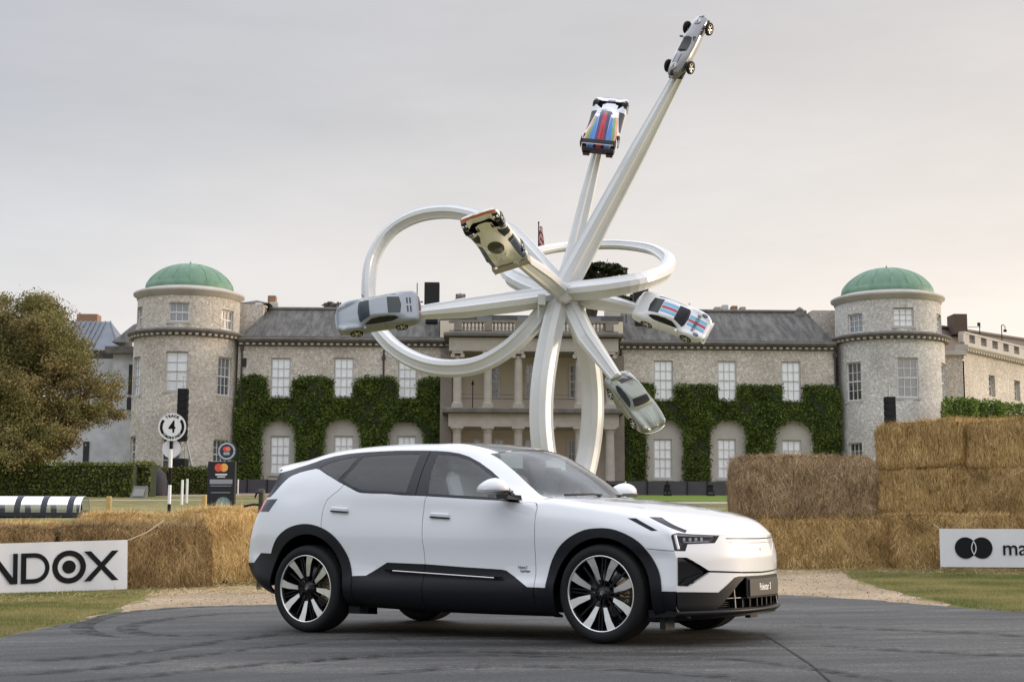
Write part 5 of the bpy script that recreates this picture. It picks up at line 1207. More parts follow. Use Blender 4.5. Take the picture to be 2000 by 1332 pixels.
# side details
def sidey(x, z, o=0): return -(ip(x, Wp)-.006)+o
for (x0, x1, z0, z1) in ((-.145, .045, .990, .977), (-1.215, -1.03, 1.055, 1.042)):
    for sd_ in (1, -1):
        xm = (x0+x1)/2; b = MB(); y_ = sd_*(sidey(xm, 1)+.010)
        b.box((0, 0, .018), (x1-x0, .014, .034), b=.006); o = b.build('door_handle', CARW, suv); o.location = (xm, y_-.004*sd_, (z0+z1)/2); o.rotation_euler = (0, .07, 0)
        b = MB(); b.box((0, 0, 0), (x1-x0+.01, .012, .010)); o = b.build('handle_recess', BLACKM, suv); o.location = (xm, y_-.002*sd_, (z0+z1)/2-.004); o.rotation_euler = (0, .07, 0)
for sd_ in (1, -1):
    b = MB(); b.tube([(-.505, sd_*-.982, .542), (.525, sd_*-.984, .492)], .006, 6); b.build('chrome_strip', CHROME, suv)
    b = MB(); b.add([(-.60, sd_*-.9785, .556), (.61, sd_*-.9785, .500), (.59, sd_*-.9785, .478), (-.58, sd_*-.9785, .530)], [(0, 1, 2, 3), (3, 2, 1, 0)]); b.build('strip_recess', BLACKG, suv)
    # mirror
    M_ = Matrix.Identity(4) if sd_ > 0 else Matrix.Scale(-1, 4, (0, 1, 0))
    def msh(fn, n1=18, n2=12):
        vs = []; fs = []
        for a in range(n2+1):
            th = PI*a/n2
            for k in range(n1): ph = 2*PI*k/n1; vs.append(tuple(M_ @ Vector(fn(th, ph))))
        for a in range(n2):
            for k in range(n1): q = (a*n1+k, a*n1+(k+1) % n1, (a+1)*n1+(k+1) % n1, (a+1)*n1+k); fs.append(q if sd_ > 0 else q[::-1])
        return vs, fs
    def shell(th, ph, top=True):
        x = math.sin(th)*math.cos(ph); y = math.cos(th); z = math.sin(th)*math.sin(ph)
        X = .605+.145*x*(1.0 if x < 0 else .92); Y = -1.055-.115*y-(.045 if sd_ > 0 else 0)
        Z = 1.192+(.098*(max(0, z)**.85)*(1-.35*max(0, -x)) if z > 0 else .022*z); return X, Y, Z
    vs, fs = msh(shell); b = MB(); b.add(vs, fs, True); b.build('door_mirror', CARW, suv)
    def low(th, ph): x, y, z = shell(th, ph); return (x*1.0, y, 1.186-abs(z-1.192)*.38 if z > 1.192 else 1.186+(z-1.192)*.4)
    vs, fs = msh(lambda t_, p_: (.605+.147*math.sin(t_)*math.cos(p_), -1.055-.117*math.cos(t_), 1.180+.020*math.sin(t_)*math.sin(p_))); b = MB(); b.add(vs, fs, True)
    b.rings([[(.60+a, sd_*-.99-s2*.0, z) for a, s2, z in ((-.05, 0, 1.16), (.05, 0, 1.16), (.07, 0, 1.12), (-.03, 0, 1.12))], [(.66+a, sd_*-.87, z) for a, z in ((-.06, 1.15), (.06, 1.15), (.07, 1.11), (-.05, 1.11))]], True, True, False)
    b.build('mirror_base', BLACKG, suv)
    b = MB(); yy = sd_*-.905; b.add([(.60, yy, 1.20), (.63, yy*1.0, 1.125), (.735, yy, 1.098)], [(0, 1, 2), (2, 1, 0)])
    b.build('mirror_triangle', BLACKM, suv)
# wheels
for (x, r0) in ((1.4925, 85), (-1.4925, 104)):
    for sd_ in (-1, 1):
        Mx = T((x, sd_*.965, .379)) @ (Matrix.Rotation(PI/2, 4, 'X') if sd_ < 0 else Matrix.Rotation(-PI/2, 4, 'X'))
        wheel(suv, Mx, rot=R_(r0-90), cal=1)
b = MB(); b.box((0, 0, .33), (2.1, 1.60, .22)); b.box((0, 0, .30), (3.9, 1.05, .20)); b.box((-1.02, -.80, .20), (.12, .12, .06)); b.build('floor_pan', BLACKM, suv)
# tail: closing panel behind the rear edge
ec = [Vector(p) for p in ctrl[0]]; tl = [Vector((p.x-.17*(1 if p.z < 1.1 else .9), 0, p.z)) for p in ec]; tl[-1] = ec[-1]; tl[-2] = Vector((-2.26, -.15, 1.497)); tl[-3] = Vector((-2.25, -.3, 1.47))
grid = [[ec[j].lerp(tl[j], k/6)+Vector((-.10*math.sin(PI*k/12)*(1 if ec[j].z < 1.1 else .25), 0, 0)) for j in range(len(ec))] for k in range(7)]
for k in range(7): grid[k][8] = ec[8].lerp(Vector((-2.18, 0, 1.33)), k/6); grid[k][7] = ec[7].lerp(Vector((-2.34, 0, 1.17)), k/6); grid[k][9] = ec[9].lerp(Vector((-2.10, 0, 1.44)), k/6)
B3 = Body([[tuple(p) for p in g] for g in grid], .06, .05, (-1, 0, 0))
B3.classify(lambda c, i, j, f: 'glass' if 7.2 < j < 9.2 else ('bar' if 6.4 < j < 7.2 else ('clad' if c.z < .66 else 'white')))
B3.part('rear_bumper', 'white', CARW, suv, mode='both'); B3.part('rear_window', 'glass', TINT, suv, off=-.01, mode='both'); B3.part('light_bar', 'bar', REDL, suv, off=.003, mode='both'); B3.part('rear_cladding', 'clad', CLAD, suv, mode='both')
# cabin
b = MB(); b.box((-.04, 0, .62), (1.8, 1.66, .06)); b.box((-1.50, 0, .62), (1.1, 1.14, .055)); b.box((-.04, -.83, .84), (1.8, .06, .5)); b.box((-.04, .83, .84), (1.8, .06, .5)); b.box((.90, 0, .86), (.06, 1.16, .5)); b.build('cabin_floor', mat('grey cabin trim', (.42, .42, .41), .8), suv)
b = MB(); rg = []
for y in np.linspace(-.80, .80, 9): rg.append([(.60, y, .92), (.62, y, 1.03), (.80, y, 1.075), (1.02, y, 1.09), (1.02, y, .95)])
b.rings(rg, True, True, False); b.box((.60, 0, 1.05), (.03, .26, .20), b=.01); b.build('dashboard', mat('dark dashboard', (.12, .125, .12), .7), suv)
for y, x in ((-.37, 0), (.37, 0), (-.42, -.95), (.42, -.95), (0, -.95)):
    b = MB(); b.box((x+.22, y, .80), (.52, .50 if y else .34, .16), b=.05)
    Mb = T((x-.05, y, .84)) @ Matrix.Rotation(-.30, 4, 'Y')
    b.box((0, 0, .27), (.16, .48 if y else .34, .58), Mb, b=.06); b.box((.0, 0, .66), (.11, .28, .19), Mb, b=.04); b.box((0, -.06, .56), (.02, .015, .1), Mb); b.box((0, .06, .56), (.02, .015, .1), Mb)
    b.build('seat', CREAM, suv)
b = MB(); Ms = T((.40, .37, 1.01)) @ Matrix.Rotation(-1.15, 4, 'Y')
b.rings([[((.165+.018*math.cos(q))*math.cos(a), (.18+.018*math.cos(q))*math.sin(a), .018*math.sin(q)) for q in np.linspace(0, 2*PI, 9)[:-1]] for a in np.linspace(0, 2*PI, 25)[:-1]], True, False, True, Ms, loop=True)
b.box((0, 0, 0), (.10, .12, .03), Ms); b.box((0, 0, 0), (.04, .32, .015), Ms); b.tube([Ms @ Vector((0, 0, 0)), (.62, .37, .93)], .03, 6); b.build('steering_wheel', BLACKM, suv)
b = MB(); b.box((.50, 0, 1.37), (.03, .24, .07), b=.01); b.box((.38, 0, 1.50), (.10, .12, .05)); b.build('interior_mirror', BLACKM, suv)
b = MB()
for sd_ in (-1, 1): b.box((.30, sd_*.36, 1.455), (.02, .34, .12), b=.006)
b.build('sun_visor', mat('light headliner', (.7, .7, .68), .9), suv)
b = MB(); b.box((-.75, 0, 1.575), (1.4, 1.0, .01)); b.build('headliner', MATS['light headliner'], suv)
b = MB()
for (x0, y0, x1, y1) in ((.98, -.62, 1.02, -.05), (1.0, .05, .98, .62)): b.tube([(x0, y0, 1.150), ((x0+x1)/2+.08, (y0+y1)/2, 1.158), (x1, y1, 1.155)], .009, 6)
b.build('wiper', BLACKM, suv)
# ------------------------------------------------------------------ SCULPTURE
def ptq(u, v, D): return np.array(at(u, v, D))
def beam(name, pts, rads, parent, n=10, loop=False, m=None, tw=0.):
    """steel box-section with chamfered corners and a shallow V along every face, swept along a spline"""
    P = np.array([ptq(*p) for p in pts]); t = np.concatenate([[0], np.cumsum(np.linalg.norm(np.diff(P, axis=0), axis=1))]); tt = np.linspace(0, t[-1], n)
    Q = hermite(P, t, tt); Rr = hermite(np.array(rads, float).reshape(-1, 1), t, tt)[:, 0]
    prof = []
    for q in range(4):
        a = q*PI/2
        for (x, y) in ((1, -.56), (.90, -.30), (.90, .30), (1, .56)): prof.append((x*math.cos(a)-y*math.sin(a), x*math.sin(a)+y*math.cos(a)))
    rings = []; ref = None
    for i in range(n):
        d = Q[min(i+1, n-1)]-Q[max(i-1, 0)]; d = Vector(d).normalized()
        if ref is None:
            ref = Vector((0, 1, 0)) if abs(d.y) < .8 else Vector((0, 0, 1)); ref = Matrix.Rotation(tw, 3, d) @ ref
        x = (ref-d*ref.dot(d)).normalized(); ref = x; y = d.cross(x)
        rings.append([tuple(Vector(Q[i])+(x*px_+y*py_)*Rr[i]) for px_, py_ in prof])
    b = MB(); b.rings(rings, True, True, False); o = b.build(name, m or STEEL, parent); return o
sb = at(1108, 985, 70); scz = G(sb.x, 70)
sculp = thing('loop_sculpture', 'towering white steel sculpture of loops and spokes carrying cars, behind the parked SUV', 'sculpture')
beam('ring', [(1100, 562, 70.4), (1050, 505, 71), (1000, 455, 72), (940, 426, 73), (870, 413, 74), (810, 423, 74.5), (762, 452, 75), (730, 500, 75), (720, 560, 74.5), (728, 620, 74), (758, 668, 73), (808, 703, 72), (870, 719, 71), (930, 714, 70.5), (985, 687, 70), (1030, 647, 69.7), (1062, 607, 69.8), (1092, 575, 70)],
     [.34, .34, .34, .34, .34, .34, .33, .33, .33, .34, .36, .38, .40, .41, .42, .42, .40, .36], sculp, 90, tw=.5)
beam('ring', [(1085, 572, 70.3), (1040, 560, 70.2), (1008, 546, 70.5), (992, 528, 72), (1003, 508, 74.5), (1050, 492, 77), (1120, 481, 79.5), (1200, 478, 80), (1265, 485, 78), (1298, 500, 75.5), (1304, 519, 72), (1284, 539, 69), (1238, 553, 67.5), (1185, 562, 67.5), (1130, 568, 68.8), (1098, 572, 70)],
     [.42, .44, .42, .36, .28, .24, .23, .24, .27, .31, .34, .37, .40, .42, .42, .40], sculp, 90, tw=.2)
gl = gp(1072, 1000)
beam('leg', [(1095, 578, 69.8), (1079, 640, 69), (1067, 700, 68.6), (1059, 760, 68.3), (1057, 820, 68.2), (1061, 870, 68.2), (1072, 925, 68.4), (1092, 970, 69), (1118, 985, 70)], [.44, .48, .50, .50, .50, .50, .50, .50, .50], sculp, 60, tw=PI/4)
beam('leg', [(1110, 585, 70.4), (1134, 640, 71), (1150, 700, 71.6), (1157, 760, 72), (1157, 820, 72), (1150, 880, 72), (1138, 935, 71.5), (1118, 985, 70)], [.44, .47, .49, .49, .49, .49, .48, .46], sculp, 60, tw=PI/4)
beam('arm', [(1098, 570, 70), (1170, 437, 69), (1245, 298, 68), (1323, 152, 67)], [.55, .46, .39, .25], sculp, 4, tw=.6)
beam('arm', [(1098, 570, 70.2), (1128, 465, 70.2), (1150, 370, 70.2), (1169, 292, 70.2)], [.40, .34, .30, .22], sculp, 4, tw=.3)
beam('arm', [(1105, 577, 69.8), (1060, 538, 67), (1008, 500, 64.2)], [.40, .42, .30], sculp, 3, tw=.7)
beam('arm', [(1092, 577, 70), (1000, 590, 69), (905, 602, 68.3), (808, 612, 67.6)], [.42, .46, .42, .27], sculp, 4, tw=.5)
beam('arm', [(1098, 576, 70), (1170, 588, 69.2), (1250, 606, 68)], [.44, .40, .24], sculp, 3, tw=.5)
beam('arm', [(1112, 590, 69.8), (1140, 650, 68.4), (1203, 738, 66.8)], [.42, .44, .26], sculp, 3, tw=.5)
b = MB(); hc = at(1103, 575, 69.3); b.lathe([(.001, .55), (.42, .5), (.5, .40), (.52, -.2), (.75, -.5), (.8, -1.0), (.5, -1.5), (.001, -1.6)], 12, T(hc) @ Matrix.Rotation(PI/2, 4, 'X'), smooth=False)
for k in range(8):
    a = k*PI/4; b.box((0, 0, 0), (.25, .1, .55), T(hc+Vector((.55*math.cos(a), .3, .55*math.sin(a)))) @ Matrix.Rotation(-a+PI/2, 4, 'Y'))
b.build('hub', STEEL, sculp)
b = MB(); b.box((sb.x, 70, scz+.15), (5, 4.5, .3), b=.05); b.build('plinth', STONE, sculp)
b = MB(); p0 = at(1052, 586, 69); b.tube([p0, p0+Vector((0, 0, -.9))], .05, 6); b.box(tuple(p0+Vector((.15, 0, .0))), (.35, .3, .5)); p1 = at(1122, 596, 69.2); b.box(tuple(p1), (.3, .3, .5)); b.build('joint_bracket', STEEL, sculp)

# ------------------------------------------------------------------ SMALL CARS ON THE ARMS
def arr(x, xs_, ys_): return float(np.interp(x, xs_, ys_))
def small_body(spec):
    X = spec['x']; ctrl = []
    for i, x in enumerate(X):
        W_ = spec['W'][i]; zb = spec['zb'][i]; zs = spec['zs'][i]; ys = W_*spec.get('ysf', .96); yr, zr = spec['rail'][i]; zc = spec['zc'][i]; cr = spec.get('crown', [0]*len(X))[i]
        ctrl.append([(x, -(W_-.10 if W_ > .2 else W_*.6), zb), (x, -W_, zb+.08), (x, -W_, zb+(zs-zb)*.55), (x, -ys, zs), (x, -(ys*.55+yr*.45), zs+(zr-zs)*.42+cr), (x, -yr, zr), (x, -yr*.55, zr+(zc-zr)*.8), (x, 0, zc)])
    def cap(c, dx): return [(p[0]+dx, p[1]*.02, .5*(p[2]+ctrl[0][2][2])) for p in c]
    e0 = [(p[0]-.04, p[1]*.75, p[2]+(0.0)) for p in ctrl[0]]; e1 = [(p[0]+.04, p[1]*.75, p[2]) for p in ctrl[-1]]
    z0 = [(p[0]-.02, 0, p[2]) for p in e0]; z1 = [(p[0]+.02, 0, p[2]) for p in e1]
    return Body([z0, e0]+ctrl+[e1, z1], .09, .09)
def pose(cx, cy, D, f, u, s=1.):
    f = Vector(f).normalized(); u = Vector(u); u = (u-f*u.dot(f)).normalized(); l = u.cross(f); c = at(cx, cy, D)
    return Matrix(((f.x*s, l.x*s, u.x*s, c.x), (f.y*s, l.y*s, u.y*s, c.y), (f.z*s, l.z*s, u.z*s, c.z), (0, 0, 0, 1)))
GLK = mat('dark car glass', (.008, .010, .013), .12, spec=.4)
def small_car(name, label, cat, M, spec, pm):
    t = thing(name, label, cat); t.matrix_world = M @ T((0, 0, -spec.get('cz', .55))); B = small_body(spec); R = spec['R']
    ar = [[(x+(R+.035)*math.cos(a), R+(R+.035)*math.sin(a)) for a in np.linspace(-.9, PI+.9, 22)] for x in spec['ax']] if spec.get('arch', True) else []
    side = lambda f: f.calc_center_median().z < spec.get('sidez', 3) and f.normal.y < -.25
    upf = lambda f: f.normal.z > .22
    for a in ar: cut_poly(B.bm, a, (0, 2), lambda f: f.calc_center_median().y < -.45)
    for k, p in spec.get('sidepoly', {}).items(): cut_poly(B.bm, p, (0, 2), lambda f: f.normal.y < -.2)
    tps = [(k+'#'+str(q), p) for q, (k, p) in enumerate(spec.get('toppoly', []))]
    for k, p in tps: cut_poly(B.bm, p, (0, 1), upf)
    def c_(c, i, j, f):
        if c.y < -.45 and any(inpoly(c.x, c.z, a) for a in ar): return 'hole'
        if f.normal.z > .22:
            for k, p in tps:
                if inpoly(c.x, c.y, p): return k
        if f.normal.y < -.2:
            for k, p in spec.get('sidepoly', {}).items():
                if inpoly(c.x, c.z, p): return k
        return 'body'
    B.classify(c_)
    B.part('body', 'body', pm['body'][1], t, mode='both', skirt=.02)
    for k in list(B.cls):
        if k in ('body', 'hole'): continue
        nm, m = pm[k.split('#')[0]]; mid = any(abs(v.co.y) < .02 for f in B.cls[k] for v in f.verts)
        B.part(nm, k, m, t, off=.002, mode='both' if mid else 'pair', skirt=.01)
    b = MB(); L0, L1 = spec['x'][1], spec['x'][-2]; b.box(((L0+L1)/2, 0, spec['zb'][len(spec['x'])//2]+.09), (L1-L0-.1, min(spec['W'][len(spec['x'])//2]*1.7, 1.5), .12)); b.build('underbody', BLACKM, t)
    if spec.get('arch', True):
        for x in spec['ax']:
            b = MB(); b.box((x, 0, R-.03), (R*2+.06, spec['tw']*2-.5, R*spec.get('wellh', 1.5))); b.build('wheel_well', INNER, t)
    for x in spec['ax']:
        for sd_ in (-1, 1):
            wheel(t, T((x, sd_*spec['tw'], R)) @ (Matrix.Rotation(PI/2, 4, 'X') if sd_ < 0 else Matrix.Rotation(-PI/2, 4, 'X')), R=R, W_=spec.get('ww', .24), rim=R*spec.get('rimf', .74), detail=False, rimmat=spec.get('rim'))
    B.bm.free(); return t
DX = [-2.15, -2.06, -1.92, -1.6, -1.14, -.7, -.2, .25, .62, .92, 1.16, 1.5, 1.82, 2.03, 2.12]
S911 = dict(x=DX, W=[.62, .78, .86, .91, .925, .895, .865, .865, .875, .89, .895, .875, .80, .66, .50], zb=[.36, .28, .24, .22, .2, .18, .18, .18, .18, .18, .19, .2, .2, .22, .28],
    zs=[.58, .72, .80, .85, .88, .88, .87, .86, .84, .82, .81, .77, .69, .58, .46], rail=[(.45, .62), (.55, .76), (.60, .86), (.60, .945), (.56, 1.08), (.56, 1.19), (.55, 1.245), (.53, 1.205), (.60, 1.03), (.66, .865), (.60, .82), (.52, .77), (.46, .69), (.38, .58), (.28, .46)],
    zc=[.62, .77, .87, .975, 1.13, 1.25, 1.30, 1.27, 1.09, .905, .85, .775, .685, .575, .46], crown=[0, 0, .02, .04, .02, 0, 0, 0, 0, .02, .05, .06, .05, .03, 0], R=.33, ax=(-1.14, 1.16), tw=.90, cz=.62,
    sidepoly={'glass': [(-1.12, 1.02), (-.75, .955), (-.2, .93), (.64, .905), (.50, 1.0), (.25, 1.14), (-.15, 1.205), (-.6, 1.18), (-.95, 1.10)], 'seam': strip_poly([(-.38, .95), (-.42, .5), (-.36, .26)], .014), 'seam2': strip_poly([(.68, .90), (.74, .55), (.7, .26)], .014)},
    toppoly=[('ws', [(.30, 0), (.30, -.47), (.82, -.60), (.90, -.45), (.96, 0)]), ('rwin', [(-.62, 0), (-.62, -.47), (-1.22, -.47), (-1.30, 0)]), ('vent', [(-1.55, -.06), (-1.55, -.42), (-1.63, -.42), (-1.63, -.06)]), ('vent', [(-1.70, -.06), (-1.70, -.42), (-1.78, -.42), (-1.78, -.06)]), ('lamp', [(1.72+.16*math.cos(a), -.66+.11*math.sin(a)) for a in np.linspace(0, 2*PI, 14)[:-1]])])
GREYP = paint('cool silver paint', (.21, .23, .255), metal=.35, rough=.3); WHP = paint('white racing paint', (.68, .69, .72), rough=.3)
LAMPG = mat('clear headlamp', (.35, .37, .40), .1, coat=1); VEN = mat('dark vent', (.02, .02, .022), .5)
def mirrors(t, x, y, z, m):
    for sd_ in (-1, 1):
        b = MB(); b.box((x, sd_*(y+.09), z), (.12, .20, .13), b=.04); b.build('door_mirror', m, t)
c1 = small_car('coupe', 'silver coupe with slatted engine lid, mounted at the left end of the sculpture', 'car', pose(737, 611, 67.6, (-.985, .05, -.15), (-.08, -.93, .36), .93), S911,
    dict(body=('body', GREYP), glass=('side_window', GLK), ws=('windscreen', mat('blue grey windscreen', (.014, .022, .030), .15, spec=.4)), rwin=('rear_window', mat('grey rear window', (.03, .038, .038), .2, spec=.4)), vent=('engine_vent', VEN), lamp=('headlamp', LAMPG), seam=('door_gap', VEN), seam2=('door_gap', VEN)))
mirrors(c1, .62, .86, .95, GREYP)
b = MB(); b.box((2.08, 0, .36), (.10, 1.0, .12), b=.03); b.build('front_intake', VEN, c1)
b = MB(); b.tube([(-2.12, -.6, .62), (-2.20, 0, .62), (-2.12, .6, .62)], .03, 6); b.build('tail_light_bar', mat('dull red lamp', (.25, .04, .04), .3), c1)
S911w = dict(S911); X0, X1 = -1.5, 2.03
bands = [('sblue', .32, .25), ('slight', .25, .18), ('sblue2', .18, .12), ('sred', .085, 0)]
ws_, rw_, _, _, lp_ = S911['toppoly']
S911w['toppoly'] = [ws_, rw_, ('lamp', [(1.66+.17*math.cos(a), -.64+.12*math.sin(a)) for a in np.linspace(0, 2*PI, 14)[:-1]])]
for (xa, xb) in ((-.60, .29), (.97, 1.95)):
    for k, y1, y0 in bands: S911w['toppoly'].append((k, [(xa, -y1), (xb, -y1), (xb, -y0), (xa, -y0)]))
c2 = small_car('coupe', 'white coupe with red and blue bonnet stripes at the right end of the sculpture', 'car', pose(1313, 618, 67.6, (.86, -.28, -.37), (.14, -.95, .30), .86), S911w,
    dict(body=('body', WHP), glass=('side_window', GLK), ws=('windscreen', mat('blackish windscreen', (.008, .010, .014), .15, spec=.35)), rwin=('rear_window', MATS['grey rear window']), lamp=('headlamp', mat('dark headlamp', (.05, .05, .08), .15, coat=1)), seam=('door_gap', mat('pale gap', (.3, .3, .3), .5)), seam2=('door_gap', MATS['pale gap']),
         sblue=('stripe', mat('mid blue stripe', (.06, .25, .52), .35)), slight=('stripe', mat('pale blue stripe', (.25, .55, .68), .35)), sblue2=('stripe', mat('azure stripe', (.10, .36, .60), .35)), sred=('stripe', mat('red stripe', (.42, .04, .07), .35))))
mirrors(c2, .62, .86, .95, WHP)
b = MB(); b.box((2.06, -.42, .38), (.12, .36, .12), b=.03); b.box((2.06, .42, .38), (.12, .36, .12), b=.03); b.build('front_intake', VEN, c2)
b = MB(); b.box((2.10, 0, .24), (.16, 1.45, .03)); b.build('front_lip', WHP, c2)
o = text('PORSCHE', .26, 'bonnet_text', mat('dark outline lettering', (.10, .10, .12), .5), c2, face_m((1.42, 0, .835), (.20, 0, 1), (-1, 0, .2)), ext=.004, off=.006)
# vintage coupe
X = [-1.95, -1.86, -1.7, -1.4, -1.05, -.7, -.3, .1, .45, .72, 1.05, 1.4, 1.7, 1.88, 1.95]
S356 = dict(x=X, W=[.50, .66, .76, .81, .83, .83, .83, .83, .83, .83, .82, .80, .74, .64, .50], zb=[.4, .32, .26, .22, .2, .18, .18, .18, .18, .18, .19, .2, .24, .3, .36],
    zs=[.55, .66, .74, .79, .82, .84, .85, .85, .84, .82, .80, .77, .72, .64, .54], rail=[(.3, .60), (.38, .74), (.42, .86), (.46, .98), (.50, 1.10), (.53, 1.20), (.53, 1.235), (.51, 1.21), (.56, 1.04), (.56, .88), (.46, .80), (.40, .73), (.34, .65), (.28, .58), (.2, .5)],
    zc=[.60, .76, .89, 1.02, 1.15, 1.25, 1.30, 1.28, 1.13, .93, .88, .82, .73, .62, .52], crown=[0, 0, 0, 0, 0, 0, 0, 0, 0, .03, .07, .09, .09, .06, 0], R=.31, ax=(-1.05, 1.07), tw=.80, cz=.62, ww=.16,
    sidepoly={'glass': [(-1.05, .99), (-.75, .935), (-.2, .92), (.46, .91), (.30, 1.06), (.08, 1.15), (-.3, 1.19), (-.7, 1.16), (-.95, 1.08)], 'seam': strip_poly([(-.32, .94), (-.36, .5), (-.34, .26)], .014)},
    toppoly=[('ws', [(.22, 0), (.20, -.46), (.52, -.52), (.58, -.3), (.60, 0)]), ('rwin', [(-.92, 0), (-.92, -.36), (-.99, -.40), (-1.18, -.38), (-1.24, -.3), (-1.24, 0)]), ('vent', [(-1.42, 0), (-1.42, -.13), (-1.64, -.13), (-1.64, 0)])])
OLDG = paint('grey green silver paint', (.20, .215, .175), metal=.45, rough=.3)
c3 = small_car('vintage_coupe', 'grey green vintage coupe hanging nose down at the lower right of the sculpture', 'car', pose(1240, 782, 66.6, (.52, -.40, -.75), (.30, -.92, .30), .88), S356,
    dict(body=('body', OLDG), glass=('side_window', GLK), ws=('windscreen', GLK), rwin=('rear_window', mat('plum dark rear glass', (.055, .045, .06), .1, coat=1)), vent=('engine_grille', mat('grey grille', (.14, .14, .14), .5)), seam=('door_gap', VEN)))
b = MB(); b.tube([(1.90, -.62, .42), (2.03, -.3, .42), (2.05, 0, .42), (2.03, .3, .42), (1.90, .62, .42)], .04, 6); b.build('bumper', CHROME, c3); b = MB(); b.tube([(-1.88, -.6, .42), (-2.0, -.3, .42), (-2.02, 0, .42), (-2.0, .3, .42), (-1.88, .6, .42)], .04, 6); b.build('bumper', CHROME, c3)
for sd_ in (-1, 1):
    b = MB(); b.lathe([(.11, 0), (.10, .05), (.05, .09), (.001, .10)], 14, T((1.74, sd_*.60, .70)) @ Matrix.Rotation(1.1, 4, 'Y')); b.build('headlamp', LAMPG, c3)
b = MB(); b.tube([(1.0, 0, .90), (1.5, 0, .81), (1.85, 0, .66)], .012, 5); b.build('bonnet_trim', CHROME, c3)
# endurance racers
X = [-2.2, -2.1, -1.8, -1.35, -.9, -.45, 0, .35, .7, 1.05, 1.4, 1.75, 2.0, 2.15]
def racer(W_, bub, cr_): return dict(x=X, W=[W_*q for q in (.93, .96, .98, 1, 1, .98, .97, .97, .98, 1, 1, .99, .94, .86)], zb=[.25]*3+[.12]*9+[.13, .16],
    zs=[.55, .60, .62, .62, .58, .50, .48, .48, .50, .56, .58, .52, .40, .28], rail=[(.50, .56), (.50, .60), (.46, .64), (.40, .70), (.38, .80), (.36, .90), (.36, .92), (.38, .80), (.40, .62), (.42, .50), (.42, .44), (.42, .38), (.4, .32), (.38, .27)],
    zc=[.58, .62, .68, .78, .90, 1.0*bub, 1.03*bub, .93*bub, .72, .54, .47, .40, .34, .28], crown=[0, .04, .08, .10, .06, .0, 0, 0, .02, .08, .12, .10, .05, 0], R=.33, wellh=.8, ax=(-1.35, 1.38), tw=W_-.01, cz=.5, ww=.3, rimf=.72)
SR = racer(1.0, .95, 1)
SR['toppoly'] = [('canopy', [(-.05+.50*math.cos(a), -.40*abs(math.sin(a))) for a in np.linspace(0, PI, 16)]), ('dark', [(.30, -.62), (.30, -.98), (.80, -.98), (.95, -.50), (.75, -.48)]), ('blue', [(.95, -.70), (.95, -1.02), (1.62, -1.02), (1.62, -.70)]), ('blue', [(-1.9, -.72), (-1.9, -1.02), (-.3, -1.02), (-.3, -.66)]), ('dark', [(-.28, -.66), (-.28, -1.0), (.0, -1.0), (.0, -.66)]), ('lampd', [(1.64, -.66), (1.64, -1.02), (2.02, -.98), (2.04, -.66)]), ('orange', [(2.04, 0), (2.04, -1.02), (2.3, -1.02), (2.3, 0)]), ('mark', [(1.05, -.33), (1.25, -.30), (1.40, -.36), (1.1, -.42)])]
c4 = small_car('race_car', 'cream and dark blue closed race car with orange nose edge, left of the sculpture hub', 'race car', pose(966, 470, 62.8, (-.36, -.88, .31), (.12, -.40, -.90), .90), SR,
    dict(body=('body', paint('cream racing paint', (.82, .80, .74), rough=.35)), canopy=('canopy', mat('dark olive canopy', (.03, .03, .022), .1, coat=1)), dark=('side_panel', mat('dark panel', (.03, .035, .045), .4)), blue=('side_panel', mat('slate blue panel', (.08, .11, .18), .35)), lampd=('headlamp', VEN), orange=('nose_edge', mat('faded orange paint', (.62, .20, .13), .4)), mark=('logo_mark', VEN)))
b = MB()
for sd_ in (-1, 1):
    for k in (0, 1): b.box((1.86, sd_*(.72+.16*k), .50), (.12, .09, .10), b=.02)
b.build('headlamp_lens', mat('bright lens', (.8, .8, .8), .15), c4)
b = MB(); b.box((-2.25, 0, .78), (.42, 1.9, .05), b=.01); b.build('rear_wing', mat('weathered beige wing', (.42, .38, .31), .45), c4)
b = MB(); b.box((-2.2, -.95, .64), (.5, .03, .42)); b.box((-2.2, .95, .64), (.5, .03, .42)); b.build('wing_end_plate', MATS['weathered beige wing'], c4)
b = MB(); b.box((-2.24, 0, .45), (.1, 1.5, .3)); b.build('tail_panel', mat('beige tail', (.35, .31, .25), .6), c4)
for k in range(5):
    b = MB(); b.box((-.75-.14*k, -.22+.1*k, .93-.04*k), (.07, .05, .02)); b.build('body_marking', VEN, c4)
SL = racer(.95, .97, 1); tp = [('canopy', [(.55, 0), (.50, -.25), (.25, -.36), (.12, -.30), (.18, 0)])]
def bnd(k, pts0, pts1): tp.append((k, pts0+pts1[::-1]))
bnd('red', [(-2.3, -.0), (-1.6, 0), (.15, 0)], [(-2.3, -.15), (-1.6, -.14), (.15, -.10)]); bnd('purple', [(-2.3, -.15), (-1.6, -.14), (.15, -.10)], [(-2.3, -.30), (-1.6, -.30), (.15, -.30)])
bnd('blue', [(-2.3, -.30), (-1.6, -.30), (-.1, -.33)], [(-2.3, -.58), (-1.6, -.58), (-.1, -.44)]); bnd('green', [(-2.0, -.58), (-1.6, -.58), (-.1, -.44)], [(-1.8, -.74), (-1.3, -.72), (.15, -.54)]); bnd('orange', [(-1.75, -.74), (-1.3, -.72), (.15, -.54)], [(-1.6, -.86), (-1.2, -.84), (.2, -.64)])
tp.append(('dark', [(-.9, -.86), (.2, -.66), (.75, -.60), (.72, -.97), (-.9, -.97)])); tp.append(('dark', [(1.05, -.78), (1.75, -.74), (1.75, -.90), (1.05, -.92)])); tp.append(('black', [(-2.3, -.58), (-1.8, -.74), (-1.9, -1.0), (-2.3, -1.0)]))
tp.append(('grey', [(1.55, 0), (1.55, -.22), (1.95, -.2), (1.95, 0)]))
SL['toppoly'] = tp
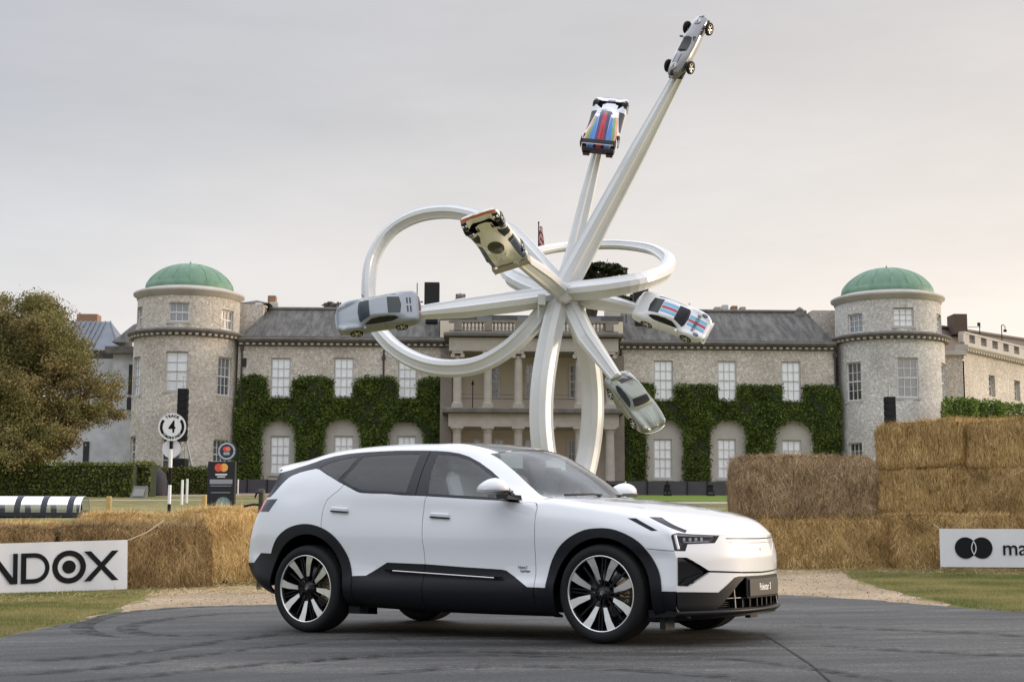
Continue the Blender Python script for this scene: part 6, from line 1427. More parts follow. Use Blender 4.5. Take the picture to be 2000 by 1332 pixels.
c5 = small_car('race_car', 'multicoloured striped endurance race car standing on its tail at the top centre of the sculpture', 'race car', pose(1183, 238, 70, (.22, .52, .82), (-.10, -.88, .46), .92), SL,
    dict(body=('body', paint('pale silver paint', (.60, .61, .66), rough=.3)), canopy=('canopy', GLK), red=('stripe', mat('bright red stripe', (.50, .035, .05), .35)), purple=('stripe', mat('deep purple stripe', (.06, .04, .14), .35)), blue=('stripe', mat('vivid blue stripe', (.06, .22, .62), .35)), green=('stripe', mat('olive green stripe', (.16, .30, .10), .35)), orange=('stripe', mat('salmon stripe', (.62, .28, .18), .35)), dark=('side_pod', VEN), black=('rear_corner', VEN), grey=('nose_marking', mat('grey marking', (.2, .2, .22), .4))))
b = MB(); b.box((-2.15, 0, .95), (.36, 1.80, .05), b=.01); b.build('rear_wing', BLACKM, c5)
b = MB(); b.box((-2.34, 0, .975), (.03, 1.7, .02)); b.build('wing_edge', mat('pale wing edge', (.6, .6, .62), .4), c5)
b = MB()
for sd_ in (-1, 1): b.box((-2.12, sd_*.91, .86), (.5, .03, .36)); b.box((-2.12, sd_*.2, .75), (.2, .03, .4))
b.build('wing_end_plate', BLACKM, c5)
b = MB(); b.box((-2.26, 0, .42), (.12, 1.7, .38), b=.03); b.box((-2.3, -.62, .25), (.2, .35, .2)); b.box((-2.3, .62, .25), (.2, .35, .2)); b.build('diffuser', mat('maroon black tail', (.035, .012, .02), .4), c5)
b = MB(); b.box((-1.35, 0, .95), (1.3, .02, .30)); b.build('engine_fin', MATS['bright red stripe'], c5)
# single seater
X = [-1.85, -1.78, -1.55, -1.2, -.8, -.4, 0, .4, .8, 1.2, 1.5, 1.7, 1.78]
SF = dict(x=X, W=[.16, .26, .34, .40, .43, .43, .43, .42, .40, .37, .34, .27, .18], zb=[.35, .28, .2, .15, .13, .12, .12, .12, .13, .15, .18, .22, .27],
    zs=[.48, .54, .58, .60, .60, .58, .56, .55, .53, .50, .46, .42, .38], rail=[(.1, .52), (.16, .62), (.22, .70), (.25, .74), (.26, .74), (.27, .68), (.27, .66), (.26, .68), (.25, .63), (.23, .57), (.2, .51), (.16, .45), (.1, .40)],
    zc=[.52, .64, .74, .80, .80, .70, .66, .72, .67, .61, .55, .48, .41], R=.31, ax=(-1.15, 1.12), tw=.68, cz=.42, arch=False, ww=.15, rimf=.68, rim=mat('cream alloy', (.6, .58, .54), .3, metal=.6),
    toppoly=[('cockpit', [(.35, 0), (.30, -.18), (.0, -.26), (-.5, -.25), (-.62, 0)]), ('intake', [(1.62, 0), (1.60, -.12), (1.72, -.15), (1.80, 0)]), ('rear', [(-1.84, 0), (-1.84, -.09), (-1.66, -.09), (-1.62, 0)]), ('louvre', [(-.72, -.10), (-.72, -.16), (-1.25, -.16), (-1.25, -.10)])],
    sidepoly={'louvre': [(-1.3, .45), (-.75, .45), (-.75, .50), (-1.3, .50)]})
SILV = paint('grey silver racing paint', (.20, .20, .21), metal=.4, rough=.32)
c6 = small_car('single_seater', 'silver open wheel vintage racing car at the very top of the sculpture', 'race car', pose(1344, 90, 66.6, (.42, .18, .89), (-.50, -.82, .26), 1.0), SF,
    dict(body=('body', SILV), cockpit=('cockpit', VEN), intake=('nose_intake', VEN), rear=('tail_outlet', VEN), louvre=('louvre', mat('grey louvre', (.12, .12, .12), .5))))
for (x, z, ch) in ((1.30, .61, '5'), (-1.45, .78, '5')):
    b = MB(); b.lathe([(.17, 0), (.17, .012), (.001, .014)], 20, T((x, 0, z)) @ Matrix.Rotation(.18 if x > 0 else -.12, 4, 'Y')); b.build('number_roundel', mat('pale roundel', (.55, .55, .56), .5), c6)
    text(ch, .26, 'race_number', VEN, c6, T((x, 0, z+.018)) @ Matrix.Rotation(.18 if x > 0 else -.12, 4, 'Y') @ Matrix.Rotation(-PI/2, 4, 'Z'), ext=.002, off=.008)
b = MB(); b.add([(.30, -.22, .68), (.36, 0, .70), (.30, .22, .68), (.22, .2, .82), (.28, 0, .86), (.22, -.2, .82)], [(0, 1, 4, 5), (1, 2, 3, 4), (5, 4, 1, 0), (4, 3, 2, 1)]); b.build('aero_screen', PANE, c6)
b = MB()
for x in (-1.15, 1.12):
    for sd_ in (-1, 1):
        b.tube([(x-.1, sd_*.34, .42), (x, sd_*.62, .34)], .018, 5); b.tube([(x+.12, sd_*.34, .24), (x, sd_*.62, .26)], .018, 5)
b.build('wishbones', BLACKM, c6)
mirrors(c6, .30, .28, .74, SILV)
b = MB(); b.box((-.45, 0, .62), (.12, .34, .30), b=.04); b.build('seat', VEN, c6)

# ------------------------------------------------------------------ STRAW BALES
def straw_extra(c0, c1, c2):
    def ex(m, n, l, p, t):
        mp = nn(n, 'ShaderNodeMapping'); l.new(t.outputs['Object'], mp.inputs[0]); mp.inputs['Scale'].default_value = (34, 34, 7); mp.inputs['Rotation'].default_value = (.12, .18, 0)
        a = nn(n, 'ShaderNodeTexNoise', Scale=1., Detail=5.); a.inputs['Distortion'].default_value = 1.2; l.new(mp.outputs[0], a.inputs[0])
        r = ramp(n, l, a.outputs[0], [(.32, c0), (.5, c1), (.68, c2)]); b = nn(n, 'ShaderNodeTexNoise', Scale=1.6, Detail=4.); l.new(t.outputs['Object'], b.inputs[0])
        r2 = ramp(n, l, b.outputs[0], [(.3, (.62, .60, .58)), (.7, (1.15, 1.12, 1.08))]); y = nn(n, 'ShaderNodeMixRGB', blend_type='MULTIPLY'); y.inputs[0].default_value = 1
        l.new(r.outputs[0], y.inputs[1]); l.new(r2.outputs[0], y.inputs[2]); l.new(y.outputs[0], p.inputs['Base Color'])
        bb = nn(n, 'ShaderNodeBump', Strength=1., Distance=.03); l.new(a.outputs[0], bb.inputs['Height']); l.new(bb.outputs[0], p.inputs['Normal'])
    return ex
KIND = {'weathered': ((.085, .056, .027), (.31, .215, .12), (.56, .43, .27)), 'brown': ((.10, .055, .018), (.43, .28, .11), (.72, .53, .26)), 'darkbrown': ((.07, .042, .018), (.27, .175, .078), (.50, .36, .18)), 'gold': ((.30, .18, .06), (.62, .43, .18), (.78, .62, .33))}
STRAWM = attr_mat('straw', .75, .1); _bale = {}
def bale_mesh(kind, L_, W_, H_, seed):
    key = (kind, L_, W_, H_, seed)
    if key in _bale: return _bale[key]
    rng = np.random.default_rng(seed+100); nx, ny, nz_ = 44, 20, 20; ph = rng.uniform(0, 6, 8); kk = 12. if 'brown' in kind else 9.
    def surf(p):   # rounded, slightly slumped block
        x, y, z = p; X = x/(L_/2); Y = y/(W_/2); Z = (z-H_/2)/(H_/2)
        k = kk; nrm = (abs(X)**k+abs(Y)**k+abs(Z)**k)**(1/k) or 1; X, Y, Z = X/nrm, Y/nrm, Z/nrm
        bu = 1+.025*math.sin(3*x+ph[0])*math.sin(4*z+ph[1])+.018*math.sin(7*x+ph[2]+3*z)+.015*math.sin(5*y+ph[3])
        return (X*L_/2*(1+.008*math.sin(6*z+ph[4])), Y*W_/2*bu, H_/2+Z*H_/2*(1+.02*math.sin(4*x+ph[5])*(1 if Z > 0 else 0)))
    b = MB()
    from mathutils import noise as MN
    def rough(q):
        v = Vector(q); a = MN.noise_vector(v*2.2+Vector((seed*7.3, 0, 0)))*.035+MN.noise_vector(v*7+Vector((0, seed*3.1, 0)))*.022+MN.noise_vector(v*19)*.010; return tuple(v+a)
    def facegrid(f, na, nb):
        vs = [rough(surf(f(i/na, k/nb))) for k in range(nb+1) for i in range(na+1)]; b.add(vs, [(k*(na+1)+i, k*(na+1)+i+1, (k+1)*(na+1)+i+1, (k+1)*(na+1)+i) for k in range(nb) for i in range(na)], True)
    hx, hy = L_/2, W_/2
    facegrid(lambda s_, t: ((s_*2-1)*hx, -hy, t*H_), nx, nz_); facegrid(lambda s_, t: ((1-s_*2)*hx, hy, t*H_), nx, nz_)
    facegrid(lambda s_, t: (hx, (s_*2-1)*hy, t*H_), ny, nz_); facegrid(lambda s_, t: (-hx, (1-s_*2)*hy, t*H_), ny, nz_)
    facegrid(lambda s_, t: ((s_*2-1)*hx, (t*2-1)*hy, H_), nx, ny)
    me = b.mesh('bale', mat('straw body '+kind, KIND[kind][1], .9, spec=.15, extra=straw_extra(*KIND[kind])))
    n = 13000; fc = rng.choice(5, n, p=[.34, .12, .12, .10, .32]); s_, t = rng.uniform(0, 1, n), rng.uniform(0, 1, n); P = np.zeros((n, 3)); Nn = np.zeros((n, 3)); D = np.zeros((n, 3)); cl_ = np.zeros(n)
    for i in range(n):
        a, c = s_[i]*2-1, t[i]
        if fc[i] == 0: q = (a*hx, -hy, c*H_); m = (0, -1, 0); tg = (rng.normal(0, .85), 0, -1 if rng.random() < .6 else 1)
        elif fc[i] == 1: q = (a*hx, hy, c*H_); m = (0, 1, 0); tg = (rng.normal(0, .45), 0, 1)
        elif fc[i] == 2: q = (hx, a*hy, c*H_); m = (1, 0, 0); tg = (0, rng.normal(0, .6), -1)
        elif fc[i] == 3: q = (-hx, a*hy, c*H_); m = (-1, 0, 0); tg = (0, rng.normal(0, .6), 1)
        else: q = (a*hx, (c*2-1)*hy, H_); m = (0, 0, 1); tg = (rng.normal(), rng.normal(), .1)
        P[i] = rough(surf(q)); Nn[i] = m; D[i] = tg; cl_[i] = .5+.9*MN.noise(Vector(P[i])*2.6+Vector((seed*5., 2, 1)))+.6*MN.noise(Vector(P[i])*8)
    D /= np.linalg.norm(D, axis=1)[:, None]; D += Nn*rng.uniform(-.05, .42, (n, 1))**1+rng.normal(0, .12, (n, 3)); D /= np.linalg.norm(D, axis=1)[:, None]
    c0, c1, c2 = [np.array(c) for c in KIND[kind]]; tt = np.clip(rng.beta(1.3, 1.3, (n, 1))*.75+.38*cl_[:, None]-.05, 0, 1); col = np.where(tt < .5, c0+(c1-c0)*tt*2, c1+(c2*1.15-c1)*(tt*2-1))
    st = cloud_mesh('straw', strips(P+Nn*.004, D, Nn, rng.uniform(.05, .24, n), rng.uniform(.002, .0065, n)), col, STRAWM, 3)
    _bale[key] = (me, st); return me, st
def bale(x, y, z, rz, kind, label, group, L_=2.4, W_=1.2, H_=.95, seed=0, flip=0, tilt=0):
    me, st = bale_mesh(kind, L_, W_, H_, seed)
    o = obj('straw_bale', me); o.location = (x, y, z); o.rotation_euler = (0, tilt, rz+(PI if flip else 0)); tag(o, label, 'straw bale', group)
    s_ = obj('straw', st, o); stuff(s_); return o
GL_ = 'straw bales left of the SUV'; GR_ = 'straw bales stacked right of the SUV'
# left front row (runs towards the camera going left), right end face at px 430
dr = Vector((-.905, -.425, 0)).normalized(); e = Vector((-4.72, 23.45, 0)); rz = math.atan2(-dr.y, -dr.x); nrm = Vector((dr.y, -dr.x, 0)); nrm = nrm if nrm.y > 0 else -nrm
for k, lab in enumerate(('brown straw bale at the end of the left front row, nearest the SUV tail', 'brown straw bale behind the right half of the left banner', 'straw bale at the left frame edge behind the left banner')):
    c = e+dr*(1.2+2.42*k)+nrm*.62; bale(c.x, c.y, G(c.x, c.y)-.04, rz, 'darkbrown', lab, GL_, H_=1.02, seed=k % 2, flip=0)
e2 = e+nrm*1.35+Vector((.55, .25, 0))
for k, lab in enumerate(('golden straw bale behind the end of the left front row, beside the SUV tail', 'golden straw bale in the second left row, behind the banner rope', 'golden straw bale in the second left row above the left banner', 'golden straw bale of the second left row at the frame edge')):
    c = e2+dr*(1.2+2.44*k)+nrm*.65; bale(c.x, c.y, G(c.x, c.y)+.12-.10*k, rz+random.uniform(-.03, .03), 'gold', lab, GL_, H_=1.02, seed=k % 2)
p = at(478, 1040, 25.0); bale(p.x, 25.4, G(p.x, 25)-.05, R_(38), 'gold', 'tall golden straw bale turned towards the gravel, right beside the SUV tail', GL_, H_=1.26, seed=0)
# right side stacks
def rb(u, D, z, rz, kind, lab, **kw):
    p = at(u, 1000, D); bale(p.x, D+.6, z, rz, kind, lab, GR_, **kw)
zg = G(5.5, 26.6)
rb(1362, 27.2, zg-.06, .02, 'brown', 'bottom straw bale mostly hidden behind the bonnet of the SUV', seed=0)
rb(1612, 26.5, zg-.04, .03, 'brown', 'bottom straw bale in the right stack, between the SUV nose and the banner bale', seed=1, L_=2.5)
rb(1876, 26.2, zg-.03, -.03, 'brown', 'bottom straw bale behind the right banner', seed=0, flip=0, H_=.99)
rb(2135, 26.0, zg-.03, -.02, 'brown', 'bottom straw bale running out of frame behind the right banner', seed=1)
rb(1578, 26.7, zg+.86, .02, 'weathered', 'grey brown rounded straw bale lying on the lower row, left end of the right stack', seed=2, L_=2.62, H_=1.17)
sd0 = Vector((1.9, -3.5, 0)).normalized(); s0 = Vector((7.75, 31.2, 0)); rzs = math.atan2(sd0.y, sd0.x); nS = Vector((-sd0.y, sd0.x, 0)); nS = nS if nS.x > 0 else -nS
labs = {(0, 1): 'middle layer straw bale at the far end of the tall right stack', (1, 1): 'middle layer straw bale of the tall right stack, above the banner bale', (0, 2): 'top straw bale at the left end of the tall right stack', (1, 2): 'top straw bale at the right frame edge', (0, 0): 'lowest straw bale hidden under the far end of the tall right stack', (1, 0): 'lowest straw bale hidden under the near end of the tall right stack', (2, 1): 'middle layer straw bale of the tall right stack beyond the frame edge', (2, 2): 'top straw bale of the tall right stack beyond the frame edge', (2, 0): 'lowest straw bale of the tall right stack beyond the frame edge'}
for (k, lv), lab in labs.items():
    c = s0+sd0*(1.25+2.4*k)+nS*.62; bale(c.x+(.04*lv if k % 2 else -.03*lv), c.y, G(c.x, c.y)-.09+.90*lv, rzs, 'brown', lab, GR_, H_=.98, seed=(k+lv) % 2, flip=(k+lv*3) % 4 > 1, L_=2.5)
p = at(1386, 990, 36); bale(p.x, 36.6, G(p.x, 36)-.12, .1, 'gold', 'low golden straw bale seen over the bonnet of the SUV', 'far straw bales', H_=.75, seed=0)
p = at(1300, 990, 37); bale(p.x-.2, 37.6, G(p.x, 37)-.35, .05, 'gold', 'low golden straw bale behind the SUV windscreen base', 'far straw bales', H_=.75, seed=1)

# ------------------------------------------------------------------ BANNERS
BANW = mat('white vinyl banner', (.70, .71, .74), .5, noise=(1.2, .4), col2=(.64, .65, .69)); PRB = mat('black print', (.007, .0075, .010), .7, spec=.2)
def banner(name, label, pr, D_r, pl, D_l, length_left, h, base_z, letters):
    a = at(pr[0], pr[1], D_r); c = at(pl[0], pl[1], D_l); d = Vector((a.x-c.x, a.y-c.y, 0)).normalized()
    t = thing(name, label, 'banner', (a.x, a.y, base_z), math.atan2(d.y, d.x)); return t
# left banner: local x=0 at its right end, x grows to the right
t = banner('banner', 'white RANDOX banner leaning on the left straw bales', (250, 1102), 22.55, (0, 1112), 21.75, 0, 0, 0, None)
pz = at(250, 1150, 22.55).z; t.location.z = pz; Ln = 4.1; Hh = .745
slope = (at(0, 1161, 21.75).z-pz)/((at(0, 1161, 21.75)-at(250, 1150, 22.55)).length)
t.rotation_euler.y = math.atan(slope)
def vinyl(x0, x1, Hh):
    b = MB(); nb = 40; g = []; rg = []
    for i in range(nb+1):
        x = x0+(x1-x0)*i/nb; wv = .006*math.sin(x*7)+.004*math.sin(x*17); g.append([(x, wv-.012, z) for z in (0, Hh)]); rg.append([(x, wv-.0118, 0), (x, wv-.0118, Hh), (x, wv, Hh), (x, wv, 0)])
    b.rings(g, False, False, True); b.rings(rg, True, True, False); return b
vinyl(-Ln, 0, Hh).build('sheet', BANW, t)
def put(poly, name='letter', dy=-.022): 
    b = MB(); b.prism(poly, .008, Matrix(((1, 0, 0, 0), (0, 0, 1, dy), (0, 1, 0, 0), (0, 0, 0, 1)))); return b.build(name, PRB, t)
Z0, Z1 = .145, .59; q = .065
def sx(u): return (u-250)/127.5
def ring_poly(cx, cz, R, r, a0=0, a1=2*PI, n=40):
    return [(cx+R*math.cos(a), cz+R*math.sin(a)) for a in np.linspace(a0, a1, n)]+[(cx+r*math.cos(a), cz+r*math.sin(a)) for a in np.linspace(a1, a0, n)]
xa, xb = sx(168), sx(233)       # X
put([(xa, Z0), (xa+.10, Z0), (xb, Z1), (xb-.10, Z1)], dy=-.0225); put([(xa, Z1), (xa+.10, Z1), (xb, Z0), (xb-.10, Z0)])
cx, cz = sx(140), (Z0+Z1)/2     # O with a bull's eye
put(ring_poly(cx, cz, .245, .165, 0, PI)); put(ring_poly(cx, cz, .245, .165, PI, 2*PI)); put([(cx+.098*math.cos(a), cz+.098*math.sin(a)) for a in np.linspace(0, 2*PI, 30)[:-1]], 'bullseye')
xa, xb = sx(52), sx(104)        # D
put([(xa, Z0), (xa+q+.01, Z0), (xa+q+.01, Z1), (xa, Z1)]); R = (Z1-Z0)/2
o_ = [(xa+q+.0, Z1)]+[(xb-R+R*math.cos(a), cz+R*math.sin(a)) for a in np.linspace(PI/2, -PI/2, 22)]+[(xa+q, Z0), (xa+q, Z0+q)]+[(xb-R+(R-q)*math.cos(a), cz+(R-q)*math.sin(a)) for a in np.linspace(-PI/2, PI/2, 22)]+[(xa+q, Z1-q)]
put(o_, dy=-.0225)
xa, xb = sx(-8), sx(46)         # N
put([(xa, Z0), (xa+q, Z0), (xa+q, Z1), (xa, Z1)]); put([(xb-q, Z0), (xb, Z0), (xb, Z1), (xb-q, Z1)]); put([(xa, Z1), (xa+.10, Z1), (xb, Z0), (xb-.10, Z0)], dy=-.0225)
xa, xb = sx(-80), sx(-18)       # A
m_ = (xa+xb)/2; put([(xa, Z0), (xa+.08, Z0), (m_+.03, Z1), (m_-.05, Z1)]); put([(xb, Z0), (xb-.08, Z0), (m_-.03, Z1), (m_+.05, Z1)], dy=-.0225); put([(m_-.12, Z0+.10), (m_+.12, Z0+.10), (m_+.10, Z0+.16), (m_-.10, Z0+.16)], dy=-.023)
xa, xb = sx(-140), sx(-92)      # R
put([(xa, Z0), (xa+q, Z0), (xa+q, Z1), (xa, Z1)]); put([(xa+q, Z1), (xb-.13, Z1)]+[(xb-.13+.13*math.cos(a), Z1-.13+.13*math.sin(a)) for a in np.linspace(PI/2, -PI/2, 14)]+[(xa+q, Z1-.26), (xa+q, Z1-.20), (xb-.14, Z1-.20)]+[(xb-.14+.07*math.cos(a), Z1-.13+.07*math.sin(a)) for a in np.linspace(-PI/2, PI/2, 10)]+[(xa+q, Z1-.06)]); put([(xa+.14, Z1-.25), (xa+.22, Z1-.25), (xb, Z0), (xb-.09, Z0)])
b = MB(); b.tube([(0, -.01, Hh-.01), (.28, -.03, Hh+.10), (.56, .02, Hh+.275)], .007, 5); b.build('rope', mat('pale rope', (.55, .47, .36), .8), t)
# right banner
p0 = at(1839, 1107, 25.35); t = thing('banner', 'white banner with two overlapping black circles hung on the right bales', 'banner', (p0.x, 25.42, p0.z), R_(-2))
Hh = at(1839, 1032, 25.35).z-p0.z; vinyl(0, 4.4, Hh).build('sheet', BANW, t)
k_ = 112.4; cz = Hh*.50; cA, cB = (1888-1839)/k_, (1919-1839)/k_; r_ = 20.5/k_
YM = lambda dy: Matrix(((1, 0, 0, 0), (0, 0, 1, dy), (0, 1, 0, 0), (0, 0, 0, 1)))
def disc(cx, r, dy, m, nm, cz_=None): b = MB(); b.prism([(cx+r*math.cos(a), (cz_ if cz_ is not None else cz)+r*math.sin(a)) for a in np.linspace(0, 2*PI, 34)[:-1]], .004, YM(dy)); return b.build(nm, m, t)
disc(cA, r_, -.024, PRB, 'circle'); disc(cB, r_, -.028, PRB, 'circle')
b = MB(); half = math.acos((cB-cA)/2/r_)
b.prism([(cB-r_*math.cos(a), cz+r_*math.sin(a)) for a in np.linspace(half, -half, 14)]+[(cB-(r_-.014)*math.cos(a), cz+(r_-.014)*math.sin(a)) for a in np.linspace(-half, half, 14)], .004, YM(-.032)); b.build('circle_edge', BANW, t)
b = MB(); b.prism([(cA+r_*math.cos(a), cz+r_*math.sin(a)) for a in np.linspace(half, -half, 14)]+[(cA+(r_-.014)*math.cos(a), cz+(r_-.014)*math.sin(a)) for a in np.linspace(-half, half, 14)], .004, YM(-.033)); b.build('circle_edge', BANW, t)
text('mastercard', .36, 'banner_text', PRB, t, face_m(((1949-1839)/k_+.90, -.022, cz-.01), (0, -1, 0)), ext=.003, off=.002)
b = MB(); b.tube([(0, -.01, Hh), (-.10, .02, Hh+.08)], .007, 5); b.tube([(.01, -.01, 0), (-.03, .02, -.13)], .008, 5); b.build('rope', MATS['pale rope'], t)

# ------------------------------------------------------------------ SIGNS AND SMALL THINGS
def gat(u, D): p = at(u, 1000, D); return Vector((p.x, D, G(p.x, D)))
def zat(u, v, D): return at(u, v, D).z
D = 28.5; g = gat(330, D); t = thing('crossing_sign', 'round white sign numbered 4 on a black and white striped pole', 'sign', g)
zc_ = zat(332, 834, D)-g.z; hs_ = [1.55, .98, .40, 0]
b = MB(); zt = zat(330, 858, D)-g.z; rows = [858, 877, 913, 947, 984, 1010]; zz_ = [zat(330, r, D)-g.z for r in rows]+[0]
BW = [PRB, WHITE]; pl = MB()
for k in range(len(zz_)-1):
    b = MB(); b.lathe([(.033, zz_[k+1]), (.033, zz_[k])], 14); o = b.build('pole_section', BW[k % 2], t)
def cdisc(r, cz_, y, m, nm, cx_=0, th=.012, n=40): b = MB(); b.lathe([(r, 0), (r, th), (.001, th)], n, T((cx_, y, cz_)) @ Matrix.Rotation(PI/2, 4, 'X'), smooth=False); return b.build(nm, m, t)
cdisc(.27, zc_, -.03, WHITE, 'sign_disc', .015)
def arcs(R, r, cz_, y, a0, a1, m, nm, cx_=.015): b = MB(); b.prism(ring_poly(cx_, cz_, R, r, a0, a1, 16), .003, YM(y)); return b.build(nm, m, t)
arcs(.238, .186, zc_, -.048, R_(-38), R_(38), PRB, 'ring_segment'); arcs(.238, .186, zc_, -.048, R_(142), R_(218), PRB, 'ring_segment')
text('4', .33, 'sign_number', PRB, t, face_m((.015, -.046, zc_-.005), (0, -1, 0)), ext=.002, off=.006, sx=.82)
def arc_text(s_, R, cz_, y, a_mid, step, size, flip, m, parent, cx_=.015, off=.004):
    n = len(s_)
    for k, ch in enumerate(s_):
        a = a_mid+(-(k-(n-1)/2) if not flip else (k-(n-1)/2))*step
        up = (math.cos(a), 0, math.sin(a)) if not flip else (-math.cos(a), 0, -math.sin(a))
        text(ch, size, 'sign_letter', m, parent, face_m((cx_+R*math.cos(a), y, cz_+R*math.sin(a)), (0, -1, 0), up), ext=.0015, off=off)
arc_text('TRACK', .215, zc_, -.045, PI/2, .26, .07, False, PRB, t); arc_text('CROSSING', .213, zc_, -.045, -PI/2, .215, .068, True, PRB, t)
zl_ = zat(331, 876, D)-g.z; cdisc(.18, zl_, .03, mat('white translucent disc', (.70, .70, .73), .4), 'lamp_disc', 0)
D = 31; g = gat(430, D); t = thing('information_board', 'tall black information board with red and yellow circles, left of the SUV', 'sign', g, R_(-8)); zt_ = zat(430, 901, D)-g.z; wd = .60
b = MB(); b.box((0, .05, zt_/2), (wd, .10, zt_), b=.006); b.build('board', mat('dark navy board', (.008, .009, .014), .5), t)
fz = lambda v: zat(430, v, D)-g.z
RED = mat('signal red print', (.72, .08, .05), .5); YEL = mat('amber print', (.85, .42, .10), .5); GRP = mat('pale grey print', (.30, .31, .34), .6)
cdisc(.088, fz(913), -.002, RED, 'circle', -.06, .004, 26); cdisc(.088, fz(913), -.008, YEL, 'circle', .06, .003, 26)
hf = math.acos(.06/.088); b = MB(); b.prism([(.06-.088*math.cos(a), fz(913)+.088*math.sin(a)) for a in np.linspace(hf, -hf, 10)]+[(-.06+.088*math.cos(a), fz(913)+.088*math.sin(a)) for a in np.linspace(-hf, hf, 10)], .002, YM(-.014)); b.build('circle_overlap', mat('orange print', (.80, .20, .05), .5), t)
for (v0, v1, w0) in ((925, 928, .26), (930, 932, .18)): b = MB(); b.box((0, -.003, (fz(v0)+fz(v1))/2), (w0, .004, fz(v0)-fz(v1))); b.build('heading_line', PRINT, t)
for (v0, v1, w0) in ((936, 945, .50), (948, 949.4, .46), (961, 962.4, .42)):
    b = MB(); b.box((0, -.003, (fz(v0)+fz(v1))/2), (w0, .004, fz(v0)-fz(v1))); b.build('text_block', GRP, t)
def ball_extra(m, n, l, p, t_):
    a = nn(n, 'ShaderNodeTexNoise', Scale=9., Detail=6.); l.new(t_.outputs['Object'], a.inputs[0]); r = ramp(n, l, a.outputs[0], [(.3, (.03, .08, .10)), (.5, (.20, .30, .28)), (.7, (.42, .50, .40))]); l.new(r.outputs[0], p.inputs['Base Color'])
cdisc(.16, fz(985), -.002, mat('mottled teal picture', (.2, .3, .3), .6, extra=ball_extra), 'picture', .06, .004, 28)
D = 31.5; g = gat(438, D); t = thing('round_emblem_sign', 'round dark emblem sign with pale ring above the black information board', 'sign', g); zc_ = zat(438, 881, D)-g.z; NAVY = mat('navy emblem', (.02, .03, .05), .5)
cdisc(.205, zc_, .0, NAVY, 'emblem_disc', .02, .03); arcs(.185, .148, zc_, -.034, 0, PI*.98, mat('pale blue grey ring', (.42, .48, .52), .5), 'emblem_ring', .02); arcs(.185, .148, zc_, -.034, PI, PI*1.98, MATS['pale blue grey ring'], 'emblem_ring', .02)
for sd_ in (-1, 1): cdisc(.052, zc_+.045, -.036-.004*(sd_ > 0), RED if sd_ < 0 else mat('coral print', (.75, .22, .14), .5), 'emblem_circle', .02+.03*sd_, .003, 20)
for k in range(2): b = MB(); b.box((.02, -.036, zc_-.035-.035*k), (.13, .004, .02)); b.build('emblem_line', mat('pale print', (.6, .62, .65), .5), t)
b = MB(); b.tube([(.02, .02, 0), (.02, .02, zc_)], .02, 8); b.build('post', BLACKM, t)
# wooden posts
WOODM = mat('new pine post', (.52, .38, .16), .8, noise=(5, .6), col2=(.42, .29, .11))
for u, v, D, lab in ((212, 969, 28.3, 'short yellow pine post behind the left bales'), (398, 966, 30.2, 'short yellow pine post beside the black information board')):
    g = gat(u, D); h = zat(u, v, D)-g.z; b = MB(); b.box((0, 0, h/2), (.095, .095, h), b=.012); o = b.build('wooden_post', WOODM, None, g); tag(o, lab, 'post', 'pine posts on the lawn')
# thin white posts
for u, v0, v1, D, lab in ((354.5, 937, 974, 62, 'thin white lawn peg, left one of the pair below the black tower'), (364, 935, 971, 65, 'thin white lawn peg, right one of the pair below the black tower'), (463.5, 936, 962, 84, 'thin white peg right of the black information board'), (1222, 940, 968, 84, 'thin white peg above the bonnet of the SUV')):
    g = gat(u, D); h = zat(u, v0, D)-g.z; b = MB(); b.tube([(0, 0, 0), (0, 0, h)], .055 if D < 80 else .04, 8); o = b.build('white_peg', WHITE, None, g); tag(o, lab, 'post', 'white pegs')
# low dark barrier in front of the house
D = 88; a0 = gat(286, D); a1 = gat(1460, D); t = thing('barrier', 'low dark fabric barrier along the foot of the house', 'fence', a0); n_ = 30; Hb = .83
FAB = mat('dark slate fabric', (.075, .070, .082), .85, noise=(1.5, .6), col2=(.055, .052, .062))
for k in range(n_):
    x0, x1 = (a1.x-a0.x)*k/n_, (a1.x-a0.x)*(k+1)/n_
    b = MB(); b.box(((x0+x1)/2, 0, Hb/2+random.uniform(-.01, .01)), (x1-x0-.03, .05, Hb)); b.build('panel', FAB, t)
    b = MB(); b.box((x0, -.06, Hb/2), (.06, .06, Hb+.06)); b.build('post', BLACKM, t)
# floodlights standing before it
def flood(u, v, D, lab, s_=1., gr='floodlights before the barrier'):
    g = gat(u, D); t = thing('floodlight', lab, 'floodlight', g, group=gr); b = MB(); b.box((0, 0, .05), (.5*s_, .4, .1)); b.tube([(-.22*s_, 0, .1), (-.22*s_, 0, .5*s_)], .03, 6); b.tube([(.22*s_, 0, .1), (.22*s_, 0, .5*s_)], .03, 6); b.build('stand', BLACKM, t)
    b = MB(); b.box((0, 0, .5*s_), (.42*s_, .22, .42*s_), Matrix.Rotation(0, 4, 'X'), b=.04); b.box((0, -.14, .5*s_+.2*s_), (.44*s_, .1, .03)); b.build('lamp_head', BLACKM, t)
flood(1304, 0, 86, 'small black floodlight on the grass, left one above the SUV bonnet', .9); flood(1388, 0, 86, 'small black floodlight on the grass, right one by the weathered bale', .9); flood(1196, 0, 86, 'small black floodlight glimpsed behind the SUV windscreen', .9)
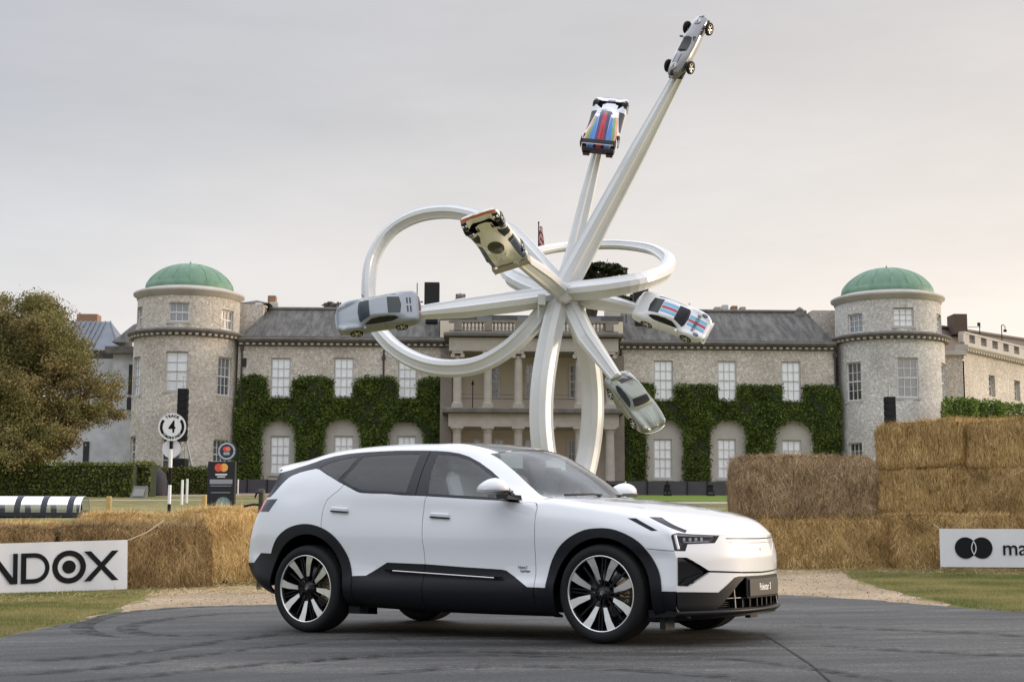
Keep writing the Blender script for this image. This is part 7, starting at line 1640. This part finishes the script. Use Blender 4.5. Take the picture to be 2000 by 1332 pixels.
# loudspeaker towers
def pa(uc, u0, u1, v0, v1, D, lab, box, bumps):
    g = gat(uc, D); t = thing('speaker_tower', lab, 'loudspeaker tower', g); x0, x1 = at(u0, 900, D).x-g.x, at(u1, 900, D).x-g.x; z1, z0 = zat(uc, v0, D)-g.z, zat(uc, v1, D)-g.z; n = 8
    for k in range(n):
        h = (z1-z0)/n; b = MB(); b.box(((x0+x1)/2, 0, z0+h*(k+.5)), (x1-x0-.01, .5, h-.015), b=.01); b.box(((x1 if bumps > 0 else x0), -.1, z0+h*(k+.5)), (.09, .4, h*.45)); b.build('speaker', BLACKM, t)
    b = MB(); b.tube([((x0+x1)/2, .1, z1), ((x0+x1)/2, .1, z1+.75)], .03, 6)
    for q in (.15, .45, .7): b.box(((x0+x1)/2, .1, z1+q), (.25, .06, .04))
    zm_ = z0+.1
    for sx_ in (-1, 1):
        b.tube([((x0+x1)/2+sx_*.15, .2, zm_+.3), ((x0+x1)/2+sx_*(1.0 if sx_ > 0 else .95), .1, .15)], .045, 6); b.tube([((x0+x1)/2+sx_*.15, .5, zm_+.3), ((x0+x1)/2+sx_*.5, 1.6, .0)], .04, 6); b.tube([((x0+x1)/2+sx_*.16, .3, 0), ((x0+x1)/2+sx_*.16, .3, z1)], .035, 6)
    for k in range(6): zq = .3+k*(z0-.3)/6; b.tube([((x0+x1)/2-.16, .3, zq), ((x0+x1)/2+.16, .3, zq+(z0-.3)/6)], .02, 5)
    b.build('truss', mat('aluminium truss', (.45, .47, .47), .4, metal=.5), t)
    if box:
        bx0, bx1 = at(box[0], 900, D).x-g.x, at(box[1], 900, D).x-g.x; bz = zat(uc, box[2], D)-g.z; b = MB(); b.box(((bx0+bx1)/2, -.3, bz/2), (bx1-bx0, .9, bz), b=.04); b.build('subwoofer', BLACKM, t)
pa(352, 344, 363, 759, 862, 85, 'tall black loudspeaker tower in front of the left domed tower', (335, 368, 896), 1)
pa(1741, 1731, 1751, 775, 878, 85, 'black loudspeaker tower in front of the right domed tower', (1722, 1760, 905), -1)
# dark dome tent and tilted monitor by the hedge
D = 80; g = gat(303, D); t = thing('covered_equipment', 'dark rounded equipment cover standing at the end of the hedge', 'equipment cover', g); b = MB(); b.lathe([(.62, 0), (.60, .8), (.50, 1.2), (.28, 1.42), (.01, 1.48)], 16); b.build('cover', mat('dark purple fabric', (.028, .024, .034), .8), t); b = MB(); b.lathe([(.66, 0), (.64, .12)], 16); b.build('base_ring', BLACKM, t)
D = 74; g = gat(268, D); t = thing('floor_monitor', 'grey tilted floor monitor on the drive in front of the hedge', 'monitor', g); b = MB(); b.add([(-.42, 0, 0), (.36, 0, 0), (.42, .3, .62), (-.28, .3, .62), (-.42, .6, 0), (.36, .6, 0)], [(0, 1, 2, 3), (1, 5, 2), (5, 4, 3, 2), (4, 0, 3), (0, 4, 5, 1)]); b.build('case', mat('mid grey case', (.14, .14, .135), .6), t); b = MB(); b.add([(-.30, .03, .10), (.28, .03, .10), (.32, .22, .48), (-.22, .22, .48)], [(0, 1, 2, 3)]); b.build('screen', mat('grey screen', (.22, .22, .20), .3), t); t.children[1].location.y = -.03
# clear plastic tunnel with dark ribs
D = 49; g0 = at(166, 1004, D); L_ = 5.2; gz_ = G(g0.x-1.5, D); t = thing('plastic_tunnel', 'clear plastic tunnel with dark ribs lying on the lawn at the left edge', 'tunnel', (g0.x, D, gz_), R_(2)); Rt = .62; hb_ = .14
sc_ = [(Rt*math.cos(a), hb_+.55*math.sin(a)) for a in np.linspace(0, PI, 17)]
b = MB(); b.rings([[(-L_*i/12, y, z) for y, z in sc_] for i in range(13)], False, False, True); b.build('clear_shell', carglass('clear wavy plastic', (.80, .84, .90), 1.7, .12), t)
for k in range(6):
    x = -.35-.86*k; b = MB(); b.rings([[(x+dx, y*1.015, (z-hb_)*1.02+hb_) for y, z in sc_] for dx in (-.10, .10)], False, False, True); b.build('rib', mat('dark blue black rib', (.014, .018, .030), .5), t)
b = MB(); b.rings([[(x, y*1.01, z*1.01) for y, z in sc_] for x in (-.03, .0)], False, False, True); b.build('end_hoop', mat('pale hoop', (.6, .62, .62), .5), t)
b = MB(); b.box((-L_/2, -Rt, hb_/2), (L_, .05, hb_)); b.box((-L_/2, Rt, hb_/2), (L_, .05, hb_)); b.box((-L_/2, 0, .03), (L_-.05, Rt*2-.05, .05)); b.box((-.01, 0, .12), (.03, Rt*1.9, .2)); b.build('base', MATS['dark blue black rib'], t)
# dark metal bracket post at the SUV tail
D = 22.6; g = gat(510, D); t = thing('bracket_post', 'dark metal post with a hooked arm just behind the SUV tail', 'post', g); zt_ = zat(510, 956, D)-g.z
b = MB(); b.tube([(0, 0, 0), (0, 0, zt_-.02)], .045, 10); b.lathe([(.055, zt_-.06), (.055, zt_), (.02, zt_+.01)], 10); b.build('post', mat('brown black metal', (.035, .028, .022), .5), t)
b = MB(); b.tube([(0, -.02, zt_-.06), (-.07, -.02, zt_-.04), (-.10, -.02, zt_-.13)], [.025, .022, .012], 6); b.build('hook', BLACKM, t)
b = MB(); zz0 = zat(490, 986, D)-g.z; b.tube([(0, 0, zz0), (-.12, 0, zz0+.01), (-.27, 0, zz0-.02)], .018, 6); b.build('arm', BLACKM, t)
